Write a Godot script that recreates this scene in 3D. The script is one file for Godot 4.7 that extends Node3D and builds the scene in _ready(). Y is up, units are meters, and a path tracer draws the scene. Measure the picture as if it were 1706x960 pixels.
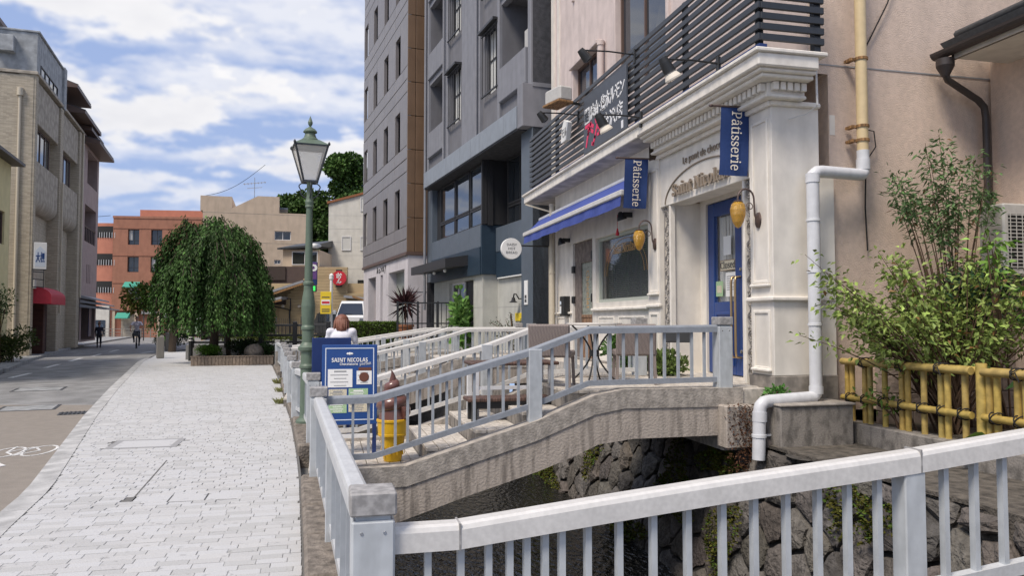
extends Node3D
# Canal street with little footbridges, a blue and white cake shop on the right.
# x to the right (towards the shops), y up, -z along the street. Metres.

class MB:
	# collects triangles; faces are given counter-clockwise as seen from outside
	var v := PackedVector3Array()
	var n := PackedVector3Array()
	var c := PackedColorArray()
	var col := Color.WHITE
	func put(p: Vector3, m: Vector3):
		v.append(p); n.append(m); c.append(col)
	func tri(a: Vector3, b: Vector3, d: Vector3):
		var m := (b - a).cross(d - a)
		if m.length_squared() < 1e-16: return
		m = m.normalized()
		put(a, m); put(d, m); put(b, m)
	func tri_n(a, b, d, na, nb, nd):
		put(a, na); put(d, nd); put(b, nb)
	func quad(a: Vector3, b: Vector3, d: Vector3, e: Vector3):
		tri(a, b, d); tri(a, d, e)
	func quad_out(a, b, d, e, mid: Vector3):
		if (b - a).cross(d - a).dot((a + b + d + e) / 4.0 - mid) < 0: quad(a, e, d, b)
		else: quad(a, b, d, e)
	func tri_out(a, b, d, mid: Vector3):
		if (b - a).cross(d - a).dot((a + b + d) / 3.0 - mid) < 0: tri(a, d, b)
		else: tri(a, b, d)
	func hexa(p: Array):   # 8 corners: bottom ring of 4, top ring of 4
		var mid := Vector3.ZERO
		for q in p: mid += q / 8.0
		for f in [[0, 1, 2, 3], [4, 5, 6, 7], [0, 1, 5, 4], [1, 2, 6, 5], [2, 3, 7, 6], [3, 0, 4, 7]]:
			quad_out(p[f[0]], p[f[1]], p[f[2]], p[f[3]], mid)
	func box(a: Vector3, b: Vector3):
		hexa([Vector3(a.x, a.y, a.z), Vector3(b.x, a.y, a.z), Vector3(b.x, a.y, b.z), Vector3(a.x, a.y, b.z), Vector3(a.x, b.y, a.z), Vector3(b.x, b.y, a.z), Vector3(b.x, b.y, b.z), Vector3(a.x, b.y, b.z)])
	func obox(t: Transform3D, s: Vector3):
		var p := []
		for y in [-0.5, 0.5]:
			for q in [[-0.5, -0.5], [0.5, -0.5], [0.5, 0.5], [-0.5, 0.5]]:
				p.append(t * Vector3(q[0] * s.x, y * s.y, q[1] * s.z))
		hexa(p)
	func bar(a: Vector3, b: Vector3, w: float, h: float):   # a straight bar of w by h between two points
		var d := b - a
		if d.length() < 1e-4: return
		var z := d.normalized()
		var up := Vector3.UP if absf(z.y) < 0.95 else Vector3.RIGHT
		var x := up.cross(z).normalized()
		obox(Transform3D(Basis(x, z.cross(x), z), (a + b) / 2.0), Vector3(w, h, d.length()))
	func bev(t: Transform3D, s: Vector3, b: float):   # chamfered box
		var h := s / 2.0
		var p := func(g: Vector3, ax: int):
			var q := Vector3(g.x * (h.x - b), g.y * (h.y - b), g.z * (h.z - b))
			q[ax] = g[ax] * h[ax]
			return t * q
		var o := t.origin
		for ax in 3:
			var u := (ax + 1) % 3
			var w := (ax + 2) % 3
			for sg in [-1.0, 1.0]:
				var r := []
				for k in [[-1, -1], [1, -1], [1, 1], [-1, 1]]:
					var g := Vector3.ZERO
					g[ax] = sg; g[u] = k[0]; g[w] = k[1]
					r.append(p.call(g, ax))
				quad_out(r[0], r[1], r[2], r[3], o)
			for su in [-1.0, 1.0]:
				for sw in [-1.0, 1.0]:
					var g0 := Vector3.ZERO
					g0[u] = su; g0[w] = sw
					var g1 := g0
					g0[ax] = -1; g1[ax] = 1
					quad_out(p.call(g0, u), p.call(g1, u), p.call(g1, w), p.call(g0, w), o)
		for sx in [-1, 1]:
			for sy in [-1, 1]:
				for sz in [-1, 1]:
					var g := Vector3(sx, sy, sz)
					tri_out(p.call(g, 0), p.call(g, 1), p.call(g, 2), o)
	func bevb(a: Vector3, b: Vector3, r: float):
		bev(Transform3D(Basis(), (a + b) / 2.0), (b - a).abs(), r)
	func tube(pts: Array, r, sides := 8, cap := true):
		var rings := []
		var dirs := []
		var x := Vector3.ZERO
		var m := pts.size()
		for i in m:
			var d: Vector3 = (pts[mini(i + 1, m - 1)] - pts[maxi(i - 1, 0)]).normalized()
			if i == 0:
				x = (Vector3.UP if absf(d.y) < 0.9 else Vector3.RIGHT).cross(d).normalized()
			else:
				x = (x - d * x.dot(d)).normalized()
			var y := d.cross(x)
			var rr: float = r[i] if r is Array else r
			var ring := []
			var dd := []
			for k in sides:
				var a := TAU * k / sides
				var o := x * cos(a) + y * sin(a)
				dd.append(o); ring.append(pts[i] + o * rr)
			rings.append(ring); dirs.append(dd)
		for i in m - 1:
			for k in sides:
				var l := (k + 1) % sides
				tri_n(rings[i][k], rings[i][l], rings[i + 1][l], dirs[i][k], dirs[i][l], dirs[i + 1][l])
				tri_n(rings[i][k], rings[i + 1][l], rings[i + 1][k], dirs[i][k], dirs[i + 1][l], dirs[i + 1][k])
		if cap:
			for k in range(1, sides - 1):
				tri(rings[0][0], rings[0][k + 1], rings[0][k])
				tri(rings[m - 1][0], rings[m - 1][k], rings[m - 1][k + 1])
	func lathe(prof: Array, sides := 16, t := Transform3D(), cap := true, squash := Vector2.ONE):
		for i in prof.size() - 1:
			var p: Vector2 = prof[i]
			var q: Vector2 = prof[i + 1]
			var s := Vector2(q.y - p.y, p.x - q.x).normalized()
			for k in sides:
				var a := TAU * k / sides
				var b := TAU * (k + 1) / sides
				var ca := Vector3(cos(a) * squash.x, 0, -sin(a) * squash.y)
				var cb := Vector3(cos(b) * squash.x, 0, -sin(b) * squash.y)
				var y := Vector3.UP
				var na := (t.basis * (ca * s.x + y * s.y)).normalized()
				var nb := (t.basis * (cb * s.x + y * s.y)).normalized()
				var v0 := t * (ca * p.x + y * p.y)
				var v1 := t * (cb * p.x + y * p.y)
				var v2 := t * (cb * q.x + y * q.y)
				var v3 := t * (ca * q.x + y * q.y)
				if p.x > 1e-5: tri_n(v0, v1, v2, na, nb, nb)
				if q.x > 1e-5: tri_n(v0, v2, v3, na, nb, na)
		if cap:
			for e in [[prof[0], -1.0], [prof[-1], 1.0]]:
				if e[0].x > 1e-4:
					for k in range(1, sides - 1):
						var g := []
						for j in [0, k, k + 1]:
							var a: float = TAU * j / sides
							g.append(t * Vector3(cos(a) * e[0].x * squash.x, e[0].y, -sin(a) * e[0].x * squash.y))
						if e[1] > 0: tri(g[0], g[1], g[2])
						else: tri(g[0], g[2], g[1])
	func ball(o: Vector3, r: Vector3, seg := 10):
		var prof := []
		for i in seg + 1:
			var a := -PI / 2 + PI * i / seg
			prof.append(Vector2(cos(a), sin(a)))
		lathe(prof, seg * 2, Transform3D(Basis.from_scale(r), o), false)
	func prism(poly: Array, z0: float, z1: float, t := Transform3D()):   # polygon in x, y pushed from z0 to z1
		var pp := PackedVector2Array(poly)
		if Geometry2D.is_polygon_clockwise(pp): pp.reverse()
		var ix := Geometry2D.triangulate_polygon(pp)
		for i in range(0, ix.size(), 3):
			var a := pp[ix[i]]
			var b := pp[ix[i + 1]]
			var d := pp[ix[i + 2]]
			if (b - a).cross(d - a) < 0:
				var sw := b
				b = d; d = sw
			tri(t * Vector3(a.x, a.y, z1), t * Vector3(b.x, b.y, z1), t * Vector3(d.x, d.y, z1))
			tri(t * Vector3(a.x, a.y, z0), t * Vector3(d.x, d.y, z0), t * Vector3(b.x, b.y, z0))
		for i in pp.size():
			var a := pp[i]
			var b := pp[(i + 1) % pp.size()]
			quad(t * Vector3(a.x, a.y, z0), t * Vector3(b.x, b.y, z0), t * Vector3(b.x, b.y, z1), t * Vector3(a.x, a.y, z1))
	func flat(poly: Array, y: float):   # level sheet from x, z points
		var pp := PackedVector2Array(poly)
		var ix := Geometry2D.triangulate_polygon(pp)
		for i in range(0, ix.size(), 3):
			var a := Vector3(pp[ix[i]].x, y, pp[ix[i]].y)
			var b := Vector3(pp[ix[i + 1]].x, y, pp[ix[i + 1]].y)
			var d := Vector3(pp[ix[i + 2]].x, y, pp[ix[i + 2]].y)
			if (b - a).cross(d - a).y < 0: tri(a, d, b)
			else: tri(a, b, d)
	func sweep(path: Array, prof: Array):   # closed profile (x sideways, y up) along a path, mitred in plan
		var m := path.size()
		var rings := []
		for i in m:
			var d0: Vector3 = (path[i] - path[maxi(i - 1, 0)])
			var d1: Vector3 = (path[mini(i + 1, m - 1)] - path[i])
			d0.y = 0; d1.y = 0
			if i == 0: d0 = d1
			if i == m - 1: d1 = d0
			var r0 := d0.normalized().cross(Vector3.UP)
			var r1 := d1.normalized().cross(Vector3.UP)
			var r := (r0 + r1).normalized()
			r /= maxf(0.3, r.dot(r0))
			var ring := []
			for q in prof: ring.append(path[i] + r * q.x + Vector3.UP * q.y)
			rings.append(ring)
		var pn := prof.size()
		for i in m - 1:
			var mid := Vector3.ZERO
			for k in pn: mid += (rings[i][k] + rings[i + 1][k]) / (2.0 * pn)
			for k in pn:
				var l := (k + 1) % pn
				quad_out(rings[i][k], rings[i][l], rings[i + 1][l], rings[i + 1][k], mid)
		for e in [[rings[0], path[0] * 2 - path[1]], [rings[m - 1], path[m - 1] * 2 - path[m - 2]]]:
			var mid2: Vector3 = (path[0] + path[1]) / 2.0 if e[0] == rings[0] else (path[m - 1] + path[m - 2]) / 2.0
			for k in range(1, pn - 1): tri_out(e[0][0], e[0][k], e[0][k + 1], mid2)
	func holed(x0: float, x1: float, y0: float, y1: float, z: float, holes: Array, deep: float):   # wall face at z with openings [x0, x1, y0, y1] and their reveals
		var xs := [x0, x1]
		var ys := [y0, y1]
		for h in holes:
			xs.append_array([clampf(h[0], x0, x1), clampf(h[1], x0, x1)]); ys.append_array([clampf(h[2], y0, y1), clampf(h[3], y0, y1)])
		xs.sort(); ys.sort()
		for i in xs.size() - 1:
			for j in ys.size() - 1:
				if xs[i + 1] - xs[i] < 1e-5 or ys[j + 1] - ys[j] < 1e-5: continue
				var mx: float = (xs[i] + xs[i + 1]) / 2
				var my: float = (ys[j] + ys[j + 1]) / 2
				var open := false
				for h in holes:
					if mx > h[0] and mx < h[1] and my > h[2] and my < h[3]: open = true
				if not open: quad(Vector3(xs[i], ys[j], z), Vector3(xs[i + 1], ys[j], z), Vector3(xs[i + 1], ys[j + 1], z), Vector3(xs[i], ys[j + 1], z))
		for h in holes:
			var a := Vector3(h[0], h[2], z)
			var b := Vector3(h[1], h[2], z)
			var d := Vector3(h[1], h[3], z)
			var e := Vector3(h[0], h[3], z)
			var k := Vector3(0, 0, -deep)
			quad(a, a + k, b + k, b); quad(e, d, d + k, e + k); quad(a, e, e + k, a + k); quad(b, b + k, d + k, d)
	func leaf(p: Vector3, d: Vector3, nrm: Vector3, l: float, w: float):   # pointed leaf, slightly folded
		var s := d.cross(nrm).normalized() * w * 0.5
		var m := p + d * l * 0.45
		var tip := p + d * l - nrm * l * 0.12
		var lift := nrm * w * 0.18
		tri(p, m + s + lift, tip)
		tri(p, tip, m - s + lift)
	func mesh() -> ArrayMesh:
		var a := []
		a.resize(Mesh.ARRAY_MAX)
		a[Mesh.ARRAY_VERTEX] = v; a[Mesh.ARRAY_NORMAL] = n; a[Mesh.ARRAY_COLOR] = c
		var m := ArrayMesh.new()
		if v.size() > 0: m.add_surface_from_arrays(Mesh.PRIMITIVE_TRIANGLES, a)
		return m

var rng := RandomNumberGenerator.new()
var names := {}
var M := {}
var tex := {}

func numbered(s: String) -> String:
	names[s] = names.get(s, -1) + 1
	return s if names[s] == 0 else "%s_%03d" % [s, names[s]]

func tag(o: Node3D, label: String, category: String, group := ""):
	o.set_meta("label", label); o.set_meta("category", category)
	if group: o.set_meta("group", group)

func thing(called: String, label: String, category: String, at := Vector3.ZERO, turn := 0.0, group := "") -> Node3D:
	var o := Node3D.new()
	o.name = numbered(called)
	o.position = at
	o.rotation_degrees.y = turn
	tag(o, label, category, group)
	add_child(o)
	return o

func part(parent: Node, called: String, mb, m: String, label := "") -> MeshInstance3D:
	var o := MeshInstance3D.new()
	o.name = called
	o.mesh = mb.mesh() if mb is MB else mb
	o.material_override = M[m]
	if label: o.set_meta("label", label)
	parent.add_child(o, true)
	return o

func put_at(parent: Node, called: String, mesh: Mesh, m: String, t: Transform3D) -> MeshInstance3D:
	var o := part(parent, called, mesh, m)
	o.transform = t
	return o

func struct(called: String, mb, m: String, at := Vector3.ZERO) -> MeshInstance3D:
	var o := MeshInstance3D.new()
	o.name = numbered(called)
	o.mesh = mb.mesh() if mb is MB else mb
	o.material_override = M[m]
	o.position = at
	o.set_meta("kind", "structure")
	add_child(o)
	return o

func copy(o: Node3D, label: String, at: Vector3, turn := 0.0) -> Node3D:
	var r: Node3D = o.duplicate()
	r.name = numbered(str(o.name))
	add_child(r)
	r.position = at
	r.rotation_degrees.y = turn
	r.set_meta("label", label)
	return r

func T(p: Vector3, deg := Vector3.ZERO) -> Transform3D:
	return Transform3D(Basis.from_euler(deg * PI / 180.0), p)

func noise_image(size: int, freq: float, oct: int, seed_: int, lo: float, hi: float, gain := 1.0, kind := FastNoiseLite.TYPE_SIMPLEX_SMOOTH, stretch := Vector2.ONE) -> Image:
	var f := FastNoiseLite.new()
	f.noise_type = kind
	f.seed = seed_
	f.frequency = freq
	f.fractal_octaves = oct
	var im := Image.create(size, size, false, Image.FORMAT_RGB8)
	# tileable through a torus in four noise lookups blended at the seam
	for y in size:
		for x in size:
			var u := x * stretch.x
			var w := y * stretch.y
			var fx := float(x) / size
			var fy := float(y) / size
			var sx := size * stretch.x
			var sy := size * stretch.y
			var a := f.get_noise_2d(u, w)
			if fx > 0.85:
				var b := f.get_noise_2d(u - sx, w)
				a = lerpf(a, b, (fx - 0.85) / 0.15)
			if fy > 0.85:
				var b2 := f.get_noise_2d(u, w - sy)
				if fx > 0.85: b2 = lerpf(b2, f.get_noise_2d(u - sx, w - sy), (fx - 0.85) / 0.15)
				a = lerpf(a, b2, (fy - 0.85) / 0.15)
			var g := lerpf(lo, hi, clampf(a * gain + 0.5, 0.0, 1.0))
			im.set_pixel(x, y, Color(g, g, g))
	return im

func make_textures():
	tex.fine = ImageTexture.create_from_image(noise_image(256, 0.12, 3, 1, 0.9, 1.0))
	tex.mottle = ImageTexture.create_from_image(noise_image(512, 0.012, 5, 2, 0.82, 1.0, 1.3))
	tex.soft = ImageTexture.create_from_image(noise_image(512, 0.01, 5, 3, 0.95, 1.0, 1.2))
	tex.stain = ImageTexture.create_from_image(noise_image(512, 0.02, 5, 4, 0.72, 1.2, 0.9))   # dark blotches; pulled long by its scale
	tex.streak = ImageTexture.create_from_image(noise_image(512, 0.016, 5, 5, 0.945, 1.02, 1.0))
	tex.speck = ImageTexture.create_from_image(noise_image(512, 0.35, 2, 6, 0.8, 1.0, 1.6))
	tex.wood = ImageTexture.create_from_image(noise_image(512, 0.02, 4, 7, 0.6, 1.0, 1.5, FastNoiseLite.TYPE_SIMPLEX_SMOOTH, Vector2(4, 0.35)))
	tex.bfine = ImageTexture.create_from_image(noise_image(256, 0.15, 3, 8, 0.0, 1.0))
	tex.bstucco = ImageTexture.create_from_image(noise_image(512, 0.05, 4, 9, 0.0, 1.0, 1.2))
	tex.brock = ImageTexture.create_from_image(noise_image(512, 0.02, 6, 10, 0.0, 1.0, 1.2))
	tex.bwater = ImageTexture.create_from_image(noise_image(512, 0.02, 4, 11, 0.0, 1.0, 1.1))
	tex.scuff = ImageTexture.create_from_image(noise_image(512, 0.05, 4, 12, 0.8, 2.2, 0.85))   # sparse worn flecks
	tex.gum = ImageTexture.create_from_image(noise_image(512, 0.03, 4, 13, 0.86, 2.0, 0.85))
	# woven cane and fine tile relief are surface grain, not shape
	var cane := Image.create(64, 64, false, Image.FORMAT_RGB8)
	for y in 64:
		for x in 64:
			var cell := ((x / 16) + (y / 8)) % 2
			var g := 0.55 + 0.45 * absf(sin(PI * (x % 16) / 16.0)) if cell == 0 else 0.5 + 0.35 * absf(sin(PI * (y % 8) / 8.0))
			cane.set_pixel(x, y, Color(g, g, g))
	tex.cane = ImageTexture.create_from_image(cane)
	var tile := Image.create(128, 128, false, Image.FORMAT_RGB8)
	for y in 128:
		for x in 128:
			var row := y / 8
			var xx := (x + (row % 2) * 16) % 32
			var g := 0.8 if (y % 8) == 0 or xx == 0 else 0.86 + 0.14 * fposmod(sin(float(row * 37 + ((x + (row % 2) * 16) / 32) * 91)) * 43758.5, 1.0)
			tile.set_pixel(x, y, Color(g, g, g))
	tex.tile = ImageTexture.create_from_image(tile)

func mat(key: String, r: float, g: float, b: float, rough: float, o := {}) -> StandardMaterial3D:
	var m := StandardMaterial3D.new()
	m.resource_name = key
	m.albedo_color = Color(r, g, b).linear_to_srgb()
	m.roughness = rough
	m.metallic = o.get("metal", 0.0)
	m.metallic_specular = o.get("spec", 0.5)
	if o.has("tex"):
		m.albedo_texture = tex[o.tex]
		m.uv1_triplanar = true
		m.uv1_world_triplanar = o.get("world", true)
		var s = o.get("scale", 1.0)
		m.uv1_scale = s if s is Vector3 else Vector3.ONE * s
	if o.has("bump"):
		m.heightmap_enabled = true
		m.heightmap_texture = tex[o.bump]
		m.heightmap_scale = o.get("bs", 1.0)
		m.uv1_triplanar = true
		m.uv1_world_triplanar = o.get("world", true)
		if not o.has("tex"):
			var s2 = o.get("scale", 1.0)
			m.uv1_scale = s2 if s2 is Vector3 else Vector3.ONE * s2
	if o.has("detail"):
		m.detail_enabled = true
		m.detail_albedo = tex[o.detail]
		m.detail_blend_mode = BaseMaterial3D.BLEND_MODE_MUL
		m.detail_uv_layer = BaseMaterial3D.DETAIL_UV_2
		m.uv2_triplanar = true
		m.uv2_world_triplanar = o.get("world", true)
		var s3 = o.get("dscale", 0.3)
		m.uv2_scale = s3 if s3 is Vector3 else Vector3.ONE * s3
	if o.get("vcol", false): m.vertex_color_use_as_albedo = true
	if o.has("coat"):
		m.clearcoat_enabled = true
		m.clearcoat = o.coat
		m.clearcoat_roughness = 0.15
	if o.has("back"):
		m.backlight_enabled = true
		m.backlight = Color(o.back, o.back, o.back)
	if o.has("alpha"):
		m.transparency = BaseMaterial3D.TRANSPARENCY_ALPHA
		m.albedo_color.a = o.alpha
	if o.has("glow"):
		m.emission_enabled = true
		m.emission = m.albedo_color
		m.emission_energy_multiplier = o.glow
	M[key] = m
	return m

func make_materials():
	var V := func(a, b): return Vector3(a, b, a)
	mat("paver", 0.545, 0.55, 0.553, 0.85, {"vcol": true, "tex": "fine", "scale": 3.0, "detail": "gum", "dscale": 0.45, "bump": "bfine", "bs": 0.04})
	mat("joint", 0.16, 0.157, 0.15, 0.95, {"tex": "fine", "scale": 2.0})
	mat("asphalt", 0.33, 0.33, 0.325, 0.92, {"tex": "speck", "scale": 1.6, "detail": "mottle", "dscale": 0.16, "bump": "bfine", "bs": 0.1})
	mat("asphalt_tan", 0.31, 0.275, 0.235, 0.92, {"tex": "speck", "scale": 1.2, "detail": "soft", "dscale": 0.7, "bump": "bfine", "bs": 0.15})
	mat("kerb", 0.36, 0.37, 0.37, 0.85, {"tex": "fine", "scale": 2.0, "detail": "mottle", "dscale": 0.5})
	mat("kerb_pale", 0.55, 0.55, 0.54, 0.85, {"tex": "fine", "scale": 2.0, "detail": "mottle", "dscale": 0.4})
	mat("earth", 0.11, 0.095, 0.07, 0.95, {"tex": "mottle", "scale": 0.5, "bump": "bstucco", "bs": 1.0})
	mat("ground", 0.24, 0.24, 0.235, 0.95, {"tex": "mottle", "scale": 0.2})
	mat("line", 0.72, 0.72, 0.7, 0.8, {"tex": "mottle", "scale": 2.0})
	mat("canal_stone", 0.26, 0.225, 0.19, 0.95, {"tex": "mottle", "scale": 1.2, "detail": "stain", "dscale": 0.7, "bump": "bstucco", "bs": 0.5})
	mat("rock", 0.185, 0.17, 0.155, 0.95, {"vcol": true, "tex": "mottle", "scale": 1.7, "detail": "stain", "dscale": 0.45, "bump": "brock", "bs": 1.5})
	mat("wall_back", 0.03, 0.028, 0.025, 0.95, {"tex": "mottle", "scale": 1.0})
	mat("water", 0.012, 0.012, 0.01, 0.06, {"bump": "bwater", "bs": 2.5, "scale": Vector3(0.8, 0.8, 0.45), "spec": 0.5})
	mat("concrete", 0.53, 0.465, 0.4, 0.93, {"tex": "speck", "scale": 1.1, "detail": "stain", "dscale": V.call(1.0, 0.12), "bump": "bstucco", "bs": 0.2})
	mat("concrete_grey", 0.29, 0.265, 0.235, 0.93, {"tex": "fine", "scale": 1.5, "detail": "stain", "dscale": V.call(0.7, 0.4), "bump": "bstucco", "bs": 0.15})
	mat("concrete_lip", 0.54, 0.49, 0.43, 0.93, {"tex": "speck", "scale": 1.1, "detail": "mottle", "dscale": V.call(1.3, 0.8), "bump": "bstucco", "bs": 0.2})
	mat("rail_white", 0.68, 0.665, 0.635, 0.36, {"tex": "soft", "scale": 0.9, "detail": "soft", "dscale": 5.0})
	mat("rail_pale", 0.57, 0.585, 0.595, 0.4, {"tex": "soft", "scale": 0.9, "detail": "soft", "dscale": 5.0})
	mat("rail_grey", 0.3, 0.325, 0.36, 0.4, {"tex": "soft", "scale": 0.9, "detail": "soft", "dscale": 4.0})
	mat("rail_bar", 0.38, 0.41, 0.44, 0.45, {"tex": "soft", "scale": 2.0})
	mat("post_pale", 0.5, 0.53, 0.55, 0.42, {"tex": "soft", "scale": 1.6, "detail": "streak", "dscale": V.call(1.2, 0.35)})
	mat("post_cap", 0.38, 0.37, 0.36, 0.6, {"tex": "mottle", "scale": 3.0})
	mat("ledge_concrete", 0.14, 0.122, 0.1, 0.95, {"tex": "mottle", "scale": 1.2, "detail": "stain", "dscale": 0.6, "bump": "bstucco", "bs": 0.5})
	mat("deck_tile", 0.62, 0.57, 0.5, 0.8, {"tex": "mottle", "scale": 1.5, "bump": "bfine", "bs": 0.05})
	mat("lamp_green", 0.115, 0.16, 0.115, 0.5, {"tex": "soft", "scale": 2.0, "detail": "streak", "dscale": V.call(1.5, 0.4)})
	mat("lamp_dark", 0.04, 0.045, 0.05, 0.45)
	mat("lamp_glass", 0.85, 0.8, 0.7, 0.4, {"alpha": 0.55})
	mat("sign_blue", 0.012, 0.062, 0.24, 0.45, {"tex": "soft", "scale": 1.0})
	mat("sign_navy", 0.01, 0.03, 0.13, 0.45, {"tex": "soft", "scale": 1.0})
	mat("print_white", 0.78, 0.78, 0.76, 0.7)
	mat("print_pale", 0.62, 0.68, 0.76, 0.6)
	mat("print_dark", 0.06, 0.06, 0.06, 0.7)
	mat("print_grey", 0.3, 0.3, 0.3, 0.7)
	mat("print_green", 0.42, 0.62, 0.36, 0.7, {"tex": "mottle", "scale": 9.0})
	mat("print_cream", 0.72, 0.66, 0.5, 0.7, {"tex": "mottle", "scale": 9.0})
	mat("print_brown", 0.16, 0.055, 0.03, 0.6, {"tex": "mottle", "scale": 12.0})
	mat("chocolate", 0.16, 0.07, 0.055, 0.28, {"tex": "soft", "scale": 3.0, "coat": 0.4})
	mat("cone_yellow", 0.72, 0.42, 0.012, 0.4, {"tex": "soft", "scale": 2.0})
	mat("wood_table", 0.15, 0.085, 0.065, 0.6, {"tex": "wood", "scale": Vector3(1, 1, 4)})
	mat("white_metal", 0.72, 0.73, 0.74, 0.45, {"tex": "soft", "scale": 2.0})
	mat("black_metal", 0.018, 0.019, 0.02, 0.45)
	mat("dark_metal", 0.05, 0.052, 0.055, 0.5, {"tex": "soft", "scale": 1.0})
	mat("cane", 0.36, 0.295, 0.265, 0.7, {"tex": "cane", "scale": 16.0, "bump": "cane", "bs": 0.1})
	# cake shop
	mat("cream", 0.8, 0.755, 0.68, 0.6, {"tex": "soft", "scale": 0.5, "detail": "soft", "dscale": V.call(0.7, 0.2)})
	mat("cream_cornice", 0.84, 0.795, 0.715, 0.6, {"tex": "soft", "scale": 0.6, "detail": "streak", "dscale": V.call(0.9, 0.5)})
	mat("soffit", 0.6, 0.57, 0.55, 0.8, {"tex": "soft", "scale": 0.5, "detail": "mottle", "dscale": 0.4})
	mat("plinth", 0.3, 0.27, 0.235, 0.9, {"tex": "mottle", "scale": 1.0, "detail": "streak", "dscale": V.call(1.0, 0.3)})
	mat("pink", 0.7, 0.555, 0.45, 0.9, {"tex": "soft", "scale": 1.7, "detail": "soft", "dscale": V.call(0.35, 0.1), "bump": "bstucco", "bs": 0.2})
	mat("pink_pale", 0.66, 0.56, 0.52, 0.9, {"tex": "soft", "scale": 0.4, "detail": "streak", "dscale": V.call(0.4, 0.1), "bump": "bstucco", "bs": 0.1})
	mat("slat", 0.03, 0.034, 0.04, 0.38, {"tex": "soft", "scale": 1.5, "detail": "streak", "dscale": 1.2})
	mat("board_grey", 0.075, 0.085, 0.105, 0.5, {"tex": "soft", "scale": 0.8})
	mat("letter_white", 0.8, 0.8, 0.8, 0.6)
	mat("letter_pink", 0.75, 0.045, 0.13, 0.6)
	mat("letter_bronze", 0.27, 0.22, 0.17, 0.5)
	mat("letter_gold", 0.6, 0.34, 0.12, 0.4)
	mat("letter_cream", 0.72, 0.66, 0.56, 0.7)
	mat("banner", 0.012, 0.04, 0.155, 0.75, {"tex": "soft", "scale": 3.0, "back": 0.15})
	mat("awning", 0.055, 0.088, 0.34, 0.8, {"tex": "soft", "scale": 1.2, "detail": "streak", "dscale": 0.6, "back": 0.3})
	mat("door_blue", 0.012, 0.052, 0.22, 0.4, {"tex": "soft", "scale": 1.5, "coat": 0.2})
	mat("wood_door", 0.45, 0.26, 0.15, 0.75, {"tex": "wood", "scale": Vector3(5, 0.7, 5), "detail": "mottle", "dscale": 0.8})
	mat("wood_grey", 0.33, 0.27, 0.235, 0.8, {"tex": "wood", "scale": Vector3(5, 0.7, 5), "detail": "mottle", "dscale": 0.9})
	mat("iron", 0.3, 0.28, 0.26, 0.55, {"tex": "mottle", "scale": 4.0})
	mat("bronze", 0.12, 0.085, 0.075, 0.45, {"tex": "soft", "scale": 4.0, "metal": 0.4})
	mat("brass", 0.5, 0.36, 0.2, 0.3, {"metal": 0.8})
	mat("amber", 0.78, 0.42, 0.015, 0.08, {"tex": "stain", "scale": 7.0, "bump": "bstucco", "bs": 0.3, "spec": 0.8, "coat": 1.0, "back": 0.8})
	mat("curtain", 0.55, 0.55, 0.52, 0.85)
	mat("pane", 0.9, 0.95, 0.95, 0.02, {"alpha": 0.06})
	mat("glass_dark", 0.018, 0.022, 0.026, 0.04, {"spec": 0.8})
	mat("glass_sky", 0.05, 0.06, 0.075, 0.03, {"spec": 1.0, "metal": 0.35})
	mat("inside", 0.025, 0.025, 0.024, 0.9)
	mat("blind", 0.09, 0.1, 0.1, 0.5)
	mat("frame_sage", 0.4, 0.43, 0.38, 0.5)
	mat("frame_dark", 0.03, 0.03, 0.032, 0.45)
	mat("frame_brown", 0.11, 0.07, 0.055, 0.5)
	mat("frame_white", 0.66, 0.66, 0.66, 0.5)
	mat("pipe_white", 0.68, 0.69, 0.71, 0.38, {"tex": "soft", "scale": 1.5, "detail": "streak", "dscale": V.call(0.9, 0.3)})
	mat("pipe_tan", 0.66, 0.52, 0.3, 0.45, {"tex": "soft", "scale": 1.5})
	mat("pipe_cream", 0.55, 0.49, 0.38, 0.5, {"tex": "soft", "scale": 1.5})
	mat("eave_brown", 0.045, 0.036, 0.034, 0.5, {"tex": "soft", "scale": 2.0})
	mat("roof_tile", 0.05, 0.055, 0.06, 0.5, {"tex": "mottle", "scale": 2.0})
	mat("bamboo", 0.62, 0.45, 0.125, 0.5, {"vcol": true, "tex": "soft", "scale": 2.0, "detail": "mottle", "dscale": 1.4})
	mat("cord", 0.02, 0.018, 0.018, 0.9)
	mat("block", 0.33, 0.265, 0.225, 0.92, {"tex": "mottle", "scale": 1.0, "bump": "bstucco", "bs": 0.15})
	mat("unit_white", 0.5, 0.49, 0.46, 0.5, {"tex": "soft", "scale": 2.0})
	# other buildings
	mat("grey_wall", 0.175, 0.175, 0.19, 0.85, {"tex": "soft", "scale": 0.3, "detail": "streak", "dscale": V.call(0.3, 0.06), "bump": "bstucco", "bs": 0.1})
	mat("grey_light", 0.235, 0.24, 0.265, 0.8, {"tex": "soft", "scale": 0.4, "detail": "streak", "dscale": V.call(0.4, 0.08)})
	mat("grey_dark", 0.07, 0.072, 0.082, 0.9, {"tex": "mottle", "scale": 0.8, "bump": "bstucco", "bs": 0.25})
	mat("band_blue", 0.25, 0.28, 0.315, 0.4, {"tex": "soft", "scale": 0.4, "detail": "streak", "dscale": V.call(0.4, 0.2)})
	mat("spandrel", 0.105, 0.13, 0.16, 0.4, {"tex": "soft", "scale": 0.4})
	mat("navy", 0.022, 0.042, 0.066, 0.45, {"tex": "soft", "scale": 0.5})
	mat("pale_wall", 0.5, 0.5, 0.455, 0.85, {"tex": "soft", "scale": 0.4, "detail": "streak", "dscale": V.call(0.4, 0.1)})
	mat("fascia_grey", 0.22, 0.205, 0.205, 0.42, {"vcol": true, "tex": "soft", "scale": 0.25, "detail": "streak", "dscale": V.call(0.3, 0.08)})
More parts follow.
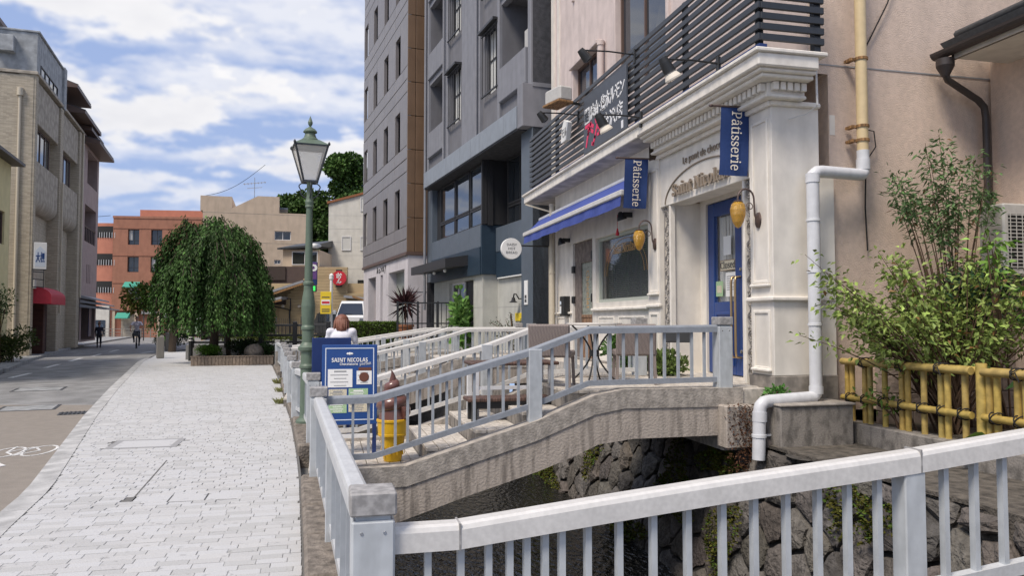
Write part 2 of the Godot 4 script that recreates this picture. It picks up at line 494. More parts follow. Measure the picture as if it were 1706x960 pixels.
	mat("fascia_brown", 0.2, 0.125, 0.075, 0.4, {"vcol": true, "tex": "soft", "scale": 0.25, "detail": "streak", "dscale": V.call(0.3, 0.1)})
	mat("lilac_wall", 0.62, 0.585, 0.6, 0.8, {"tex": "soft", "scale": 0.3, "detail": "streak", "dscale": V.call(0.3, 0.1)})
	mat("etched", 0.33, 0.36, 0.31, 0.35, {"tex": "stain", "scale": 1.2})
	mat("tan_tile", 0.52, 0.455, 0.35, 0.85, {"tex": "tile", "scale": 1.1, "detail": "streak", "dscale": V.call(0.25, 0.06)})
	mat("tan_concrete", 0.46, 0.41, 0.335, 0.9, {"tex": "mottle", "scale": 0.3, "detail": "streak", "dscale": V.call(0.3, 0.06)})
	mat("parapet_grey", 0.42, 0.44, 0.45, 0.9, {"tex": "mottle", "scale": 0.3, "detail": "streak", "dscale": V.call(0.3, 0.08)})
	mat("mauve_wall", 0.4, 0.31, 0.29, 0.9, {"tex": "soft", "scale": 0.3, "detail": "streak", "dscale": V.call(0.3, 0.06)})
	mat("red_canopy", 0.5, 0.035, 0.06, 0.7, {"tex": "soft", "scale": 1.0})
	mat("brick_dark", 0.09, 0.04, 0.03, 0.9, {"tex": "tile", "scale": 0.8})
	mat("yellow_wall", 0.68, 0.6, 0.33, 0.9, {"tex": "soft", "scale": 0.3})
	mat("orange_wall", 0.36, 0.165, 0.105, 0.9, {"tex": "soft", "scale": 0.2, "detail": "streak", "dscale": V.call(0.2, 0.05)})
	mat("orange_bright", 0.5, 0.2, 0.13, 0.9, {"tex": "soft", "scale": 0.2})
	mat("green_canvas", 0.05, 0.3, 0.22, 0.8)
	mat("beige_wall", 0.6, 0.48, 0.36, 0.9, {"tex": "soft", "scale": 0.2, "detail": "streak", "dscale": V.call(0.2, 0.05)})
	mat("maroon_wall", 0.09, 0.065, 0.06, 0.9, {"tex": "soft", "scale": 0.3})
	mat("siding_tan", 0.47, 0.36, 0.21, 0.85, {"vcol": true, "tex": "soft", "scale": 0.4})
	mat("siding_white", 0.66, 0.64, 0.58, 0.85, {"tex": "soft", "scale": 0.3, "detail": "streak", "dscale": V.call(0.2, 0.06)})
	mat("timber", 0.4, 0.22, 0.09, 0.8, {"tex": "wood", "scale": 1.0})
	mat("dark_timber", 0.05, 0.035, 0.03, 0.8)
	mat("roof_metal", 0.3, 0.31, 0.33, 0.45, {"tex": "soft", "scale": 0.4})
	mat("sign_red", 0.55, 0.02, 0.035, 0.5)
	mat("sign_yellow", 0.75, 0.55, 0.03, 0.6)
	mat("sign_green", 0.05, 0.7, 0.12, 0.5, {"glow": 0.5})
	mat("sign_violet", 0.12, 0.05, 0.2, 0.5)
	mat("van_paint", 0.74, 0.75, 0.76, 0.3, {"coat": 0.5})
	mat("rubber", 0.02, 0.02, 0.02, 0.8)
	mat("chrome", 0.5, 0.5, 0.5, 0.25, {"metal": 0.9})
	mat("terracotta", 0.32, 0.13, 0.06, 0.9, {"tex": "mottle", "scale": 3.0})
	mat("planter_brick", 0.3, 0.235, 0.18, 0.9, {"vcol": true, "tex": "mottle", "scale": 1.5})
	mat("bollard_stone", 0.32, 0.3, 0.27, 0.9, {"tex": "speck", "scale": 1.0})
	# plants
	mat("leaf", 1, 1, 1, 0.5, {"vcol": true, "back": 0.35, "spec": 0.35})
	mat("leaf_gloss", 1, 1, 1, 0.55, {"vcol": true, "back": 0.35, "spec": 0.3})
	mat("moss", 1, 1, 1, 0.9, {"vcol": true, "spec": 0.2})
	mat("bark", 0.1, 0.075, 0.055, 0.95, {"tex": "mottle", "scale": 3.0, "bump": "brock", "bs": 0.6})
	mat("twig", 0.14, 0.085, 0.05, 0.9, {"tex": "mottle", "scale": 5.0})
	# people
	mat("body", 1, 1, 1, 0.8, {"vcol": true})
	mat("hair", 0.03, 0.022, 0.02, 0.6)
	mat("hair_brown", 0.2, 0.08, 0.05, 0.55)

func font(kind: String) -> SystemFont:
	var f := SystemFont.new()
	f.font_names = PackedStringArray([kind])
	return f

func words(parent: Node, called: String, s: String, h: float, m: String, t: Transform3D, kind := "Droid Serif", deep := 0.004, stretch := 1.0, weight := 400) -> MeshInstance3D:
	var tm := TextMesh.new()
	tm.text = s
	var f := font(kind)
	f.font_weight = weight
	tm.font = f
	tm.font_size = 64
	tm.pixel_size = h / 64.0
	tm.depth = deep
	var o := MeshInstance3D.new()
	o.name = called
	o.mesh = tm
	o.material_override = M[m]
	o.transform = t * Transform3D(Basis.from_scale(Vector3(stretch, 1, 1)), Vector3.ZERO)
	parent.add_child(o, true)
	return o

const STROKES := {
	"yaki": [[2, 9, 2, 5, 0.5, 1], [2, 5, 3.5, 2], [0.7, 7, 1.1, 5.5], [3.4, 7.5, 2.8, 6], [4.5, 8.5, 9.5, 8.5], [7, 10, 7, 6.5], [4, 6.5, 10, 6.5], [5.5, 8, 5.5, 5], [8.5, 8, 8.5, 5], [4, 5, 10, 5], [6, 5, 5.5, 2.5, 4, 1], [8, 5, 8, 1.5, 10, 1.5, 10, 2.5]],
	"niku": [[1.5, 7.5, 1.5, 0.5], [1.5, 7.5, 8.5, 7.5, 8.5, 0.8, 7.5, 0.5], [5, 10, 5, 6, 3, 4], [5, 6, 7, 4.6], [5, 4, 3, 1.8], [5, 3.6, 7, 1.8]],
	"dot": [[4.3, 5, 5.7, 5]],
	"shio": [[0.3, 6.5, 3.5, 6.5], [1.9, 9.5, 1.9, 2], [0.2, 1.6, 3.8, 2.6], [5.5, 10, 4.3, 7.5], [5, 8.6, 9.5, 8.6], [5, 7, 9, 7, 9, 5, 5, 5, 5, 7], [4.5, 3.8, 9.5, 3.8, 9.5, 0.8], [4.5, 3.8, 4.5, 0.8], [6.2, 3.8, 6.2, 0.8], [7.8, 3.8, 7.8, 0.8], [4, 0.6, 10, 0.6]],
	"ho": [[1, 7.5, 9, 7.5], [5, 10, 5, 0.5, 4, 1], [3, 5.5, 1, 2], [7, 5.5, 9, 2]],
	"ru": [[3, 9, 3, 5, 1, 1], [6, 9.5, 6, 1, 9.5, 4.5]],
	"mo": [[1.5, 9, 8.5, 9], [0.5, 5.8, 9.5, 5.8], [4.5, 9, 4.5, 1.5, 5.5, 0.8, 9, 0.8]],
	"n": [[1, 8.5, 3.5, 7], [1, 1, 5, 2.5, 9.5, 7.5]],
	"a": [[1, 9, 9, 9, 7.5, 6.5, 5.5, 5.5], [5.2, 7.5, 5, 4, 2.5, -2.5]],
	"ji": [[1, 9, 3, 8], [0.6, 6, 2.6, 5], [2, -2, 3.5, -2.4, 6, 1, 9, 6.5], [7, 11, 7.7, 9.6], [8.5, 11.3, 9.2, 9.9]],
	"e": [[2, 5.5, 8, 5.5], [5, 5.5, 5, 1], [1, 1, 9, 1]],
	"kin": [[5, 10, 3, 7.5, 0.3, 5.8], [5, 10, 7, 7.5, 9.7, 5.8], [3, 6, 7, 6], [1.5, 4, 8.5, 4], [5, 6, 5, 0.6], [2.5, 3, 3.2, 1.6], [7.5, 3, 6.8, 1.6], [0.5, 0.5, 9.5, 0.5]],
	"sawa": [[1, 9.3, 2.3, 8.3], [0.4, 6.3, 1.8, 5.4], [0.6, 0.6, 2.6, 4], [4.3, 9, 8.8, 9, 8.8, 6, 4.3, 6], [4.3, 9, 4.3, 4.5, 3, 0.6], [6.3, 6, 7.3, 2.6, 9.8, 0.5]],
	"ten": [[5.3, 10.2, 5.3, 8.6], [1.2, 8.5, 9.7, 8.5], [1.5, 8.5, 1.5, 4, 0.3, 0.5], [5.6, 7.8, 5.6, 4.3], [5.6, 6.2, 9, 6.2], [3.3, 4, 8.8, 4, 8.8, 0.7, 3.3, 0.7, 3.3, 4]],
	"dai": [[0.8, 6.5, 9.2, 6.5], [5, 9.8, 5, 6.5, 3, 2.5, 0.6, 0.6], [5, 6.2, 7, 2.6, 9.6, 0.6]],
	"hi": [[0.5, 7, 4, 7], [2.2, 10, 2.2, 0.5], [2.2, 6, 0.4, 3], [5, 9, 9, 9, 9, 4, 5, 4, 5, 9], [5, 6.5, 9, 6.5], [7, 9, 7, 2.5], [4, 1, 10, 1]],
	"o": [[1, 7, 7, 7], [4, 9.5, 4, 1.5, 2, 2, 2, 4, 6, 5, 8.5, 3.5, 7, 1], [8, 8.5, 9.5, 7]],
	"nn": [[5.5, 9.5, 1, 1, 4, 4.5, 5, 1.2, 7, 1.2, 9, 3.5]],
}

func strokes(mb: MB, called: String, o: Vector2, w: float, h: float, pen: float, z: float, slant := 0.0):
	for s in STROKES[called]:
		for i in range(0, s.size() - 2, 2):
			var a := Vector2(o.x + (s[i] / 10.0) * w + slant * s[i + 1] / 10.0 * h, o.y + s[i + 1] / 10.0 * h)
			var b := Vector2(o.x + (s[i + 2] / 10.0) * w + slant * s[i + 3] / 10.0 * h, o.y + s[i + 3] / 10.0 * h)
			var d := (b - a).normalized() * pen * 0.5
			var q := Vector2(-d.y, d.x)
			mb.prism([a - d + q, a - d - q, b + d - q, b + d + q], z, z + 0.006)

func color_of(base: Color, spread: float) -> Color:
	var k := 1.0 + rng.randf_range(-spread, spread)
	return Color(base.r * k, base.g * k * (1.0 + rng.randf_range(-0.08, 0.08)), base.b * k)

func ball_point() -> Vector3:
	while true:
		var p := Vector3(rng.randf_range(-1, 1), rng.randf_range(-1, 1), rng.randf_range(-1, 1))
		if p.length_squared() <= 1.0: return p
	return Vector3.ZERO

func dir_any() -> Vector3:
	var p := ball_point()
	return p.normalized() if p.length() > 0.05 else Vector3.UP

func _ready():
	rng.seed = 20240
	# camera: a phone at eye height, turned a little to the right of the street and tilted up slightly
	var cam := Camera3D.new()
	cam.name = "camera"
	cam.position = Vector3(0, 1.6, 0)
	cam.rotation_degrees = Vector3(2.457, -13.6, 0)
	cam.fov = 41.05
	cam.near = 0.05
	cam.far = 1500.0
	add_child(cam)
	cam.current = true
	make_sky()
	# hazy sun, high behind the left shoulder
	var sun := DirectionalLight3D.new()
	sun.name = "sun"
	sun.light_color = Color(1.0, 0.955, 0.9)
	sun.light_energy = 0.8
	sun.light_angular_distance = 18.0
	sun.shadow_enabled = true
	sun.rotation_degrees = Vector3(-56, -53, 0)
	add_child(sun)
	make_textures()
	make_materials()
	build_ground()
	build_sidewalk()
	build_canal()
	build_shop()
	build_grey_building()
	build_brown_building()
	build_left_buildings()
	build_far_buildings()
	build_bridges()
	build_front_rails()
	build_shop_fittings()
	build_garden()
	build_street_things()
	build_terrace()
	build_far_things()
	build_people()
	build_small_plants()

func make_sky():
	var w := 2560
	var h := 1280
	var im := Image.create(w, h, false, Image.FORMAT_RGBF)
	var f := FastNoiseLite.new()
	f.seed = 31; f.frequency = 0.55; f.fractal_octaves = 6; f.fractal_gain = 0.55
	f.noise_type = FastNoiseLite.TYPE_SIMPLEX_SMOOTH
	var g := FastNoiseLite.new()
	g.seed = 77; g.frequency = 0.22; g.fractal_octaves = 3
	g.noise_type = FastNoiseLite.TYPE_SIMPLEX_SMOOTH
	var zen := Vector3(0.165, 0.24, 0.46)
	var hor := Vector3(0.29, 0.385, 0.57)
	var cl := Vector3(0.67, 0.66, 0.66)
	var shade := Vector3(0.4, 0.41, 0.46)
	for y in h:
		var el := (0.5 - (y + 0.5) / h) * PI
		for x in w:
			var az := ((x + 0.5) / w - 0.5) * TAU
			var c := hor
			var sy := sin(el)
			if sy > -0.02:
				sy = maxf(sy, 0.0)
				var d := Vector3(sin(az) * cos(el), sy, -cos(az) * cos(el))
				c = hor.lerp(zen, clampf(pow(sy, 0.55) * 1.2, 0, 1))
				var k := 1.0 / (sy + 0.2)
				var p := Vector2(d.x * k, d.z * k)
				var warp := g.get_noise_2d(p.x + 40.0, p.y) * 0.6
				var n := f.get_noise_2d(p.x * 1.5 + warp, p.y * 2.0 + warp * 0.5)
				var big := g.get_noise_2d(p.x * 1.7 + 8.0, p.y * 1.7)
				var fine := f.get_noise_2d(p.x * 6.0 + 30.0, p.y * 7.0)
				var micro := f.get_noise_2d(p.x * 16.0, p.y * 20.0)
				var wisp := f.get_noise_2d(p.x * 1.2 + 100.0, p.y * 6.0 + fine * 0.3)
				# broken heaps with crisp edges over a thin streaky veil
				var a := clampf((n * 1.1 + big * 1.3 + fine * 0.5 + micro * 0.22 - 0.22) * 2.8, 0, 1)
				a = a * a * (3 - 2 * a)
				var veil := clampf(wisp * 1.1 + fine * 0.55 + micro * 0.3 + 0.24, 0.05, 0.72)
				a = maxf(a, veil)
				a = lerpf(a, 0.12 + wisp * 0.5, clampf(1.0 - sy * 4.5, 0, 1))
				var thick := clampf((n + big) * 1.6 - 0.3 + fine * 0.3, 0, 1)
				c = c.lerp(cl.lerp(shade, thick * 0.55), clampf(a, 0, 0.97))
			im.set_pixel(x, y, Color(c.x, c.y, c.z))
	var pm := PanoramaSkyMaterial.new()
	pm.panorama = ImageTexture.create_from_image(im)
	var sky := Sky.new()
	sky.sky_material = pm
	var env := Environment.new()
	env.background_mode = Environment.BG_SKY
	env.sky = sky
	env.background_energy_multiplier = 1.0
	env.tonemap_mode = Environment.TONE_MAPPER_LINEAR
	env.tonemap_exposure = 1.52
	env.sdfgi_enabled = true
	env.ssao_enabled = true
	env.ssil_enabled = true
	var we := WorldEnvironment.new()
	we.name = "environment"
	we.environment = env
	add_child(we)

# ---------------------------------------------------------------- setting
const KERB_L := [[2.0, -1.2], [-4.0, -1.95], [-6.68, -2.35], [-8.26, -2.53], [-14.62, -3.78], [-20.46, -4.83], [-33.3, -7.0], [-44.0, -8.3]]
const KERB_R := [[2.0, 0.0], [-3.0, -0.08], [-5.07, -0.121], [-8.1, -0.234], [-9.76, -0.32], [-13.0, -0.527], [-14.8, -0.677], [-20.5, -1.09], [-28.0, -1.75], [-31.0, -2.05]]

func along(t: Array, z: float) -> float:
	for i in t.size() - 1:
		if z <= t[i][0] and z >= t[i + 1][0]:
			return lerpf(t[i][1], t[i + 1][1], (z - t[i][0]) / (t[i + 1][0] - t[i][0]))
	return t[0][1] if z > t[0][0] else t[-1][1]

func build_ground():
	# one sheet of land to the horizon, with the canal left open
	var mb := MB.new()
	mb.flat([Vector2(-600, 60), Vector2(-0.2, 60), Vector2(0.3, 2), Vector2(0.24, -3), Vector2(0.08, -8.1), Vector2(-0.22, -13), Vector2(-0.8, -20.5), Vector2(-1.5, -28.2), Vector2(-1.72, -33.4), Vector2(-5.6, -34.2), Vector2(-6.5, -50), Vector2(-9, -900), Vector2(-600, -900)], -0.16)
	mb.flat([Vector2(-5.6, -34.2), Vector2(-1.72, -33.4), Vector2(-1.5, -28.2), Vector2(-1.4, -26.6), Vector2(1.0, -26.2), Vector2(3.4, -22), Vector2(4.25, -16.5), Vector2(4.25, -7.6), Vector2(600, -7.6), Vector2(600, -900), Vector2(-9, -900), Vector2(-6.5, -50)], 0.6)
	mb.flat([Vector2(4.58, -7.6), Vector2(4.58, 60), Vector2(600, 60), Vector2(600, -7.6)], 0.28)
	var edge := [Vector3(-1.5, 0, -28.2), Vector3(-1.72, 0, -33.4), Vector3(-5.6, 0, -34.2), Vector3(-6.5, 0, -50)]
	for i in 3: mb.quad(edge[i + 1] - Vector3(0, 0.16, 0), edge[i] - Vector3(0, 0.16, 0), edge[i] + Vector3(0, 0.6, 0), edge[i + 1] + Vector3(0, 0.6, 0))
	mb.quad(Vector3(4.58, 0.28, -7.6), Vector3(600, 0.28, -7.6), Vector3(600, 0.6, -7.6), Vector3(4.58, 0.6, -7.6))
	struct("ground", mb, "ground")
	# road: a browner, coarser stretch near, greyer asphalt beyond
	var r1 := [[2.0, -1.48], [-4.0, -2.23], [-7.3, -2.62], [-9.2, -2.81], [-10.1, -2.96], [-17.2, -4.31], [-36.5, -7.68], [-46, -8.7]]
	var near := MB.new()
	near.flat([Vector2(-1.48, 2), Vector2(-2.23, -4), Vector2(-2.62, -7.3), Vector2(-2.81, -9.2), Vector2(-2.96, -10.1), Vector2(-4.31, -17.2), Vector2(-7.4, -17.9), Vector2(-7.5, 2)], -0.1)
	struct("road", near, "asphalt_tan")
	var far := MB.new()
	far.flat([Vector2(-4.31, -17.2), Vector2(-7.4, -17.9), Vector2(-8.2, -20), Vector2(-10.3, -29), Vector2(-12.2, -37), Vector2(-14.2, -48), Vector2(-16, -58), Vector2(-19, -86), Vector2(0, -86), Vector2(-6.6, -56), Vector2(-8.7, -46), Vector2(-7.68, -36.5)], -0.1)
	far.flat([Vector2(-7.4, -17.9), Vector2(-7.5, 2), Vector2(-9, 2), Vector2(-8.2, -20)], -0.1)
	struct("road", far, "asphalt")
	# dashed line along the far lane, arrow and bicycle mark on the near stretch
	for d in [[-9.115, -25.93, -9.30, -28.1], [-9.85, -31.2, -10.15, -33.7], [-10.46, -36.1, -10.8, -38.9], [-10.9, -41.0, -11.2, -43.5], [-11.5, -46.5, -11.8, -49.5], [-9.4, -44.2, -9.3, -46.6]]:
		var q := MB.new()
		var a := Vector3(d[0], 0.001, d[1])
		var b := Vector3(d[2], 0.001, d[3])
		q.bar(a, b, 0.16, 0.004)
		struct("road_marking", q, "line", Vector3(0, -0.097, 0))
	var bk := MB.new()
	for c in [[-3.62, -11.35], [-3.98, -11.28]]:   # wheels, frame and bars of the bicycle mark, lying flat
		var pts := []
		for i in 19:
			var t := TAU * i / 18
			pts.append(Vector3(c[0] + cos(t) * 0.17, 0, c[1] + sin(t) * 0.42))
		for i in 18: bk.bar(pts[i], pts[i + 1], 0.035, 0.004)
	for s in [[-3.62, -11.35, -3.8, -11.0], [-3.8, -11.0, -3.98, -11.28], [-3.62, -11.35, -3.78, -11.7], [-3.78, -11.7, -3.98, -11.28], [-3.78, -11.7, -3.8, -11.0], [-3.98, -11.28, -4.02, -11.75]]:
		bk.bar(Vector3(s[0], 0, s[1]), Vector3(s[2], 0, s[3]), 0.03, 0.004)
	struct("road_marking", bk, "line", Vector3(0, -0.097, 0))
	var ar := MB.new()
	ar.prism([Vector2(-3.62, 10.25), Vector2(-4.1, 10.95), Vector2(-4.1, 10.62), Vector2(-5.2, 10.62), Vector2(-5.2, 9.9), Vector2(-4.1, 9.9), Vector2(-4.1, 9.55)], 0, 0.004, Transform3D(Basis(Vector3(1, 0, 0), Vector3(0, 0, -1), Vector3(0, 1, 0)), Vector3.ZERO))
	struct("road_marking", ar, "line", Vector3(0, -0.097, 0))
	# drain grate in the gutter, manhole covers
	var gr := thing("drain_grate", "dark slotted drain grate in the road gutter beside the kerb", "grate", Vector3(-4.38, -0.1, -15.8), 12)
	var fr := MB.new()
	fr.box(Vector3(-0.36, -0.02, -0.25), Vector3(0.3, 0.004, 0.25))
	part(gr, "frame", fr, "dark_metal")
	for i in 9:
		var b2 := MB.new()
		b2.box(Vector3(-0.32 + i * 0.07, 0.004, -0.22), Vector3(-0.29 + i * 0.07, 0.014, 0.22))
		part(gr, "slat", b2, "black_metal")
	var mh := thing("manhole_cover", "rectangular paver filled manhole cover outlined by a dark metal frame on the sidewalk", "manhole cover", Vector3(-2.25, 0.0, -10.95))
	var fm := MB.new()
	for s in [[-0.42, -0.36, -0.34, 0.36], [0.34, -0.36, 0.42, 0.36], [-0.34, -0.36, 0.34, -0.29], [-0.34, 0.29, 0.34, 0.36]]:
		fm.box(Vector3(s[0], -0.01, s[1]), Vector3(s[2], 0.005, s[3]))
	part(mh, "frame", fm, "print_grey")
	var pk := MB.new()
	pk.box(Vector3(-0.34, -0.01, -0.29), Vector3(0.34, 0.004, 0.29))
	part(mh, "cover", pk, "paver")
	for q in [[-6.9, -21.5, 0.55, "asphalt patched square manhole cover on the grey road past the brown stretch"], [-5.6, -16.9, 0.5, "dark manhole cover at the edge of the brown road stretch"]]:
		var m2 := thing("manhole_cover", q[3], "manhole cover", Vector3(q[0], -0.1, q[1]), 10)
		var f2 := MB.new()
		for s in [[-1, -1, -0.88, 1], [0.88, -1, 1, 1], [-0.88, -1, 0.88, -0.88], [-0.88, 0.88, 0.88, 1]]:
			f2.box(Vector3(s[0] * q[2], -0.01, s[1] * q[2]), Vector3(s[2] * q[2], 0.006, s[3] * q[2]))
		part(m2, "frame", f2, "dark_metal")
		var c2 := MB.new()
		c2.box(Vector3(-0.88 * q[2], -0.01, -0.88 * q[2]), Vector3(0.88 * q[2], 0.005, 0.88 * q[2]))
		part(m2, "cover", c2, "kerb")
	# pavement along the far left buildings
	var lp := MB.new()
	var lpts := [Vector2(-10.4, -29), Vector2(-12.3, -37), Vector2(-14.3, -48), Vector2(-16.1, -58), Vector2(-19.2, -86), Vector2(-26, -86), Vector2(-24, -20), Vector2(-8.3, -20)]
	lp.flat(lpts, 0.0)
	for i in 5:
		var a: Vector2 = lpts[(i + 7) % 8]
		var b: Vector2 = lpts[i]
		lp.quad(Vector3(a.x, -0.16, a.y), Vector3(a.x, 0, a.y), Vector3(b.x, 0, b.y), Vector3(b.x, -0.16, b.y))
	struct("pavement", lp, "kerb")
	for i in 14:   # kerb stones of that pavement
		var t0 := i * 2.1
		var z0 := -29.0 - t0
		var kb := MB.new()
		var xa := along([[-20.0, -8.3], [-29.0, -10.4], [-37.0, -12.3], [-48.0, -14.3], [-58.0, -16.1], [-86.0, -19.2]], z0)
		var xb := along([[-20.0, -8.3], [-29.0, -10.4], [-37.0, -12.3], [-48.0, -14.3], [-58.0, -16.1], [-86.0, -19.2]], z0 - 2.06)
		kb.bar(Vector3(xa + 0.06, -0.05, z0), Vector3(xb + 0.06, -0.05, z0 - 2.06), 0.15, 0.13)
		struct("kerb_stone", kb, "kerb")

func paver_top(mb: MB, cx: float, cz: float, l: float, d: float):
	var a := l / 2.0
	var b := d / 2.0
	var e := 0.004
	var lift := rng.randf_range(-0.0015, 0.0015)
	var o := [Vector3(cx - a, -0.006, cz - b), Vector3(cx + a, -0.006, cz - b), Vector3(cx + a, -0.006, cz + b), Vector3(cx - a, -0.006, cz + b)]
	var t := [Vector3(cx - a + e, lift, cz - b + e), Vector3(cx + a - e, lift, cz - b + e), Vector3(cx + a - e, lift, cz + b - e), Vector3(cx - a + e, lift, cz + b - e)]
	mb.quad(t[3], t[2], t[1], t[0])
	for i in 4:
		var j := (i + 1) % 4
		mb.quad(o[j], o[i], t[i], t[j])

func build_sidewalk():
	var base := MB.new()
	var poly := []
	for k in KERB_L: poly.append(Vector2(k[1], k[0]))
	poly.append(Vector2(-6.2, -44.0)); poly.append(Vector2(-5.62, -34.2)); poly.append(Vector2(-1.74, -33.4)); poly.append(Vector2(-1.6, -28.3))
	for i in range(KERB_R.size() - 3, -1, -1): poly.append(Vector2(KERB_R[i][1] + 0.02, KERB_R[i][0]))
	base.flat(poly, -0.009)
	var walk := struct("sidewalk", base, "joint")
	var far := MB.new()   # past the built pavers the joints can no longer be told apart
	var fp := []
	for z in [-30.0, -33.3, -44.0]: fp.append(Vector2(along(KERB_L, z), z))
	fp.append(Vector2(-6.2, -44.0)); fp.append(Vector2(-5.62, -34.2)); fp.append(Vector2(-1.74, -33.4)); fp.append(Vector2(-1.7, -30.0))
	far.flat(fp, -0.003)
	part(walk, "far_paving", far, "paver")
	var tones := []
	var protos := []
	for i in 8:
		var g := 0.86 + 0.035 * i
		tones.append(Color(g, g * 0.995, g * 0.98))
	for i in 8:
		var p := MB.new()
		p.col = tones[i]
		p.bev(T(Vector3(0, -0.02, 0)), Vector3(0.197, 0.04, 0.0915), 0.003)
		protos.append(p.mesh())
	var rest := MB.new()
	var count := 0
	var row := 0
	var z := -0.5
	while z > -30.0:
		var soldier := (z < -12.98 and z > -13.3)
		var d := 0.3 if soldier else 0.1
		var zc := z - d / 2.0
		var xl := along(KERB_L, zc) + 0.004
		var xr := along(KERB_R, zc) - 0.004
		var l := 0.3 if soldier else 0.2
		var x := xl - rng.randf() * l
		while x < xr:
			var a := maxf(x, xl)
			var b := minf(x + l, xr)
			x += l
			if b - a < 0.03: continue
			var c := (a + b) / 2.0
			if zc < -10.6 and zc > -11.3 and c > -2.67 and c < -1.83: continue
			if zc < -7.42 and zc > -7.72 and c > -1.66 and c < -0.72: continue
			var tone: int = rng.randi_range(0, 7)
			var gap := 0.0018
			if rng.randf() < 0.1: gap = 0.0055   # heads that have opened
			if not soldier and count < 296 and zc < -4.5:
				count += 1
				var o := put_at(walk, "paver", protos[tone], "paver", Transform3D(Basis.from_scale(Vector3((b - a - gap) / 0.197, 1, 1)), Vector3(c, rng.randf_range(-0.0015, 0.0015), zc)))
				o.name = "paver" if count == 1 else "paver_%03d" % (count - 1)
			else:
				rest.col = tones[tone]
				if (zc < -13.4 and zc > -14.1 and c > -2.35 and c < -1.75) or (zc < -16.0 and zc > -16.3 and c > -2.5 and c < -0.9) or (zc < -19.2 and zc > -20.8 and c > -3.4 and c < -2.7): rest.col = Color(1.45, 1.45, 1.43)
				paver_top(rest, c, zc, b - a - gap, d - 0.0085)
		z -= d
		row += 1
	struct("expansion_joint", box_of(Vector3(-0.006, -0.005, -2.1), Vector3(0.006, 0.0035, 0)), "joint", Vector3(-1.66, 0, -7.5)).rotation_degrees.y = 2.5
	for i in 3:   # a short run of larger slabs
		paver_top(rest, -1.5 + i * 0.31, -7.57, 0.3, 0.29)
	part(walk, "pavers_beyond", rest, "paver").set_meta("kind", "stuff")
	# pale kerb between pavers and road
	var zk := 1.0
	while zk > -36.0:
		var kb := MB.new()
		var z1 := zk - 0.592
		var p0 := Vector2(along(KERB_L, zk), zk)
		var p1 := Vector2(along(KERB_L, z1), z1)
		var w := 0.27
		kb.hexa([Vector3(p0.x - w, -0.14, p0.y), Vector3(p0.x, -0.14, p0.y), Vector3(p1.x, -0.14, p1.y), Vector3(p1.x - w, -0.14, p1.y), Vector3(p0.x - w + 0.05, -0.012, p0.y), Vector3(p0.x, 0.003, p0.y), Vector3(p1.x, 0.003, p1.y), Vector3(p1.x - w + 0.05, -0.012, p1.y)])
		part(walk, "kerb_stone", kb, "kerb_pale")
		zk -= 0.6

# ---------------------------------------------------------------- canal
const BANK := [[4.0, 4.12], [-3.0, 4.12], [-16.0, 4.12], [-17.5, 4.1], [-22.0, 3.3], [-26.2, 1.0]]

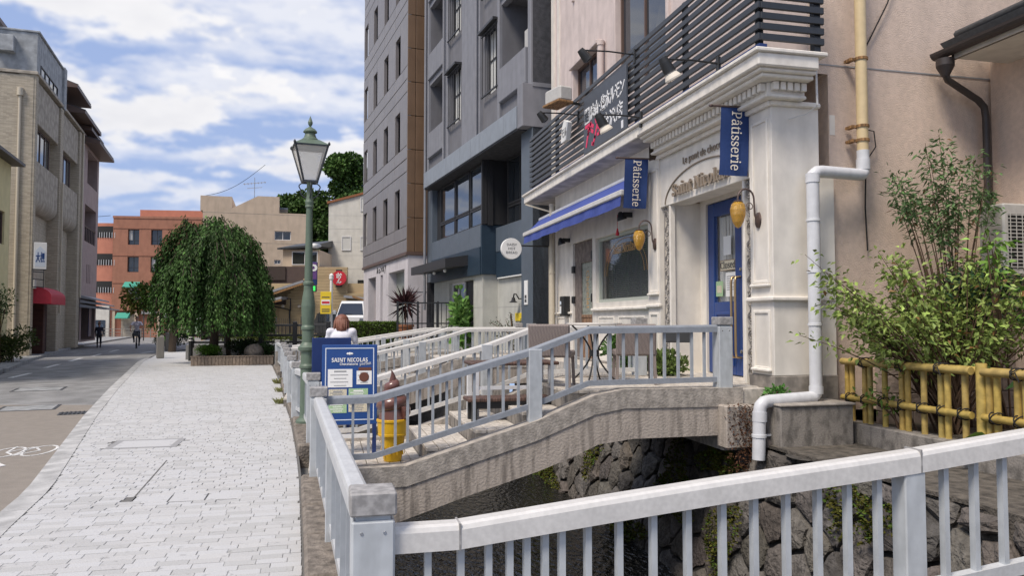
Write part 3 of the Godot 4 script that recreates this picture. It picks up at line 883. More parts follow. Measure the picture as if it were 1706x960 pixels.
func build_canal():
	var wt := MB.new()
	wt.quad(Vector3(-2.5, -1.4, 3), Vector3(4.6, -1.4, 3), Vector3(4.6, -1.4, -27), Vector3(-2.5, -1.4, -27))
	struct("canal_water", wt, "water")
	var lw := MB.new()   # sidewalk side wall and the closed far end
	for i in KERB_R.size() - 2:
		var a: Array = KERB_R[i]
		var b: Array = KERB_R[i + 1]
		lw.quad(Vector3(a[1] + 0.3, -1.8, a[0]), Vector3(b[1] + 0.3, -1.8, b[0]), Vector3(b[1] + 0.3, 0.0, b[0]), Vector3(a[1] + 0.3, 0.0, a[0]))
	lw.quad(Vector3(-1.6, -1.8, -26.6), Vector3(1.2, -1.8, -26.2), Vector3(1.2, 0.6, -26.2), Vector3(-1.6, 0.6, -26.6))
	lw.quad(Vector3(1.0, -1.8, -26.2), Vector3(3.3, -1.8, -22), Vector3(3.3, 0.6, -22), Vector3(1.0, 0.6, -26.2))
	lw.quad(Vector3(3.3, -1.8, -22), Vector3(4.15, -1.8, -17.4), Vector3(4.15, 0.6, -17.4), Vector3(3.3, 0.6, -22))
	struct("canal_wall", lw, "concrete_grey")
	# kerb stones along the water, stopping at each little bridge
	var kerb := struct("canal_kerb", box_of(Vector3(0.02, -0.3, 1.9), Vector3(0.2, -0.01, 2.2)), "canal_stone")
	for run in [[2.0, -7.78], [-9.62, -14.85], [-16.75, -21.2], [-23.9, -27.6]]:
		var z: float = run[0]
		while z > run[1] + 0.1:
			var z1 := maxf(z - rng.randf_range(0.85, 1.05), run[1])
			var a := along(KERB_R, z)
			var b := along(KERB_R, z1)
			var k := MB.new()
			var yaw := atan2(b - a, z1 - z)
			var mid := Vector3((a + b) / 2.0 + 0.17, -0.08, (z + z1) / 2.0)
			k.bev(Transform3D(Basis(Vector3.UP, yaw), mid), Vector3(0.33 + rng.randf_range(-0.015, 0.015), 0.4 + rng.randf_range(-0.02, 0.02), z - z1 - 0.012), 0.02)
			part(kerb, "kerb_stone", k, "canal_stone")
			z = z1
	# rubble stone wall under the shops
	var wall := thing("stone_wall", "mossy rubble stone canal wall under the shops and the garden", "wall", Vector3(4.12, -1.4, -9))
	var bk := MB.new()
	bk.hexa([Vector3(-0.1, -0.4, 12), Vector3(0.6, -0.4, 12), Vector3(0.6, -0.4, -8.6), Vector3(-0.1, -0.4, -8.6), Vector3(0.42, 1.69, 12), Vector3(0.9, 1.69, 12), Vector3(0.9, 1.69, -8.6), Vector3(0.42, 1.69, -8.6)])
	bk.hexa([Vector3(0.42, 1.69, 1.4), Vector3(0.9, 1.69, 1.4), Vector3(0.9, 1.69, -8.6), Vector3(0.42, 1.69, -8.6), Vector3(0.47, 1.98, 1.4), Vector3(0.9, 1.98, 1.4), Vector3(0.9, 1.98, -8.6), Vector3(0.47, 1.98, -8.6)])
	part(wall, "backing", bk, "wall_back")
	# stones: cells of a scattered grid, each its own bulging polygon. u runs along -z, v up the face
	var pts := []
	var su := 0.42
	var sv := 0.33
	for j in range(-1, 9):
		for i in range(-1, 40):
			pts.append(Vector2((i + (0.5 if j % 2 else 0.0) + rng.randf_range(-0.32, 0.32)) * su, (j + rng.randf_range(-0.32, 0.32)) * sv))
	for p in pts:
		if p.x < -0.1 or p.x > 15.2 or p.y < -0.3 or p.y > 2.05: continue
		var cell := PackedVector2Array([p + Vector2(-0.9, -0.9), p + Vector2(0.9, -0.9), p + Vector2(0.9, 0.9), p + Vector2(-0.9, 0.9)])
		for q in pts:
			if q == p or p.distance_squared_to(q) > 2.5: continue
			var m: Vector2 = (p + q) / 2.0
			var nrm: Vector2 = (q - p).normalized()
			var outp := PackedVector2Array()
			for k in cell.size():
				var a := cell[k]
				var b := cell[(k + 1) % cell.size()]
				var da := (a - m).dot(nrm)
				var db := (b - m).dot(nrm)
				if da <= 0: outp.append(a)
				if (da < 0) != (db < 0): outp.append(a.lerp(b, da / (da - db)))
			cell = outp
			if cell.size() < 3: break
		if cell.size() < 3: continue
		var roof := 2.0 if p.x > 4.4 else 1.68
		var ok := true
		for k in cell.size():
			cell[k].y = minf(cell[k].y, roof)
			cell[k].x = clampf(cell[k].x, -0.5, 16.0)
		var ce := Vector2.ZERO
		for q in cell: ce += q / cell.size()
		if cell.size() < 3: continue
		var st := MB.new()
		var g := rng.randf_range(0.55, 1.15)
		st.col = Color(g * rng.randf_range(0.98, 1.1), g, g * rng.randf_range(0.9, 1.02))
		var bulge := rng.randf_range(0.03, 0.09)
		var f := func(q: Vector2, outw: float):   # face leans back a little
			return Vector3(-outw + 0.38 * (q.y / 1.7), q.y, 6.0 - q.x)
		# fine polygon: corners plus mid edges, two rings and a centre
		var ring := PackedVector2Array()
		for k in cell.size():
			var a := cell[k]
			var b := cell[(k + 1) % cell.size()]
			ring.append(a.lerp(b, 0.12)); ring.append(a.lerp(b, 0.5) + (ce - a).normalized() * rng.randf_range(0.0, 0.02)); ring.append(a.lerp(b, 0.88))
		var r0 := []
		var r1 := []
		var r2 := []
		for q in ring:
			var inw := (ce - q).normalized()
			r0.append(f.call(q + inw * 0.014, -0.14))
			r1.append(f.call(q + inw * rng.randf_range(0.018, 0.03), bulge * rng.randf_range(0.45, 0.75)))
			r2.append(f.call(q.lerp(ce, 0.42), bulge * rng.randf_range(0.85, 1.15)))
		var cen = f.call(ce, bulge * rng.randf_range(0.95, 1.25))
		var rn := ring.size()
		for k in rn:
			var l := (k + 1) % rn
			for pr in [[r0, r1], [r1, r2]]:
				st.quad_out(pr[0][k], pr[0][l], pr[1][l], pr[1][k], f.call(ce, -0.5))
			st.tri_out(r2[k], r2[l], cen, f.call(ce, -0.5))
		part(wall, "stone", st, "rock")
	# moss and ferns on it
	for q in [[5.9, 0.95, 0.7, 0.6, 2600, "low moss cushion on the stone wall beside the middle post of the front railing"], [4.95, 1.45, 0.6, 0.25, 1800, "mossy top edge of the stone wall below the end of the drainpipe"], [2.6, 1.4, 0.7, 0.3, 1500, "moss along the wall top below the bamboo fence"], [4.6, 0.6, 0.4, 0.6, 1700, "moss streak low on the stone wall behind the front railing"], [7.2, 0.15, 1.0, 0.25, 2200, "moss and weeds at the water line near the footbridge"], [11.2, 0.2, 1.3, 0.3, 2600, "leafy weeds at the waterline under the footbridge side beam"], [8.9, 0.9, 0.5, 0.5, 1100, "small moss patch on the stones below the footbridge soffit"]]:
		var ms := MB.new()
		for k in q[4]:
			var a := rng.randf() * TAU
			var r := sqrt(rng.randf())
			var lump := 0.75 + 0.25 * sin(a * 3.0 + q[0] * 7.0)
			var u: float = q[0] + cos(a) * r * q[2] * lump
			var v: float = q[1] + sin(a) * r * q[3] * lump
			if rng.randf() > 0.55 + 0.45 * sin(u * 23.0) * sin(v * 19.0 + u * 5.0): continue
			ms.col = color_of(Color(0.085, 0.085, 0.02), 0.45) if rng.randf() < 0.8 else color_of(Color(0.075, 0.12, 0.025), 0.4)
			var c := Vector3(-0.09 + 0.38 * (v / 1.7) - rng.randf() * 0.05, v, 6.0 - u)
			var d := (Vector3(-0.8, rng.randf_range(-0.6, 0.9), rng.randf_range(-1, 1))).normalized()
			ms.leaf(c, d, dir_any(), rng.randf_range(0.02, 0.05), 0.03)
		var o := part(self, numbered("moss"), ms, "moss")
		o.position = Vector3(4.12, -1.4, -9)
		tag(o, q[5], "moss")
		o.set_meta("kind", "stuff")

func box_of(a: Vector3, b: Vector3, r := 0.0) -> MB:
	var m := MB.new()
	if r > 0: m.bevb(a, b, r)
	else: m.box(a, b)
	return m

# ---------------------------------------------------------------- railings and footbridges
func rail(label: String, path: Array, bars: Array, posts: Array, o := {}) -> Node3D:
	# path: points on top of the hand rail; bars: distances in plan; posts: [distance, top, foot, size, cap]
	var base: Vector3 = path[0] * Vector3(1, 0, 1)
	var t := thing(o.get("called", "bridge_railing"), label, "railing", base, 0.0, o.get("group", ""))
	var loc := []
	for p in path: loc.append(p - base)
	var cum := [0.0]
	for i in loc.size() - 1: cum.append(cum[i] + Vector2(loc[i + 1].x - loc[i].x, loc[i + 1].z - loc[i].z).length())
	var at := func(s: float) -> Vector3:
		for i in loc.size() - 1:
			if s <= cum[i + 1] or i == loc.size() - 2:
				return loc[i].lerp(loc[i + 1], (s - cum[i]) / (cum[i + 1] - cum[i]))
		return loc[0]
	var w: float = o.get("w", 0.09)
	var h: float = o.get("h", 0.075)
	var e := w * 0.22
	var prof := [Vector2(-w / 2, -h), Vector2(w / 2, -h), Vector2(w / 2, -e * 1.1), Vector2(w / 2 - e * 0.35, -e * 0.35), Vector2(w / 2 - e, 0), Vector2(-w / 2 + e, 0), Vector2(-w / 2 + e * 0.35, -e * 0.35), Vector2(-w / 2, -e * 1.1)]
	var tr := MB.new()
	tr.sweep(loc, prof)
	part(t, "top_rail", tr, o.get("mat", "rail_pale"))
	var drop: float = o.get("drop", 0.59)
	var lh: float = o.get("lh", 0.055)
	var lp := []
	for p in loc: lp.append(p + Vector3(0, -drop, 0))
	var lr := MB.new()
	lr.sweep(lp, [Vector2(-0.025, -lh), Vector2(0.025, -lh), Vector2(0.025, 0), Vector2(-0.025, 0)])
	part(t, "bottom_rail", lr, o.get("low", o.get("mat", "rail_pale")))
	var along_z: bool = absf(loc[-1].z) > absf(loc[-1].x)
	var bw: float = o.get("bw", 0.025)
	for s in bars:
		var p: Vector3 = at.call(s)
		var b := MB.new()
		var bx := bw if not along_z else bw * 1.3
		var bz := bw * 1.3 if not along_z else bw
		b.box(Vector3(-bx / 2, -drop - 0.004 - p.y * 0, -bz / 2), Vector3(bx / 2, -h + 0.006, bz / 2))
		var bo := part(t, "baluster", b, o.get("barmat", "rail_bar"))
		bo.position = p
	for q in posts:
		var p: Vector3 = at.call(q[0])
		var sz: float = q[3]
		var pm := MB.new()
		var top: float = q[1]
		if q[4]:
			pm.bevb(Vector3(-sz / 2 + 0.004, q[2], -sz / 2 + 0.004), Vector3(sz / 2 - 0.004, top - 0.105, sz / 2 - 0.004), 0.008)
			pm.box(Vector3(-sz / 2 + 0.02, top - 0.106, -sz / 2 + 0.02), Vector3(sz / 2 - 0.02, top - 0.088, sz / 2 - 0.02))
		else:
			pm.bevb(Vector3(-sz / 2, q[2], -sz * 0.42), Vector3(sz / 2, top, sz * 0.42), 0.006)
		var po := part(t, "post", pm, o.get("postmat", "post_pale"))
		po.position = Vector3(p.x, 0, p.z)
		if q[4]:
			var cm := MB.new()
			cm.bevb(Vector3(-sz / 2 - 0.002, top - 0.088, -sz / 2 - 0.002), Vector3(sz / 2 + 0.002, top, sz / 2 + 0.002), 0.007)
			for sx in [-0.25, 0.25]:
				var bolt := MB.new()
				bolt.lathe([Vector2(0.008, 0), Vector2(0.006, 0.004)], 8, Transform3D(Basis(Vector3.RIGHT, PI / 2), Vector3(sx * sz, top - 0.15, sz / 2 - 0.006)))
				part(po, "bolt", bolt, "chrome")
			part(po, "cap", cm, "post_cap")
	return t

func steps(a: float, b: float, d: float) -> Array:
	var r := []
	var n := int(round((b - a) / d))
	for i in n + 1: r.append(lerpf(a, b, float(i) / n))
	return r

func footbridge(label: String, z0: float, z1: float, x0: float, prof_top: Array, prof_low: Array, treads: Array, fine: bool) -> Node3D:
	var t := thing("footbridge", label, "footbridge", Vector3(0, 0, z0))
	var dz := z1 - z0
	for side in [0, 1]:
		var za := 0.0 if side == 0 else dz + 0.2
		# upper kerb of the side beam stands a centimetre proud of the beam
		var lip := []
		for p in prof_top: lip.append(p)
		for i in range(prof_top.size() - 1, -1, -1): lip.append(prof_top[i] - Vector2(0, 0.2))
		var lm := MB.new()
		lm.prism(lip, za - 0.2, za + 0.012)
		part(t, "side_kerb", lm, "concrete_lip")
		var beam := []
		for p in prof_top: beam.append(p - Vector2(0, 0.2))
		for i in range(prof_low.size() - 1, -1, -1): beam.append(prof_low[i])
		var bm := MB.new()
		bm.prism(beam, za - 0.2, za)
		part(t, "side_beam", bm, "concrete")
	var slab := []
	for p in prof_top: slab.append(p - Vector2(0, 0.3))
	for i in range(prof_low.size() - 1, -1, -1): slab.append(prof_low[i] + Vector2(0, 0.03))
	var sm := MB.new()
	sm.prism(slab, dz + 0.2, -0.2)
	part(t, "slab", sm, "concrete_grey")
	for k in treads.size():
		var q: Array = treads[k]   # x from, x to, top
		var rm := MB.new()
		rm.box(Vector3(q[0] + 0.005, q[2] - 0.3, dz + 0.21), Vector3(q[1] - 0.002, q[2] - 0.035, -0.21))
		part(t, "riser", rm, "concrete_grey")
		var n := int(round((q[1] - q[0]) / 0.118))
		for i in n:
			var a: float = lerpf(q[0], q[1], float(i) / n)
			var b: float = lerpf(q[0], q[1], float(i + 1) / n)
			var tm := MB.new()
			tm.bevb(Vector3(a + 0.004, q[2] - 0.035, dz + 0.205), Vector3(b - 0.004, q[2] + rng.randf_range(-0.002, 0.002), -0.205), 0.004)
			part(t, "tread_tile", tm, "deck_tile")
	return t

func build_bridges():
	var top := [Vector2(0.1, 0.18), Vector2(0.78, 0.19), Vector2(2.1, 0.585), Vector2(2.72, 0.83), Vector2(3.05, 0.885), Vector2(4.42, 0.875)]
	var low := [Vector2(0.1, -0.46), Vector2(0.68, -0.36), Vector2(1.37, -0.14), Vector2(2.1, 0.07), Vector2(2.5, 0.21), Vector2(2.76, 0.32), Vector2(3.14, 0.365), Vector2(4.42, 0.37)]
	var treads := [[-0.15, 1.0, 0.15], [1.0, 1.5, 0.32], [1.5, 2.0, 0.48], [2.0, 2.5, 0.65], [2.5, 4.75, 0.865]]
	footbridge("stained concrete footbridge with tiled steps up to the blue door", -7.6, -9.75, 0.1, top, low, treads, true)
	var x1 := [0.27, 0.42, 0.56, 0.68, 0.8, 0.92, 1.05, 1.19, 1.32, 1.47, 1.62, 1.77, 1.93, 2.29, 2.45, 2.61, 2.76, 2.93, 3.08, 3.23, 3.4, 3.55, 3.71, 3.87, 4.02]
	var px := 0.02
	var b1 := []
	for x in x1: b1.append(x - px)
	var y1 := func(dx): return [Vector3(px + dx, 0.872, 0), Vector3(0.47 + dx, 0.878, 0), Vector3(2.07 + dx, 1.325, 0), Vector3(2.69 + dx, 1.545, 0), Vector3(4.2 + dx, 1.56, 0)]
	var path := []
	for p in y1.call(0.0): path.append(Vector3(p.x, p.y, -7.7))
	rail("grey bent railing on the near side of the first footbridge, over the stained beam", path, b1, [[2.1 - px, 1.31, 0.56, 0.14, false], [4.24 - px, 1.645, 0.86, 0.17, true]], {"mat": "rail_grey", "drop": 0.57, "postmat": "post_pale", "h": 0.08})
	path = []
	for p in y1.call(-0.05): path.append(Vector3(p.x - 0.02, p.y - 0.01, -9.66))
	rail("white bent railing on the far side of the first footbridge, behind the chocolate cone", path, steps(0.14, 1.9, 0.15) + steps(2.2, 4.0, 0.15), [[2.05, 1.3, 0.55, 0.14, false], [4.14, 1.64, 0.86, 0.17, true]], {"mat": "rail_white", "drop": 0.57})
	# second footbridge
	var tb := []
	for p in top: tb.append(Vector2(p.x - 0.55 if p.x < 0.5 else p.x - 0.3, p.y))
	tb[5] = Vector2(4.3, 0.875)
	var lb := []
	for p in low: lb.append(Vector2(p.x - 0.55 if p.x < 0.5 else p.x - 0.3, p.y))
	lb[7] = Vector2(4.3, 0.37)
	footbridge("second concrete footbridge, farther along the canal", -14.85, -16.85, -0.5, tb, lb, [[-0.75, 0.7, 0.15], [0.7, 1.2, 0.32], [1.2, 1.7, 0.48], [1.7, 2.2, 0.65], [2.2, 4.3, 0.865]], false)
	for q in [[-14.9, "white railing on the near side of the second footbridge", 2.72, 4.0], [-16.75, "white railing on the far side of the second footbridge", 2.6, 4.2]]:
		var pp := [Vector3(-0.5, 0.87, q[0]), Vector3(0.3, 0.875, q[0]), Vector3(q[2] - 0.55, 1.29, q[0]), Vector3(q[2], 1.46, q[0]), Vector3(q[3], 1.47, q[0])]
		rail(q[1], pp, steps(0.15, q[2] + 0.1, 0.15) + steps(q[2] + 0.3, q[3] + 0.35, 0.15), [[q[2] - 0.4, 1.2, 0.4, 0.14, false], [q[3] + 0.5, 1.55, 0.8, 0.16, true]], {"mat": "rail_white"})
	# third, flatter crossing near the end of the canal
	var tc := [Vector2(-1.0, 0.2), Vector2(0.2, 0.3), Vector2(3.0, 0.72), Vector2(3.6, 0.74)]
	var lc := [Vector2(-1.0, -0.3), Vector2(0.2, -0.2), Vector2(3.0, 0.2), Vector2(3.6, 0.2)]
	footbridge("third, flatter concrete footbridge at the far end of the canal", -21.3, -23.9, -1.0, tc, lc, [[-1.1, 0.3, 0.2], [0.3, 1.5, 0.36], [1.5, 3.6, 0.62]], false)
	for q in [[-21.4, "white low railing on the near side of the third footbridge"], [-23.8, "white low railing on the far side of the third footbridge, before the hedge"]]:
		var pp := [Vector3(-0.95, 0.88, q[0]), Vector3(0.3, 0.98, q[0]), Vector3(3.0, 1.39, q[0]), Vector3(3.6, 1.4, q[0])]
		rail(q[1], pp, steps(0.2, 4.4, 0.17), [[2.5, 1.15, 0.4, 0.12, false], [4.5, 1.45, 0.6, 0.15, true]], {"mat": "rail_white"})

func build_front_rails():
	# the bridge underfoot: white rail across the lower right
	var z := -3.0
	var us := [0.392, 0.52, 0.63, 0.715, 0.785, 0.86, 0.93, 1.04, 1.175, 1.325, 1.48, 1.64, 1.79, 1.945, 2.10, 2.25, 2.405, 2.76, 2.925, 3.085, 3.25, 3.42, 3.6, 3.78]
	var b := []
	for x in us: b.append(x - 0.18)
	var fr := rail("white hand railing across the foreground with a grey capped corner post", [Vector3(0.18, 0.822, z), Vector3(0.5, 0.822, z), Vector3(1.1, 0.884, z), Vector3(1.64, 0.936, z), Vector3(2.57, 1.015, z), Vector3(3.22, 1.085, z), Vector3(4.3, 1.2, z)], b, [[0.0, 0.965, 0.1, 0.168, true], [2.39, 0.965, 0.1, 0.11, false], [4.1, 1.1, 0.1, 0.12, false]], {"called": "front_railing", "mat": "rail_white", "drop": 0.6, "w": 0.1, "h": 0.098, "bw": 0.026, "low": "rail_pale", "lh": 0.06, "barmat": "post_pale"})
	for x in [0.33, 2.42]:
		var jy: float = 0.822 if x < 1.0 else 1.0215
		part(fr, "seam", box_of(Vector3(x - 0.004, jy - 0.1, -0.0515), Vector3(x + 0.004, jy + 0.0015, 0.0515)), "post_cap")
	# and its concrete, mostly out of sight
	var fb := MB.new()
	fb.prism([Vector2(0.1, 0.12), Vector2(0.5, 0.13), Vector2(4.3, 0.45), Vector2(4.3, -0.1), Vector2(0.1, -0.4)], -3.1, -0.6)
	struct("bridge_deck", fb, "ledge_concrete")
	# along the water between the footbridges
	rail("pale railing on the canal kerb from the corner post to the first footbridge", [Vector3(0.175, 0.86, -3.05), Vector3(0.06, 0.865, -5.4), Vector3(-0.055, 0.875, -7.7)], [0.35, 0.75, 1.15, 1.55, 1.95, 2.7, 3.1, 3.5, 3.9, 4.3], [[2.33, 0.8, 0.1, 0.1, false], [4.65, 0.965, 0.1, 0.165, true]], {"called": "canal_railing", "mat": "rail_pale", "drop": 0.62, "w": 0.1, "h": 0.09, "bw": 0.05, "group": ""})
	rail("pale canal railing between the lamp post and the first footbridge", [Vector3(-0.135, 0.87, -9.8), Vector3(-0.26, 0.87, -11.4)], steps(0.2, 1.4, 0.2), [[0.0, 0.965, 0.1, 0.165, true]], {"called": "canal_railing", "mat": "rail_pale", "w": 0.1, "h": 0.09, "bw": 0.04})
	rail("pale canal railing just beyond the lamp post", [Vector3(-0.3, 0.87, -11.9), Vector3(-0.42, 0.87, -12.5), Vector3(-0.594, 0.87, -14.8)], steps(0.2, 2.7, 0.2), [[0.62, 0.965, 0.1, 0.165, true], [2.9, 0.965, 0.1, 0.165, true]], {"called": "canal_railing", "mat": "rail_pale", "w": 0.1, "h": 0.09, "bw": 0.04})
	rail("pale canal railing between the second and third footbridges", [Vector3(-0.74, 0.87, -16.75), Vector3(-1.02, 0.88, -21.3)], steps(0.25, 4.3, 0.24), [[0.0, 0.965, 0.1, 0.165, true], [2.3, 0.965, 0.1, 0.165, true], [4.55, 0.965, 0.1, 0.165, true]], {"called": "canal_railing", "mat": "rail_pale", "w": 0.1, "h": 0.09, "bw": 0.04})
	rail("pale canal railing at the far end of the canal next to the planter", [Vector3(-1.2, 0.88, -23.9), Vector3(-1.56, 0.88, -27.2)], steps(0.25, 3.0, 0.26), [[0.0, 0.965, 0.1, 0.165, true], [3.3, 0.965, 0.1, 0.165, true]], {"called": "canal_railing", "mat": "rail_pale", "w": 0.1, "h": 0.09, "bw": 0.04})

# ---------------------------------------------------------------- buildings
func window(parent: Node, x0: float, x1: float, y0: float, y1: float, z: float, deep: float, bars: Array, frame := "frame_dark", glass := "glass_dark", fw := 0.05, sills := false) -> MeshInstance3D:
	# frame set back in its opening; bars: mullions as fractions across, transoms as negative fractions up
	var f := MB.new()
	var zb := z - deep
	f.box(Vector3(x0, y0, zb), Vector3(x0 + fw, y1, zb + 0.05)); f.box(Vector3(x1 - fw, y0, zb), Vector3(x1, y1, zb + 0.05))
	f.box(Vector3(x0 + fw, y0, zb), Vector3(x1 - fw, y0 + fw, zb + 0.05)); f.box(Vector3(x0 + fw, y1 - fw, zb), Vector3(x1 - fw, y1, zb + 0.05))
	var vs := [x0 + fw]
	for b in bars:
		if b > 0:
			var x := lerpf(x0, x1, b)
			f.box(Vector3(x - fw * 0.45, y0 + fw, zb), Vector3(x + fw * 0.45, y1 - fw, zb + 0.045))
			vs.append(x)
		else:
			var y := lerpf(y0, y1, -b)
			f.box(Vector3(x0 + fw, y - fw * 0.4, zb), Vector3(x1 - fw, y + fw * 0.4, zb + 0.042))
	vs.append(x1 - fw)
	var w := part(parent, "window", f, frame)
	for i in vs.size() - 1:
		var g := MB.new()
		var tilt := rng.randf_range(-0.004, 0.004)
		g.quad(Vector3(vs[i], y0 + fw, zb + 0.012 + tilt), Vector3(vs[i + 1], y0 + fw, zb + 0.012 - tilt), Vector3(vs[i + 1], y1 - fw, zb + 0.012), Vector3(vs[i], y1 - fw, zb + 0.012))
		part(w, "pane", g, glass)
	if sills:
		var s := MB.new()
		s.bevb(Vector3(x0 - 0.05, y0 - 0.06, z - 0.02), Vector3(x1 + 0.05, y0, z + 0.06), 0.01)
		part(w, "sill", s, "frame_white")
	return w

func mould(mb: MB, x0: float, x1: float, y0: float, y1: float, z: float, w := 0.035, d := 0.016):   # a raised rectangular moulding
	mb.bevb(Vector3(x0, y0, z - 0.005), Vector3(x0 + w, y1, z + d), 0.006); mb.bevb(Vector3(x1 - w, y0, z - 0.005), Vector3(x1, y1, z + d), 0.006)
	mb.bevb(Vector3(x0 + w, y0, z - 0.005), Vector3(x1 - w, y0 + w, z + d * 0.96), 0.006); mb.bevb(Vector3(x0 + w, y1 - w, z - 0.005), Vector3(x1 - w, y1, z + d * 0.96), 0.006)

const SHOP := Vector3(4.75, 0, -7.5)

func build_shop():
	var p := thing("pink_building", "pink stuccoed building standing behind the blue doored cake shop front", "building", SHOP, -90)
	var mass := MB.new()
	mass.box(Vector3(-10.1, 4.42, -12), Vector3(-0.1, 16, -0.75))
	mass.box(Vector3(-8.28, 0.2, -12), Vector3(-0.1, 4.42, -0.8))
	mass.quad(Vector3(-10.1, 4.42, -0.75), Vector3(-10.1, 4.42, -0.55), Vector3(-10.1, 16, -0.55), Vector3(-10.1, 16, -0.75))
	mass.quad(Vector3(-0.1, 4.42, -0.55), Vector3(-0.1, 4.42, -0.75), Vector3(-0.1, 16, -0.75), Vector3(-0.1, 16, -0.55))
	part(p, "wall", mass, "pink")
	var holes := [[-8.5, -6.95, 5.75, 7.15], [-5.95, -3.75, 5.7, 8.1], [-2.7, -0.9, 7.0, 9.0], [-8.5, -6.95, 9.0, 10.6]]
	var fr := MB.new()
	fr.holed(-10.1, -0.1, 4.42, 16, -0.55, holes, 0.16)
	part(p, "front_wall", fr, "pink_pale")
	window(p, -8.5, -6.95, 5.75, 7.15, -0.55, 0.12, [0.5], "frame_brown", "glass_sky", 0.06)
	window(p, -5.95, -3.75, 5.7, 8.1, -0.55, 0.12, [0.5], "frame_brown", "glass_sky", 0.06)
	window(p, -2.7, -0.9, 7.0, 9.0, -0.55, 0.12, [0.5], "frame_brown", "glass_sky", 0.06)
	window(p, -8.5, -6.95, 9.0, 10.6, -0.55, 0.12, [0.5], "frame_brown", "glass_sky", 0.06)
	var hood := MB.new()
	for h in holes:
		hood.bevb(Vector3(h[0] - 0.12, h[3], -0.56), Vector3(h[1] + 0.12, h[3] + 0.08, -0.44), 0.01)
		hood.bevb(Vector3(h[0] - 0.1, h[2] - 0.3, -0.56), Vector3(h[0], h[3], -0.5), 0.01)
		hood.bevb(Vector3(h[1], h[2] - 0.3, -0.56), Vector3(h[1] + 0.1, h[3], -0.5), 0.01)
	part(p, "window_trim", hood, "pink_pale")
	var edge := MB.new()
	edge.box(Vector3(-10.16, 4.42, -0.6), Vector3(-9.98, 16, -0.5))
	edge.box(Vector3(-9.72, 4.42, -0.56), Vector3(-9.6, 16, -0.515))
	part(p, "corner_trim", edge, "cream")
	# joint line of the side wall
	var jl := MB.new()
	jl.box(Vector3(-0.11, 4.52, -9.0), Vector3(-0.093, 4.535, -0.6))
	part(p, "joint", jl, "print_grey")
	var st := MB.new()   # scar of an old fixing
	st.box(Vector3(-0.11, 3.72, -0.88), Vector3(-0.096, 3.95, -0.81))
	part(p, "patch", st, "cream")
	# vent pipe by the upper windows
	var vp := MB.new()
	vp.tube([Vector3(-6.62, 5.0, -0.46), Vector3(-6.62, 7.05, -0.46), Vector3(-6.62, 7.12, -0.5)], 0.06, 10)
	vp.tube([Vector3(-6.62, 7.03, -0.46), Vector3(-6.62, 7.12, -0.46)], 0.075, 10)
	part(p, "vent_pipe", vp, "pink_pale")

	# cream shop front
	var s := thing("cake_shop_front", "cream classical cake shop front with dentil cornice, blue door and window", "shop front", SHOP, -90)
	var w := MB.new()
	w.holed(-8.3, -3.35, 0.86, 4.27, -0.03, [[-5.77, -3.4, 1.93, 3.1], [-7.1, -5.95, 0.86, 3.14]], 0.14)
	w.box(Vector3(-8.3, 0.3, -0.8), Vector3(-8.16, 4.27, -0.032))
	part(s, "window_wall", w, "cream")
	var pl := MB.new()
	pl.box(Vector3(-3.35, 0.86, -0.3), Vector3(-2.92, 4.02, 0.0))
	part(s, "pilaster", pl, "cream")
	var pr := MB.new()
	pr.bevb(Vector3(-0.46, 1.0, -0.6), Vector3(0.0, 4.05, 0.0), 0.008)
	pr.box(Vector3(-0.4, 0.98, -0.78), Vector3(-0.004, 3.2, -0.6))
	part(s, "pilaster", pr, "cream")
	var plh := MB.new()
	plh.bevb(Vector3(-0.5, 0.3, -0.79), Vector3(0.012, 1.0, 0.012), 0.01)
	plh.bevb(Vector3(-8.3, 0.3, -0.3), Vector3(-2.9, 0.9, 0.0), 0.01)
	part(s, "plinth", plh, "plinth")
	# mouldings
	var mo := MB.new()
	mould(mo, -0.4, -0.06, 2.02, 3.86, 0.0); mould(mo, -0.4, -0.06, 1.06, 1.72, 0.0)
	mould(mo, -3.29, -2.98, 2.02, 3.86, 0.0); mould(mo, -3.29, -2.98, 1.0, 1.72, 0.0)
	for q in [[-0.42, -0.04, 1.98], [-0.42, -0.04, 1.04], [-3.31, -2.96, 1.98]]:
		mo.bevb(Vector3(q[0], q[2], 0), Vector3(q[1], q[2] + 0.035, 0.045), 0.01)
	for q in [[-5.62, -4.85], [-4.65, -3.55], [-8.2, -7.3]]: mould(mo, q[0], q[1], 1.02, 1.68, -0.03, 0.03, 0.014)
	mo.bevb(Vector3(-0.5, 1.82, -0.62), Vector3(0.045, 1.87, 0.045), 0.012)
	mo.box(Vector3(-0.02, 1.83, -0.78), Vector3(0.012, 1.86, -0.62))
	mo.bevb(Vector3(-3.37, 1.8, -0.02), Vector3(-2.9, 1.85, 0.04), 0.012)
	mo.bevb(Vector3(-5.9, 1.78, -0.06), Vector3(-3.35, 1.83, 0.03), 0.012); mo.bevb(Vector3(-8.3, 1.74, -0.06), Vector3(-7.16, 1.78, 0.02), 0.01)
	mo.bevb(Vector3(-2.93, 3.97, 0), Vector3(0.03, 4.03, 0.05), 0.012); mo.bevb(Vector3(-0.02, 3.975, -0.6), Vector3(0.05, 4.03, 0.02), 0.012)
	part(s, "moulding", mo, "cream_cornice")
	# fascia above the door, with its lettering and arch
	var fa := MB.new()
	fa.bevb(Vector3(-2.92, 3.26, -0.3), Vector3(-0.46, 3.99, -0.012), 0.006)
	part(s, "fascia", fa, "cream")
	var arch := MB.new()
	var ap := []
	for i in 33:
		var a := PI * i / 32.0
		ap.append(Vector3(-1.62 - cos(a) * -1.12, 3.28 + sin(a) * 0.42, -0.004))
	arch.tube(ap, 0.011, 6)
	part(s, "arch", arch, "letter_bronze")
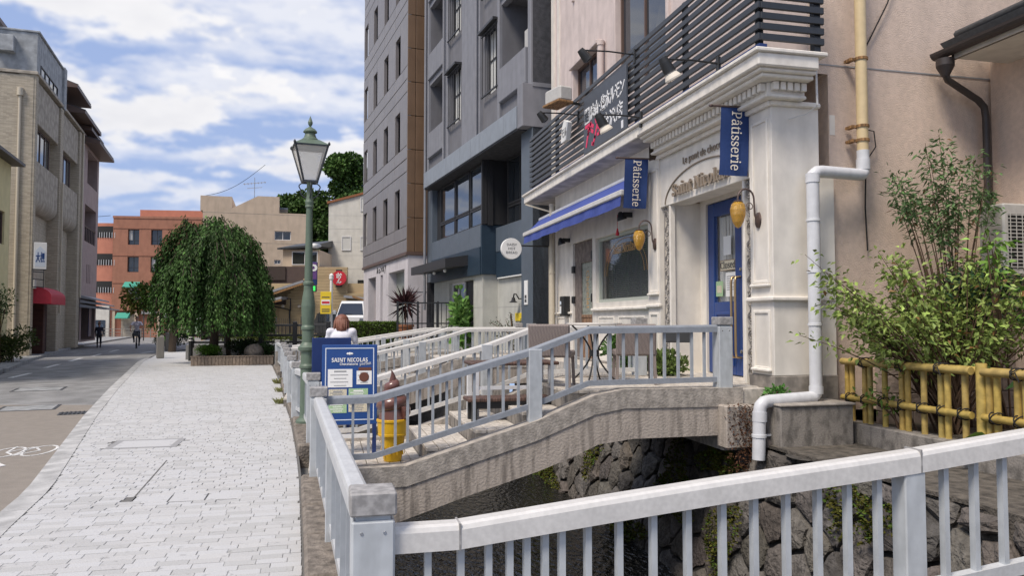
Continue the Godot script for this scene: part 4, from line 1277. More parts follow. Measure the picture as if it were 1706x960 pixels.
	words(s, "lettering", "Le pont de chocolat", 0.125, "letter_bronze", T(Vector3(-1.55, 3.8, 0.0)), "Droid Sans", 0.012, 1.12)
	words(s, "lettering", "Saint Nicolas.", 0.235, "letter_bronze", T(Vector3(-1.66, 3.43, 0.02)), "Droid Serif", 0.03, 0.98, 700)
	# entrance recess
	var rc := MB.new()
	rc.quad(Vector3(-2.64, 0.86, -0.02), Vector3(-2.64, 0.86, -0.5), Vector3(-2.64, 3.3, -0.5), Vector3(-2.64, 3.3, -0.02))
	rc.quad(Vector3(-0.62, 0.86, -0.5), Vector3(-0.62, 0.86, -0.02), Vector3(-0.62, 3.3, -0.02), Vector3(-0.62, 3.3, -0.5))
	rc.holed(-2.64, -0.62, 0.86, 3.4, -0.5, [[-2.47, -1.5, 0.86, 3.26]], 0.12)
	rc.quad(Vector3(-2.64, 3.32, -0.02), Vector3(-0.62, 3.32, -0.02), Vector3(-0.62, 3.32, -0.5), Vector3(-2.64, 3.32, -0.5))
	rc.box(Vector3(-2.92, 0.86, -0.3), Vector3(-2.66, 3.27, -0.1)); rc.box(Vector3(-0.62, 0.86, -0.3), Vector3(-0.46, 3.27, -0.1))
	part(s, "entrance_wall", rc, "cream")
	var fl := MB.new()
	fl.box(Vector3(-2.92, 0.5, -0.62), Vector3(-0.46, 0.868, 0.0))
	part(s, "threshold", fl, "deck_tile")
	for x in [-2.66, -0.66]:
		var jp := MB.new()
		jp.bevb(Vector3(x, 0.868, -0.1), Vector3(x + 0.05, 3.26, -0.02), 0.006)
		part(s, "door_post", jp, "cream_cornice")
	for x in [-2.78, -0.54]:
		var sc := MB.new()
		sc.tube([Vector3(x - 0.085, 0.9, -0.05), Vector3(x - 0.085, 3.24, -0.05)], 0.007, 5); sc.tube([Vector3(x + 0.085, 0.9, -0.05), Vector3(x + 0.085, 3.24, -0.05)], 0.007, 5)
		for i in 11:
			var cy := 1.0 + i * 0.21
			var sg := 1.0 if i % 2 == 0 else -1.0
			var pts := []
			for k in 26:
				var a := k * 0.5
				var r := 0.082 * (1.0 - k / 32.0)
				pts.append(Vector3(x + sg * cos(a) * r, cy + sin(a) * r, -0.05))
			sc.tube(pts, 0.009, 5)
			sc.tube([Vector3(x + sg * 0.08, cy, -0.05), Vector3(x, cy + 0.1, -0.05), Vector3(x - sg * 0.08, cy + 0.21, -0.05)], 0.009, 5)
			sc.ball(Vector3(x - sg * 0.045, cy + 0.1, -0.045), Vector3(0.018, 0.018, 0.012), 4)
		part(s, "scroll_grille", sc, "iron")
	# the blue door
	var d := MB.new()
	for q in [[-2.47, -2.3, 0.88, 3.25], [-1.73, -1.5, 0.88, 3.25], [-2.3, -1.73, 3.06, 3.25], [-2.3, -1.73, 0.88, 1.86]]:
		d.bevb(Vector3(q[0] + 0.002, q[2], -0.6), Vector3(q[1] - 0.002, q[3], -0.53), 0.008)
	mould(d, -2.26, -1.77, 1.0, 1.72, -0.53, 0.04, 0.014)
	var door := part(s, "door", d, "door_blue")
	var dg := MB.new()
	dg.quad(Vector3(-2.3, 1.86, -0.57), Vector3(-1.73, 1.86, -0.57), Vector3(-1.73, 3.06, -0.57), Vector3(-2.3, 3.06, -0.57))
	part(door, "pane", dg, "pane")
	var cu := MB.new()
	for side in [0, 1]:
		for i in 10:
			var f0: float = (-2.29 + i * 0.03) if side == 0 else (-1.74 - i * 0.03)
			var f1: float = f0 + (0.03 if side == 0 else -0.03)
			var za := -0.62 - 0.012 * (i % 2)
			var zb := -0.62 - 0.012 * ((i + 1) % 2)
			var pull := 0.0 if i < 5 else (i - 4) * 0.012 * (-1.0 if side == 0 else 1.0)
			cu.quad_out(Vector3(f0, 1.87, za), Vector3(f1, 1.87, zb), Vector3(f1 - pull, 3.05, zb), Vector3(f0 - pull, 3.05, za), Vector3(-2, 2.5, -3))
	part(door, "curtain", cu, "curtain")
	var bb := MB.new()
	bb.box(Vector3(-2.47, 0.88, -0.78), Vector3(-1.5, 3.25, -0.74))
	part(s, "dark_interior", bb, "inside")
	var hd := MB.new()
	for x in [-1.68, -1.58]:
		hd.tube([Vector3(x, 1.12, -0.525), Vector3(x, 1.13, -0.45), Vector3(x, 1.2, -0.44), Vector3(x, 2.1, -0.44), Vector3(x, 2.17, -0.45), Vector3(x, 2.18, -0.525)], 0.017, 8)
	part(door, "handle", hd, "brass")
	var lk := MB.new()
	for y in [2.28, 1.2]: lk.lathe([Vector2(0.026, 0), Vector2(0.024, 0.012), Vector2(0.0, 0.014)], 12, Transform3D(Basis(Vector3.RIGHT, PI / 2), Vector3(-1.58, y, -0.53)))
	part(door, "lock", lk, "chrome")
	# notices on the door
	var cs := thing("closed_sign", "small wooden sign reading Closed hanging in the blue door", "sign", Vector3(4.75 + 0.555, 2.36, -7.5 - 1.95), -90)
	part(cs, "board", box_of(Vector3(-0.21, -0.075, -0.006), Vector3(0.2, 0.075, 0.006), 0.003), "print_cream")
	var cb := MB.new()
	mould(cb, -0.21, 0.2, -0.075, 0.075, 0.005, 0.014, 0.003)
	part(cs, "border", cb, "print_brown")
	words(cs, "lettering", "Closed", 0.13, "print_dark", T(Vector3(0, 0.0, 0.008)), "Droid Serif", 0.003, 0.95, 700)
	for q in [["notice", "printed white notice sheets taped below the Closed sign on the blue door", -2.03, -1.74, 1.93, 2.26], ["notice", "rounded white card in the upper glass of the blue door", -2.08, -1.88, 2.5, 2.76]]:
		var o := thing(q[0], q[1], "notice", Vector3(4.75 + 0.558, 0, -7.5), -90)
		part(o, "sheet", box_of(Vector3(q[2], q[4], -0.003), Vector3(q[3], q[5], 0.0), 0.0), "print_white")
		if q[3] > -1.8:
			for i in 7: part(o, "text_line", box_of(Vector3(-2.0, 2.02 + i * 0.03, 0), Vector3(-1.78 - 0.04 * (i % 3), 2.03 + i * 0.03, 0.0015)), "print_grey")
	var gs := thing("sticker", "yellow and green poster sticker low in the glass of the blue door", "sticker", Vector3(4.75 + 0.556, 0, -7.5), -90)
	part(gs, "sheet", box_of(Vector3(-2.29, 1.94, 0), Vector3(-2.1, 2.15, 0.003)), "print_green")
	part(gs, "print", box_of(Vector3(-2.26, 1.99, 0.003), Vector3(-2.13, 2.09, 0.005)), "print_cream")
	# shop window with blinds
	var sw := window(s, -5.77, -3.4, 1.93, 3.1, -0.03, 0.11, [], "frame_sage", "pane", 0.06)
	var bl := MB.new()
	for i in 34:
		var y := 1.96 + i * 0.0325
		bl.quad(Vector3(-5.7, y, -0.25), Vector3(-3.45, y, -0.25), Vector3(-3.45, y + 0.018, -0.27), Vector3(-5.7, y + 0.018, -0.27))
	for x in [-5.3, -4.75, -4.2, -3.75]: bl.box(Vector3(x, 1.95, -0.247), Vector3(x + 0.008, 3.08, -0.243))
	part(s, "blind", bl, "blind")
	part(s, "dark_interior", box_of(Vector3(-5.9, 1.8, -0.45), Vector3(-3.36, 3.2, -0.42)), "inside")
	words(sw, "lettering", "Saint Nicolas", 0.2, "letter_gold", T(Vector3(-4.62, 2.83, -0.118)), "Droid Serif", 0.002, 0.8)
	var ga := MB.new()
	for j in 2:
		var pts := []
		for i in 21:
			var a := PI * i / 20.0
			pts.append(Vector3(-4.6 - cos(a) * (0.95 - j * 0.12), 2.4 + sin(a) * (0.6 - j * 0.08), -0.118))
		ga.tube(pts, 0.004, 4)
	part(sw, "gilt_arch", ga, "letter_gold")
	# weathered wooden side door
	var wd := MB.new()
	for q in [[-7.1, -6.72, 0.87, 3.13], [-6.1, -5.95, 0.87, 3.13], [-6.72, -6.1, 2.72, 3.13]]:
		wd.bevb(Vector3(q[0] + 0.003, q[2], -0.14), Vector3(q[1] - 0.003, q[3], -0.07), 0.008)
	var wdo := part(s, "side_door", wd, "wood_grey")
	for i in 4:
		var x := -6.72 + i * 0.155
		part(wdo, "plank", box_of(Vector3(x + 0.003, 0.87, -0.13), Vector3(x + 0.152, 1.66, -0.085), 0.006), "wood_door")
	part(wdo, "pane", box_of(Vector3(-6.72, 1.7, -0.12), Vector3(-6.1, 2.72, -0.1)), "etched", "greenish lettered glass")
	part(wdo, "rail", box_of(Vector3(-6.72, 1.66, -0.135), Vector3(-6.1, 1.72, -0.075), 0.006), "wood_door")
	words(wdo, "lettering", "Chocolat", 0.2, "letter_gold", T(Vector3(-6.4, 2.2, -0.098), Vector3(0, 0, -90)), "Droid Serif", 0.002, 0.9)
	var hg := MB.new()
	for y in [1.95, 2.55]: hg.bevb(Vector3(-7.18, y, -0.09), Vector3(-7.06, y + 0.14, -0.02), 0.01)
	for y in [1.95, 2.75]: hg.bevb(Vector3(-6.06, y, -0.09), Vector3(-5.98, y + 0.16, -0.03), 0.01)
	part(wdo, "hinge", hg, "black_metal")
	# roof slab, soffit and cornice
	var co := MB.new()
	co.bevb(Vector3(-9.45, 4.27, -0.4), Vector3(-2.9, 4.43, 0.37), 0.012)
	co.bevb(Vector3(-9.5, 4.43, -0.45), Vector3(0.4, 4.475, 0.41), 0.01)
	co.bevb(Vector3(-2.9, 4.29, -0.36), Vector3(0.37, 4.43, 0.37), 0.014)
	co.bevb(Vector3(-2.9, 4.25, -0.36), Vector3(0.32, 4.29, 0.32), 0.012)
	co.bevb(Vector3(-2.9, 4.205, -0.36), Vector3(0.27, 4.25, 0.27), 0.012)
	co.bevb(Vector3(-2.9, 4.07, -0.36), Vector3(0.1, 4.205, 0.1), 0.006)
	co.bevb(Vector3(-2.92, 4.03, -0.36), Vector3(0.14, 4.07, 0.14), 0.012)
	part(s, "cornice", co, "cream_cornice")
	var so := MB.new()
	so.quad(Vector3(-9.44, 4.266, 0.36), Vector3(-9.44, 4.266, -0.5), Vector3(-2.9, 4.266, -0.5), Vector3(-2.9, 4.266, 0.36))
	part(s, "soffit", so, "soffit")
	var dm := MB.new()
	dm.bevb(Vector3(-0.032, -0.045, -0.035), Vector3(0.032, 0.045, 0.035), 0.006)
	var dmesh := dm.mesh()
	for i in 29: put_at(s, "dentil", dmesh, "cream_cornice", T(Vector3(-2.82 + i * 0.102, 4.155, 0.135)))
	for i in 5: put_at(s, "dentil", dmesh, "cream_cornice", T(Vector3(0.135, 4.155, 0.03 - i * 0.085), Vector3(0, 90, 0)))

func build_grey_building():
	var g := thing("grey_apartment_block", "dark grey apartment block with balconies above a blue grey glazed lower storey", "building", Vector3(4.88, 0, -18), -83)
	var ins := MB.new()
	ins.box(Vector3(-10.35, 0.3, -12), Vector3(0, 17, -1.6))
	part(g, "core", ins, "grey_dark")
	# storeys above the band
	var holes := []
	for k in 3:
		var y := 2.9 * k
		holes.append([-2.2, -0.22, 8.42 + y, 10.3 + y]); holes.append([-9.92, -7.96, 8.38 + y, 10.25 + y])
		holes.append([-3.58, -2.4, 8.05 + y, 9.92 + y]); holes.append([-7.2, -6.1, 8.05 + y, 9.85 + y])
	var w := MB.new()
	w.holed(-10.35, 0, 6.85, 17, 0, holes, 1.4)
	part(g, "wall", w, "grey_wall")
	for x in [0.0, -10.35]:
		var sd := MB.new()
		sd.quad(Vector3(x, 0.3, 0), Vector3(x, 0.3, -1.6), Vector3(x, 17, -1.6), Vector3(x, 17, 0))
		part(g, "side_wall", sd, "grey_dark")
	var jn := MB.new()
	jn.box(Vector3(-0.02, 7.35, -1.6), Vector3(0.04, 7.45, 0.02))
	part(g, "string_course", jn, "grey_light")
	var pil := MB.new()
	for q in [[-5.85, -4.1, 0.05], [-7.93, -7.3, 0.1], [-2.36, -2.2, 0.1], [-4.1, -3.85, 0.12], [-10.35, -9.95, 0.08], [-0.2, 0.0, 0.06]]:
		pil.bevb(Vector3(q[0], 6.85, -0.02), Vector3(q[1], 17, q[2]), 0.02)
	part(g, "pilaster", pil, "grey_light")
	for k in 3:
		var y := 2.9 * k
		for q in [[-2.2, -0.22], [-9.95, -7.93]]:
			part(g, "parapet", box_of(Vector3(q[0] + 0.02, 7.5 + y, -0.1), Vector3(q[1] - 0.02, 8.42 + y, 0.12), 0.02), "grey_light")
			part(g, "balcony_beam", box_of(Vector3(q[0] + 0.02, 10.2 + y, -0.14), Vector3(q[1] - 0.02, 10.42 + y, 0.04), 0.01), "grey_light")
			var bd := MB.new()
			bd.quad(Vector3(q[0], 8.2 + y, -1.38), Vector3(q[1], 8.2 + y, -1.38), Vector3(q[1], 10.4 + y, -1.38), Vector3(q[0], 10.4 + y, -1.38))
			part(g, "balcony_door", bd, "inside")
		for q in [[-3.58, -2.4, 9.92], [-7.2, -6.1, 9.85]]:
			window(g, q[0], q[1], 8.05 + y, q[2] + y, 0.0, 0.14, [0.5, -0.55], "frame_dark", "curtain", 0.05)
			var rl := MB.new()   # window bars
			for i in 6: rl.box(Vector3(lerpf(q[0], q[1], i / 5.0) - 0.008, 8.0 + y, 0.1), Vector3(lerpf(q[0], q[1], i / 5.0) + 0.008, q[2] - 0.1 + y, 0.116))
			rl.box(Vector3(q[0] - 0.1, 8.02 + y, 0.09), Vector3(q[1] + 0.1, 8.06 + y, 0.13)); rl.box(Vector3(q[0] - 0.1, q[2] - 0.12 + y, 0.09), Vector3(q[1] + 0.1, q[2] - 0.08 + y, 0.13))
			rl.box(Vector3(q[0] - 0.1, q[2] - 0.05 + y, 0.0), Vector3(q[1] + 0.1, q[2] + 0.02 + y, 0.24))
			part(g, "window_grille", rl, "frame_dark")
	part(g, "air_conditioner", box_of(Vector3(-0.95, 8.3, -0.5), Vector3(-0.3, 9.1, -0.15), 0.03), "unit_white")
	var pp := MB.new()
	pp.tube([Vector3(-10.15, 2.0, 0.14), Vector3(-10.15, 16.5, 0.14)], 0.05, 8)
	pp.tube([Vector3(-7.55, 6.9, 0.17), Vector3(-7.55, 16.5, 0.17)], 0.04, 8)
	pp.tube([Vector3(-3.95, 6.9, 0.18), Vector3(-3.95, 16.5, 0.18)], 0.04, 8)
	part(g, "drainpipe", pp, "grey_light")
	# pale metal band
	for i in 8:
		var xs := [-9.75, -9.3, -8.0, -6.8, -5.2, -4.1, -3.3, -1.3, -0.35]
		part(g, "band_panel", box_of(Vector3(xs[i] + 0.012, 6.37, -0.2), Vector3(xs[i + 1] - 0.012, 6.93, 0.3), 0.008), "band_blue")
	part(g, "band_end", box_of(Vector3(-0.34, 6.35, -0.5), Vector3(0.02, 7.42, 0.28), 0.01), "grey_light")
	part(g, "band_soffit", box_of(Vector3(-9.7, 6.33, -1.5), Vector3(-0.35, 6.37, 0.27)), "grey_dark")
	# glazed storey
	part(g, "glazing_frame", box_of(Vector3(-9.65, 4.4, -0.35), Vector3(-3.95, 6.36, -0.2)), "frame_dark")
	var gw := [[-9.0, -7.2], [-7.12, -5.6], [-5.52, -3.98]]
	for i in 3:
		window(g, gw[i][0], gw[i][1], 5.02, 6.3, -0.05, 0.13, [], "frame_dark", "glass_sky" if i else "glass_dark", 0.05)
		window(g, gw[i][0], gw[i][1], 4.45, 5.0, -0.05, 0.13, [], "frame_dark", "glass_sky" if i else "glass_dark", 0.05)
	window(g, -3.56, -1.9, 4.95, 6.3, -0.6, 0.1, [0.6], "frame_dark", "glass_dark", 0.06)
	window(g, -3.56, -1.9, 4.35, 4.93, -0.6, 0.1, [0.6], "frame_dark", "glass_dark", 0.06)
	window(g, -1.88, -0.75, 4.95, 6.3, -0.6, 0.1, [0.35], "frame_dark", "glass_sky", 0.06)
	window(g, -1.88, -0.75, 4.35, 4.93, -0.6, 0.1, [0.35], "frame_dark", "glass_dark", 0.06)
	part(g, "return_panel", box_of(Vector3(-4.1, 2.965, -0.9), Vector3(-4.02, 4.42, -0.02), 0.006), "navy")
	part(g, "return_frame", box_of(Vector3(-4.08, 4.43, -0.9), Vector3(-4.0, 6.36, -0.02), 0.006), "frame_dark")
	part(g, "pier", box_of(Vector3(-0.74, 0.4, -0.5), Vector3(0.0, 6.4, 0.02), 0.01), "spandrel")
	part(g, "pier", box_of(Vector3(-10.3, 3.0, -0.4), Vector3(-9.66, 6.36, 0.0), 0.01), "spandrel")
	for i in 5:
		part(g, "spandrel_panel", box_of(Vector3(-9.62 + i * 1.11, 3.77, -0.3), Vector3(-8.53 + i * 1.11, 4.42, 0.0), 0.008), "spandrel")
	for i in 3: part(g, "spandrel_panel", box_of(Vector3(-4.0 + i * 1.07, 3.62, -0.75), Vector3(-2.95 + i * 1.07, 4.33, -0.45), 0.008), "spandrel")
	part(g, "shop_fascia", box_of(Vector3(-9.62, 2.96, -0.3), Vector3(-4.08, 3.765, 0.03), 0.008), "navy")
	part(g, "shop_fascia", box_of(Vector3(-4.0, 2.86, -0.76), Vector3(-0.75, 3.615, -0.46), 0.008), "navy")
	# ground floor
	var gf := MB.new()
	gf.holed(-9.6, -4.1, 0.5, 2.97, -0.08, [[-7.62, -4.98, 1.0, 2.86]], 0.2)
	gf.holed(-4.1, -0.75, 0.5, 2.87, -0.55, [[-1.45, -0.76, 0.6, 2.85]], 0.3)
	gf.quad(Vector3(-4.1, 0.5, -0.08), Vector3(-4.1, 0.5, -0.55), Vector3(-4.1, 2.97, -0.55), Vector3(-4.1, 2.97, -0.08))
	part(g, "ground_wall", gf, "pale_wall")
	window(g, -7.62, -6.2, 1.72, 2.86, -0.08, 0.15, [0.5], "frame_white", "glass_dark", 0.07)
	part(g, "door", box_of(Vector3(-6.15, 0.6, -0.3), Vector3(-5.0, 2.84, -0.24)), "frame_dark")
	part(g, "panel", box_of(Vector3(-7.6, 0.6, -0.2), Vector3(-6.2, 1.7, -0.14)), "dark_metal")
	part(g, "door", box_of(Vector3(-1.45, 0.6, -0.8), Vector3(-0.76, 2.85, -0.75)), "frame_dark")
	part(g, "joint", box_of(Vector3(-9.6, 1.995, -0.085), Vector3(-7.65, 2.005, -0.077)), "print_grey")
	part(g, "joint", box_of(Vector3(-4.98, 1.995, -0.085), Vector3(-4.1, 2.005, -0.077)), "print_grey")
	part(g, "joint", box_of(Vector3(-4.1, 1.995, -0.555), Vector3(-1.5, 2.005, -0.547)), "print_grey")
	part(g, "strip_light", box_of(Vector3(-3.9, 2.83, -0.5), Vector3(-0.8, 2.86, -0.46)), "print_white")

func build_brown_building():
	var b := thing("panelled_building", "tall building clad in grey metal panels with a brown panelled end and lilac ground floor", "building", Vector3(2.94, 0, -29), -82.6)
	part(b, "core", box_of(Vector3(-9.3, 4.3, -11), Vector3(-0.06, 20.5, -0.3)), "grey_dark")
	var cols := [1.7, 4.0, 6.4, 8.72]
	var gx := [0.0, 1.25, 2.15, 3.55, 4.45, 5.95, 6.85, 8.27, 9.17, 9.35]
	for r in 5:
		var y0 := 4.2 + r * 3.07
		# spandrel course of wide panels
		var sx := [0.0, 2.2, 4.35, 6.6, 9.3]
		for i in 4:
			for half in 2:
				var pm := MB.new()
				var t := rng.randf_range(0.9, 1.08)
				pm.col = Color(t, t, t)
				var ya := y0 + half * 0.5
				var yb := y0 + (0.49 if half == 0 else 1.0)
				pm.bevb(Vector3(-sx[i + 1] + 0.008, ya + 0.008, -0.15), Vector3(-sx[i] - 0.008, yb - 0.004, 0), 0.012)
				part(b, "panel", pm, "fascia_grey")
		for i in gx.size() - 1:   # window course
			if i % 2 == 1: continue
			var pm := MB.new()
			var t := rng.randf_range(0.9, 1.08)
			pm.col = Color(t, t, t)
			pm.bevb(Vector3(-gx[i + 1] + 0.008, y0 + 1.005, -0.15), Vector3(-gx[i] - 0.008, y0 + 3.06, 0), 0.012)
			part(b, "panel", pm, "fascia_grey")
		for c in cols:
			var a: float = -c - 0.45
			window(b, a, a + 0.9, y0 + 1.02, y0 + 2.56, -0.0, 0.26, [0.62], "frame_brown", "glass_sky" if rng.randf() < 0.6 else "glass_dark", 0.05)
			var hp := MB.new()
			var t2 := rng.randf_range(0.9, 1.08)
			hp.col = Color(t2, t2, t2)
			hp.bevb(Vector3(a + 0.008, y0 + 2.57, -0.15), Vector3(a + 0.892, y0 + 3.06, 0), 0.012)
			part(b, "panel", hp, "fascia_grey")
	# brown end wall
	for r in 12:
		for i in 2:
			var pm := MB.new()
			var t := rng.randf_range(0.9, 1.08)
			pm.col = Color(t, t, t)
			var za := [0.0, -0.32, -1.5]
			pm.bevb(Vector3(-0.15, 4.2 + r * 1.3 + 0.01, za[i + 1] + 0.008), Vector3(0.0, 5.5 + r * 1.3 - 0.01, za[i] - 0.008), 0.012)
			part(b, "panel", pm, "fascia_brown")
	part(b, "drip_edge", box_of(Vector3(-9.35, 4.08, -1.5), Vector3(0.03, 4.2, 0.03), 0.01), "frame_brown")
	var gf := MB.new()
	gf.holed(-9.3, -0.02, 0.5, 4.08, -0.06, [[-3.5, -0.6, 0.5, 3.6], [-5.2, -4.7, 0.5, 3.6], [-8.1, -6.25, 0.5, 3.6]], 0.45)
	gf.quad(Vector3(-0.02, 0.5, -0.06), Vector3(-0.02, 0.5, -3), Vector3(-0.02, 4.08, -3), Vector3(-0.02, 4.08, -0.06))
	part(b, "ground_wall", gf, "lilac_wall")
	part(b, "etched_glass", box_of(Vector3(-3.5, 0.5, -0.45), Vector3(-0.6, 3.6, -0.4)), "etched")
	part(b, "panel", box_of(Vector3(-5.2, 0.5, -0.4), Vector3(-4.7, 3.6, -0.36)), "glass_dark")
	window(b, -8.1, -6.25, 0.5, 3.6, -0.06, 0.4, [0.5, -0.7], "frame_brown", "glass_dark", 0.08)
	part(b, "joint", box_of(Vector3(-0.03, 2.7, -2.5), Vector3(-0.008, 2.72, -0.06)), "print_grey")
	var lt := MB.new()
	for i in 5:
		strokes(lt, ["ru", "e", "n", "ho", "a"][i], Vector2(-6.0 + i * 0.42, 3.72), 0.3, 0.26, 0.05, -0.05)
	part(b, "lettering", lt, "print_dark")

func build_left_buildings():
	var l := thing("tan_tiled_building", "tan tiled building with rounded balconies and a grey rooftop parapet on the left", "building", Vector3(-13.1, 0, -39), 96.5)
	part(l, "core", box_of(Vector3(0.7, 0, -14), Vector3(12.4, 13.1, -0.9)), "tan_tile")
	part(l, "core_face", box_of(Vector3(0.9, 0, -0.92), Vector3(12.2, 13.0, -0.55)), "tan_tile")
	for q in [[0.58, 0.98], [6.2, 6.85], [11.7, 12.6]]:
		part(l, "pilaster", box_of(Vector3(q[0], 0, -0.7), Vector3(q[1], 13.15 if q[0] < 1 else 13.0, 0.02), 0.03), "tan_tile")
	part(l, "side_face", box_of(Vector3(0.56, 0, -14), Vector3(0.72, 13.0, -0.1)), "tan_tile")
	part(l, "coping", box_of(Vector3(0.5, 13.05, -14), Vector3(12.7, 13.2, 0.08), 0.02), "tan_concrete")
	part(l, "parapet", box_of(Vector3(0.8, 13.2, -14), Vector3(6.4, 15.1, -0.02), 0.02), "parapet_grey")
	part(l, "parapet_pier", box_of(Vector3(6.4, 13.0, -0.6), Vector3(7.0, 15.25, 0.1), 0.02), "parapet_grey")
	part(l, "parapet_coping", box_of(Vector3(0.75, 15.1, -14), Vector3(6.45, 15.2, 0.06), 0.02), "parapet_grey")
	part(l, "waterspout", box_of(Vector3(0.35, 14.0, -1.7), Vector3(0.82, 14.75, -0.9), 0.02), "parapet_grey")
	part(l, "ledge", box_of(Vector3(0.4, 13.25, -4.5), Vector3(0.82, 13.75, -1.9), 0.02), "parapet_grey")
	window(l, 1.4, 5.2, 13.25, 13.75, 0.0, 0.03, [0.25, 0.5, 0.75], "frame_dark", "glass_dark", 0.05)
	for q in [[1.15, 5.2], [7.0, 10.7]]:
		part(l, "lintel", box_of(Vector3(q[0] - 0.15, 10.95, -0.6), Vector3(q[1] + 0.9, 12.95, -0.08), 0.03), "tan_concrete")
		window(l, q[0], q[1], 9.15, 10.95, -0.1, 0.25, [0.25, 0.5, 0.75], "frame_brown", "glass_sky", 0.09)
		# balcony front that rolls under at its foot
		var bp := []
		for i in 9:
			var a := PI / 2 * i / 8.0
			bp.append(Vector2(-0.55 + 0.5 * sin(a), 7.45 - 0.6 * cos(a)))
		bp.append(Vector2(-0.05, 9.15)); bp.append(Vector2(-0.55, 9.15))
		var bm := MB.new()
		bm.prism(bp, 0, q[1] + 0.85 - q[0], Transform3D(Basis(Vector3(0, 0, 1), Vector3(0, 1, 0), Vector3(-1, 0, 0)), Vector3(q[1] + 0.85, 0, 0)))
		part(l, "balcony", bm, "tan_concrete")
	window(l, 6.95, 9.6, 4.1, 6.6, -0.4, 0.16, [0.5, -0.45], "frame_brown", "glass_dark", 0.12)
	var dp := MB.new()
	dp.tube([Vector3(0.5, 0.2, -0.62), Vector3(0.5, 12.0, -0.62)], 0.07, 8)
	dp.tube([Vector3(0.5, 12.0, -0.62), Vector3(0.5, 12.35, -0.62)], 0.14, 8)
	dp.tube([Vector3(6.5, 2, 0.1), Vector3(6.5, 9, 0.1)], 0.05, 6)
	dp.tube([Vector3(12.3, 3, 0.1), Vector3(12.3, 13, 0.1)], 0.06, 6)
	part(l, "drainpipe", dp, "pipe_cream")
	part(l, "meter_box", box_of(Vector3(0.62, 3.1, 0.02), Vector3(0.95, 3.5, 0.14), 0.01), "unit_white")
	# brick entrance and its canopy
	part(l, "entrance", box_of(Vector3(1.0, 0, -0.56), Vector3(6.1, 2.5, -0.4)), "brick_dark")
	part(l, "entrance_pier", box_of(Vector3(3.0, 0, -0.5), Vector3(3.5, 2.45, 0.05), 0.02), "brick_dark")
	part(l, "entrance_dark", box_of(Vector3(3.6, 0.05, -0.42), Vector3(5.8, 2.35, -0.38)), "inside")
	var ca := thing("red_canopy", "rounded red fabric canopy over the brick entrance of the tan building", "canopy", l.position, 96.5)
	var cm := MB.new()
	var cp := [Vector2(0.0, 2.45)]
	for i in 9:
		var a := PI / 2 * i / 8.0
		cp.append(Vector2(1.25 * cos(a), 2.75 + 0.55 * sin(a)))
	cp.insert(1, Vector2(1.25, 2.4))
	cm.prism(cp, 0, 3.3, Transform3D(Basis(Vector3(0, 0, 1), Vector3(0, 1, 0), Vector3(-1, 0, 0)), Vector3(4.3, 0, -0.5)))
	part(ca, "fabric", cm, "red_canopy")
	part(ca, "emblem", box_of(Vector3(4.29, 2.72, -0.05), Vector3(4.312, 3.0, 0.25)), "print_cream")
	var si := thing("projecting_sign", "white projecting sign with a blue house shape and characters, above the red canopy", "sign", l.position + Vector3(0.2, 4.62, -0.75), 22)
	si.scale = Vector3(0.66, 1, 1)
	part(si, "board", box_of(Vector3(-0.36, -0.62, -0.05), Vector3(0.42, 0.62, 0.05), 0.01), "print_white")
	var hs := MB.new()
	hs.prism([Vector2(-0.27, -0.5), Vector2(0.33, -0.5), Vector2(0.33, 0.22), Vector2(0.03, 0.45), Vector2(-0.27, 0.22)], 0.05, 0.056)
	part(si, "emblem", hs, "print_pale")
	var ch := MB.new()
	strokes(ch, "dai", Vector2(-0.22, -0.3), 0.24, 0.45, 0.05, 0.056); strokes(ch, "hi", Vector2(0.05, -0.3), 0.24, 0.45, 0.045, 0.056)
	part(si, "lettering", ch, "sign_blue")
	var br := MB.new()
	br.bar(Vector3(-0.5, -0.64, 0), Vector3(0.4, -0.64, 0), 0.05, 0.05)
	for i in 3: br.bar(Vector3(-0.4, -0.75 - i * 0.35, 0.2), Vector3(0.3, -0.75 - i * 0.35, -0.2), 0.04, 0.04)
	br.bar(Vector3(0.3, -0.6, -0.2), Vector3(0.3, -1.5, -0.2), 0.04, 0.04); br.bar(Vector3(-0.4, -0.6, 0.2), Vector3(-0.4, -1.5, 0.2), 0.04, 0.04)
	part(si, "bracket", br, "black_metal")
	# mauve building with deep eaves beyond
	var m := thing("mauve_building", "mauve building with open loggias and stacked tiled eaves beyond the tan building", "building", l.position, 96.5)
	var mw := MB.new()
	mw.holed(12.62, 18.6, 0.3, 13.2, 0.05, [[13.6, 17.8, 6.6, 8.9], [14.2, 18.0, 10.3, 12.4], [14.6, 14.85, 4.0, 5.2], [15.2, 15.45, 4.0, 5.2], [15.8, 16.05, 4.0, 5.2], [13.2, 18.2, 0.4, 2.6]], 1.2)
	part(m, "wall", mw, "mauve_wall")
	part(m, "core", box_of(Vector3(12.62, 0.3, -12), Vector3(18.6, 13.2, -1.16)), "inside")
	part(m, "end_wall", box_of(Vector3(18.55, 0.3, -12), Vector3(18.65, 13.2, 0.05)), "mauve_wall")
	for q in [[12.9, 19.2, 12.6, 0.9], [9.5, 15.5, 13.6, 0.6], [8.2, 12.8, 14.7, 0.4], [12.5, 17.5, 13.3, 0.5]]:
		var e := MB.new()
		e.hexa([Vector3(q[0], q[2], -2.5), Vector3(q[1], q[2], -2.5), Vector3(q[1], q[2], q[3]), Vector3(q[0], q[2], q[3]), Vector3(q[0], q[2] + 1.15, -2.5), Vector3(q[1], q[2] + 1.15, -2.5), Vector3(q[1], q[2] + 0.16, q[3]), Vector3(q[0], q[2] + 0.16, q[3])])
		var eo := part(m, "eave", e, "frame_brown")
		var ro := MB.new()
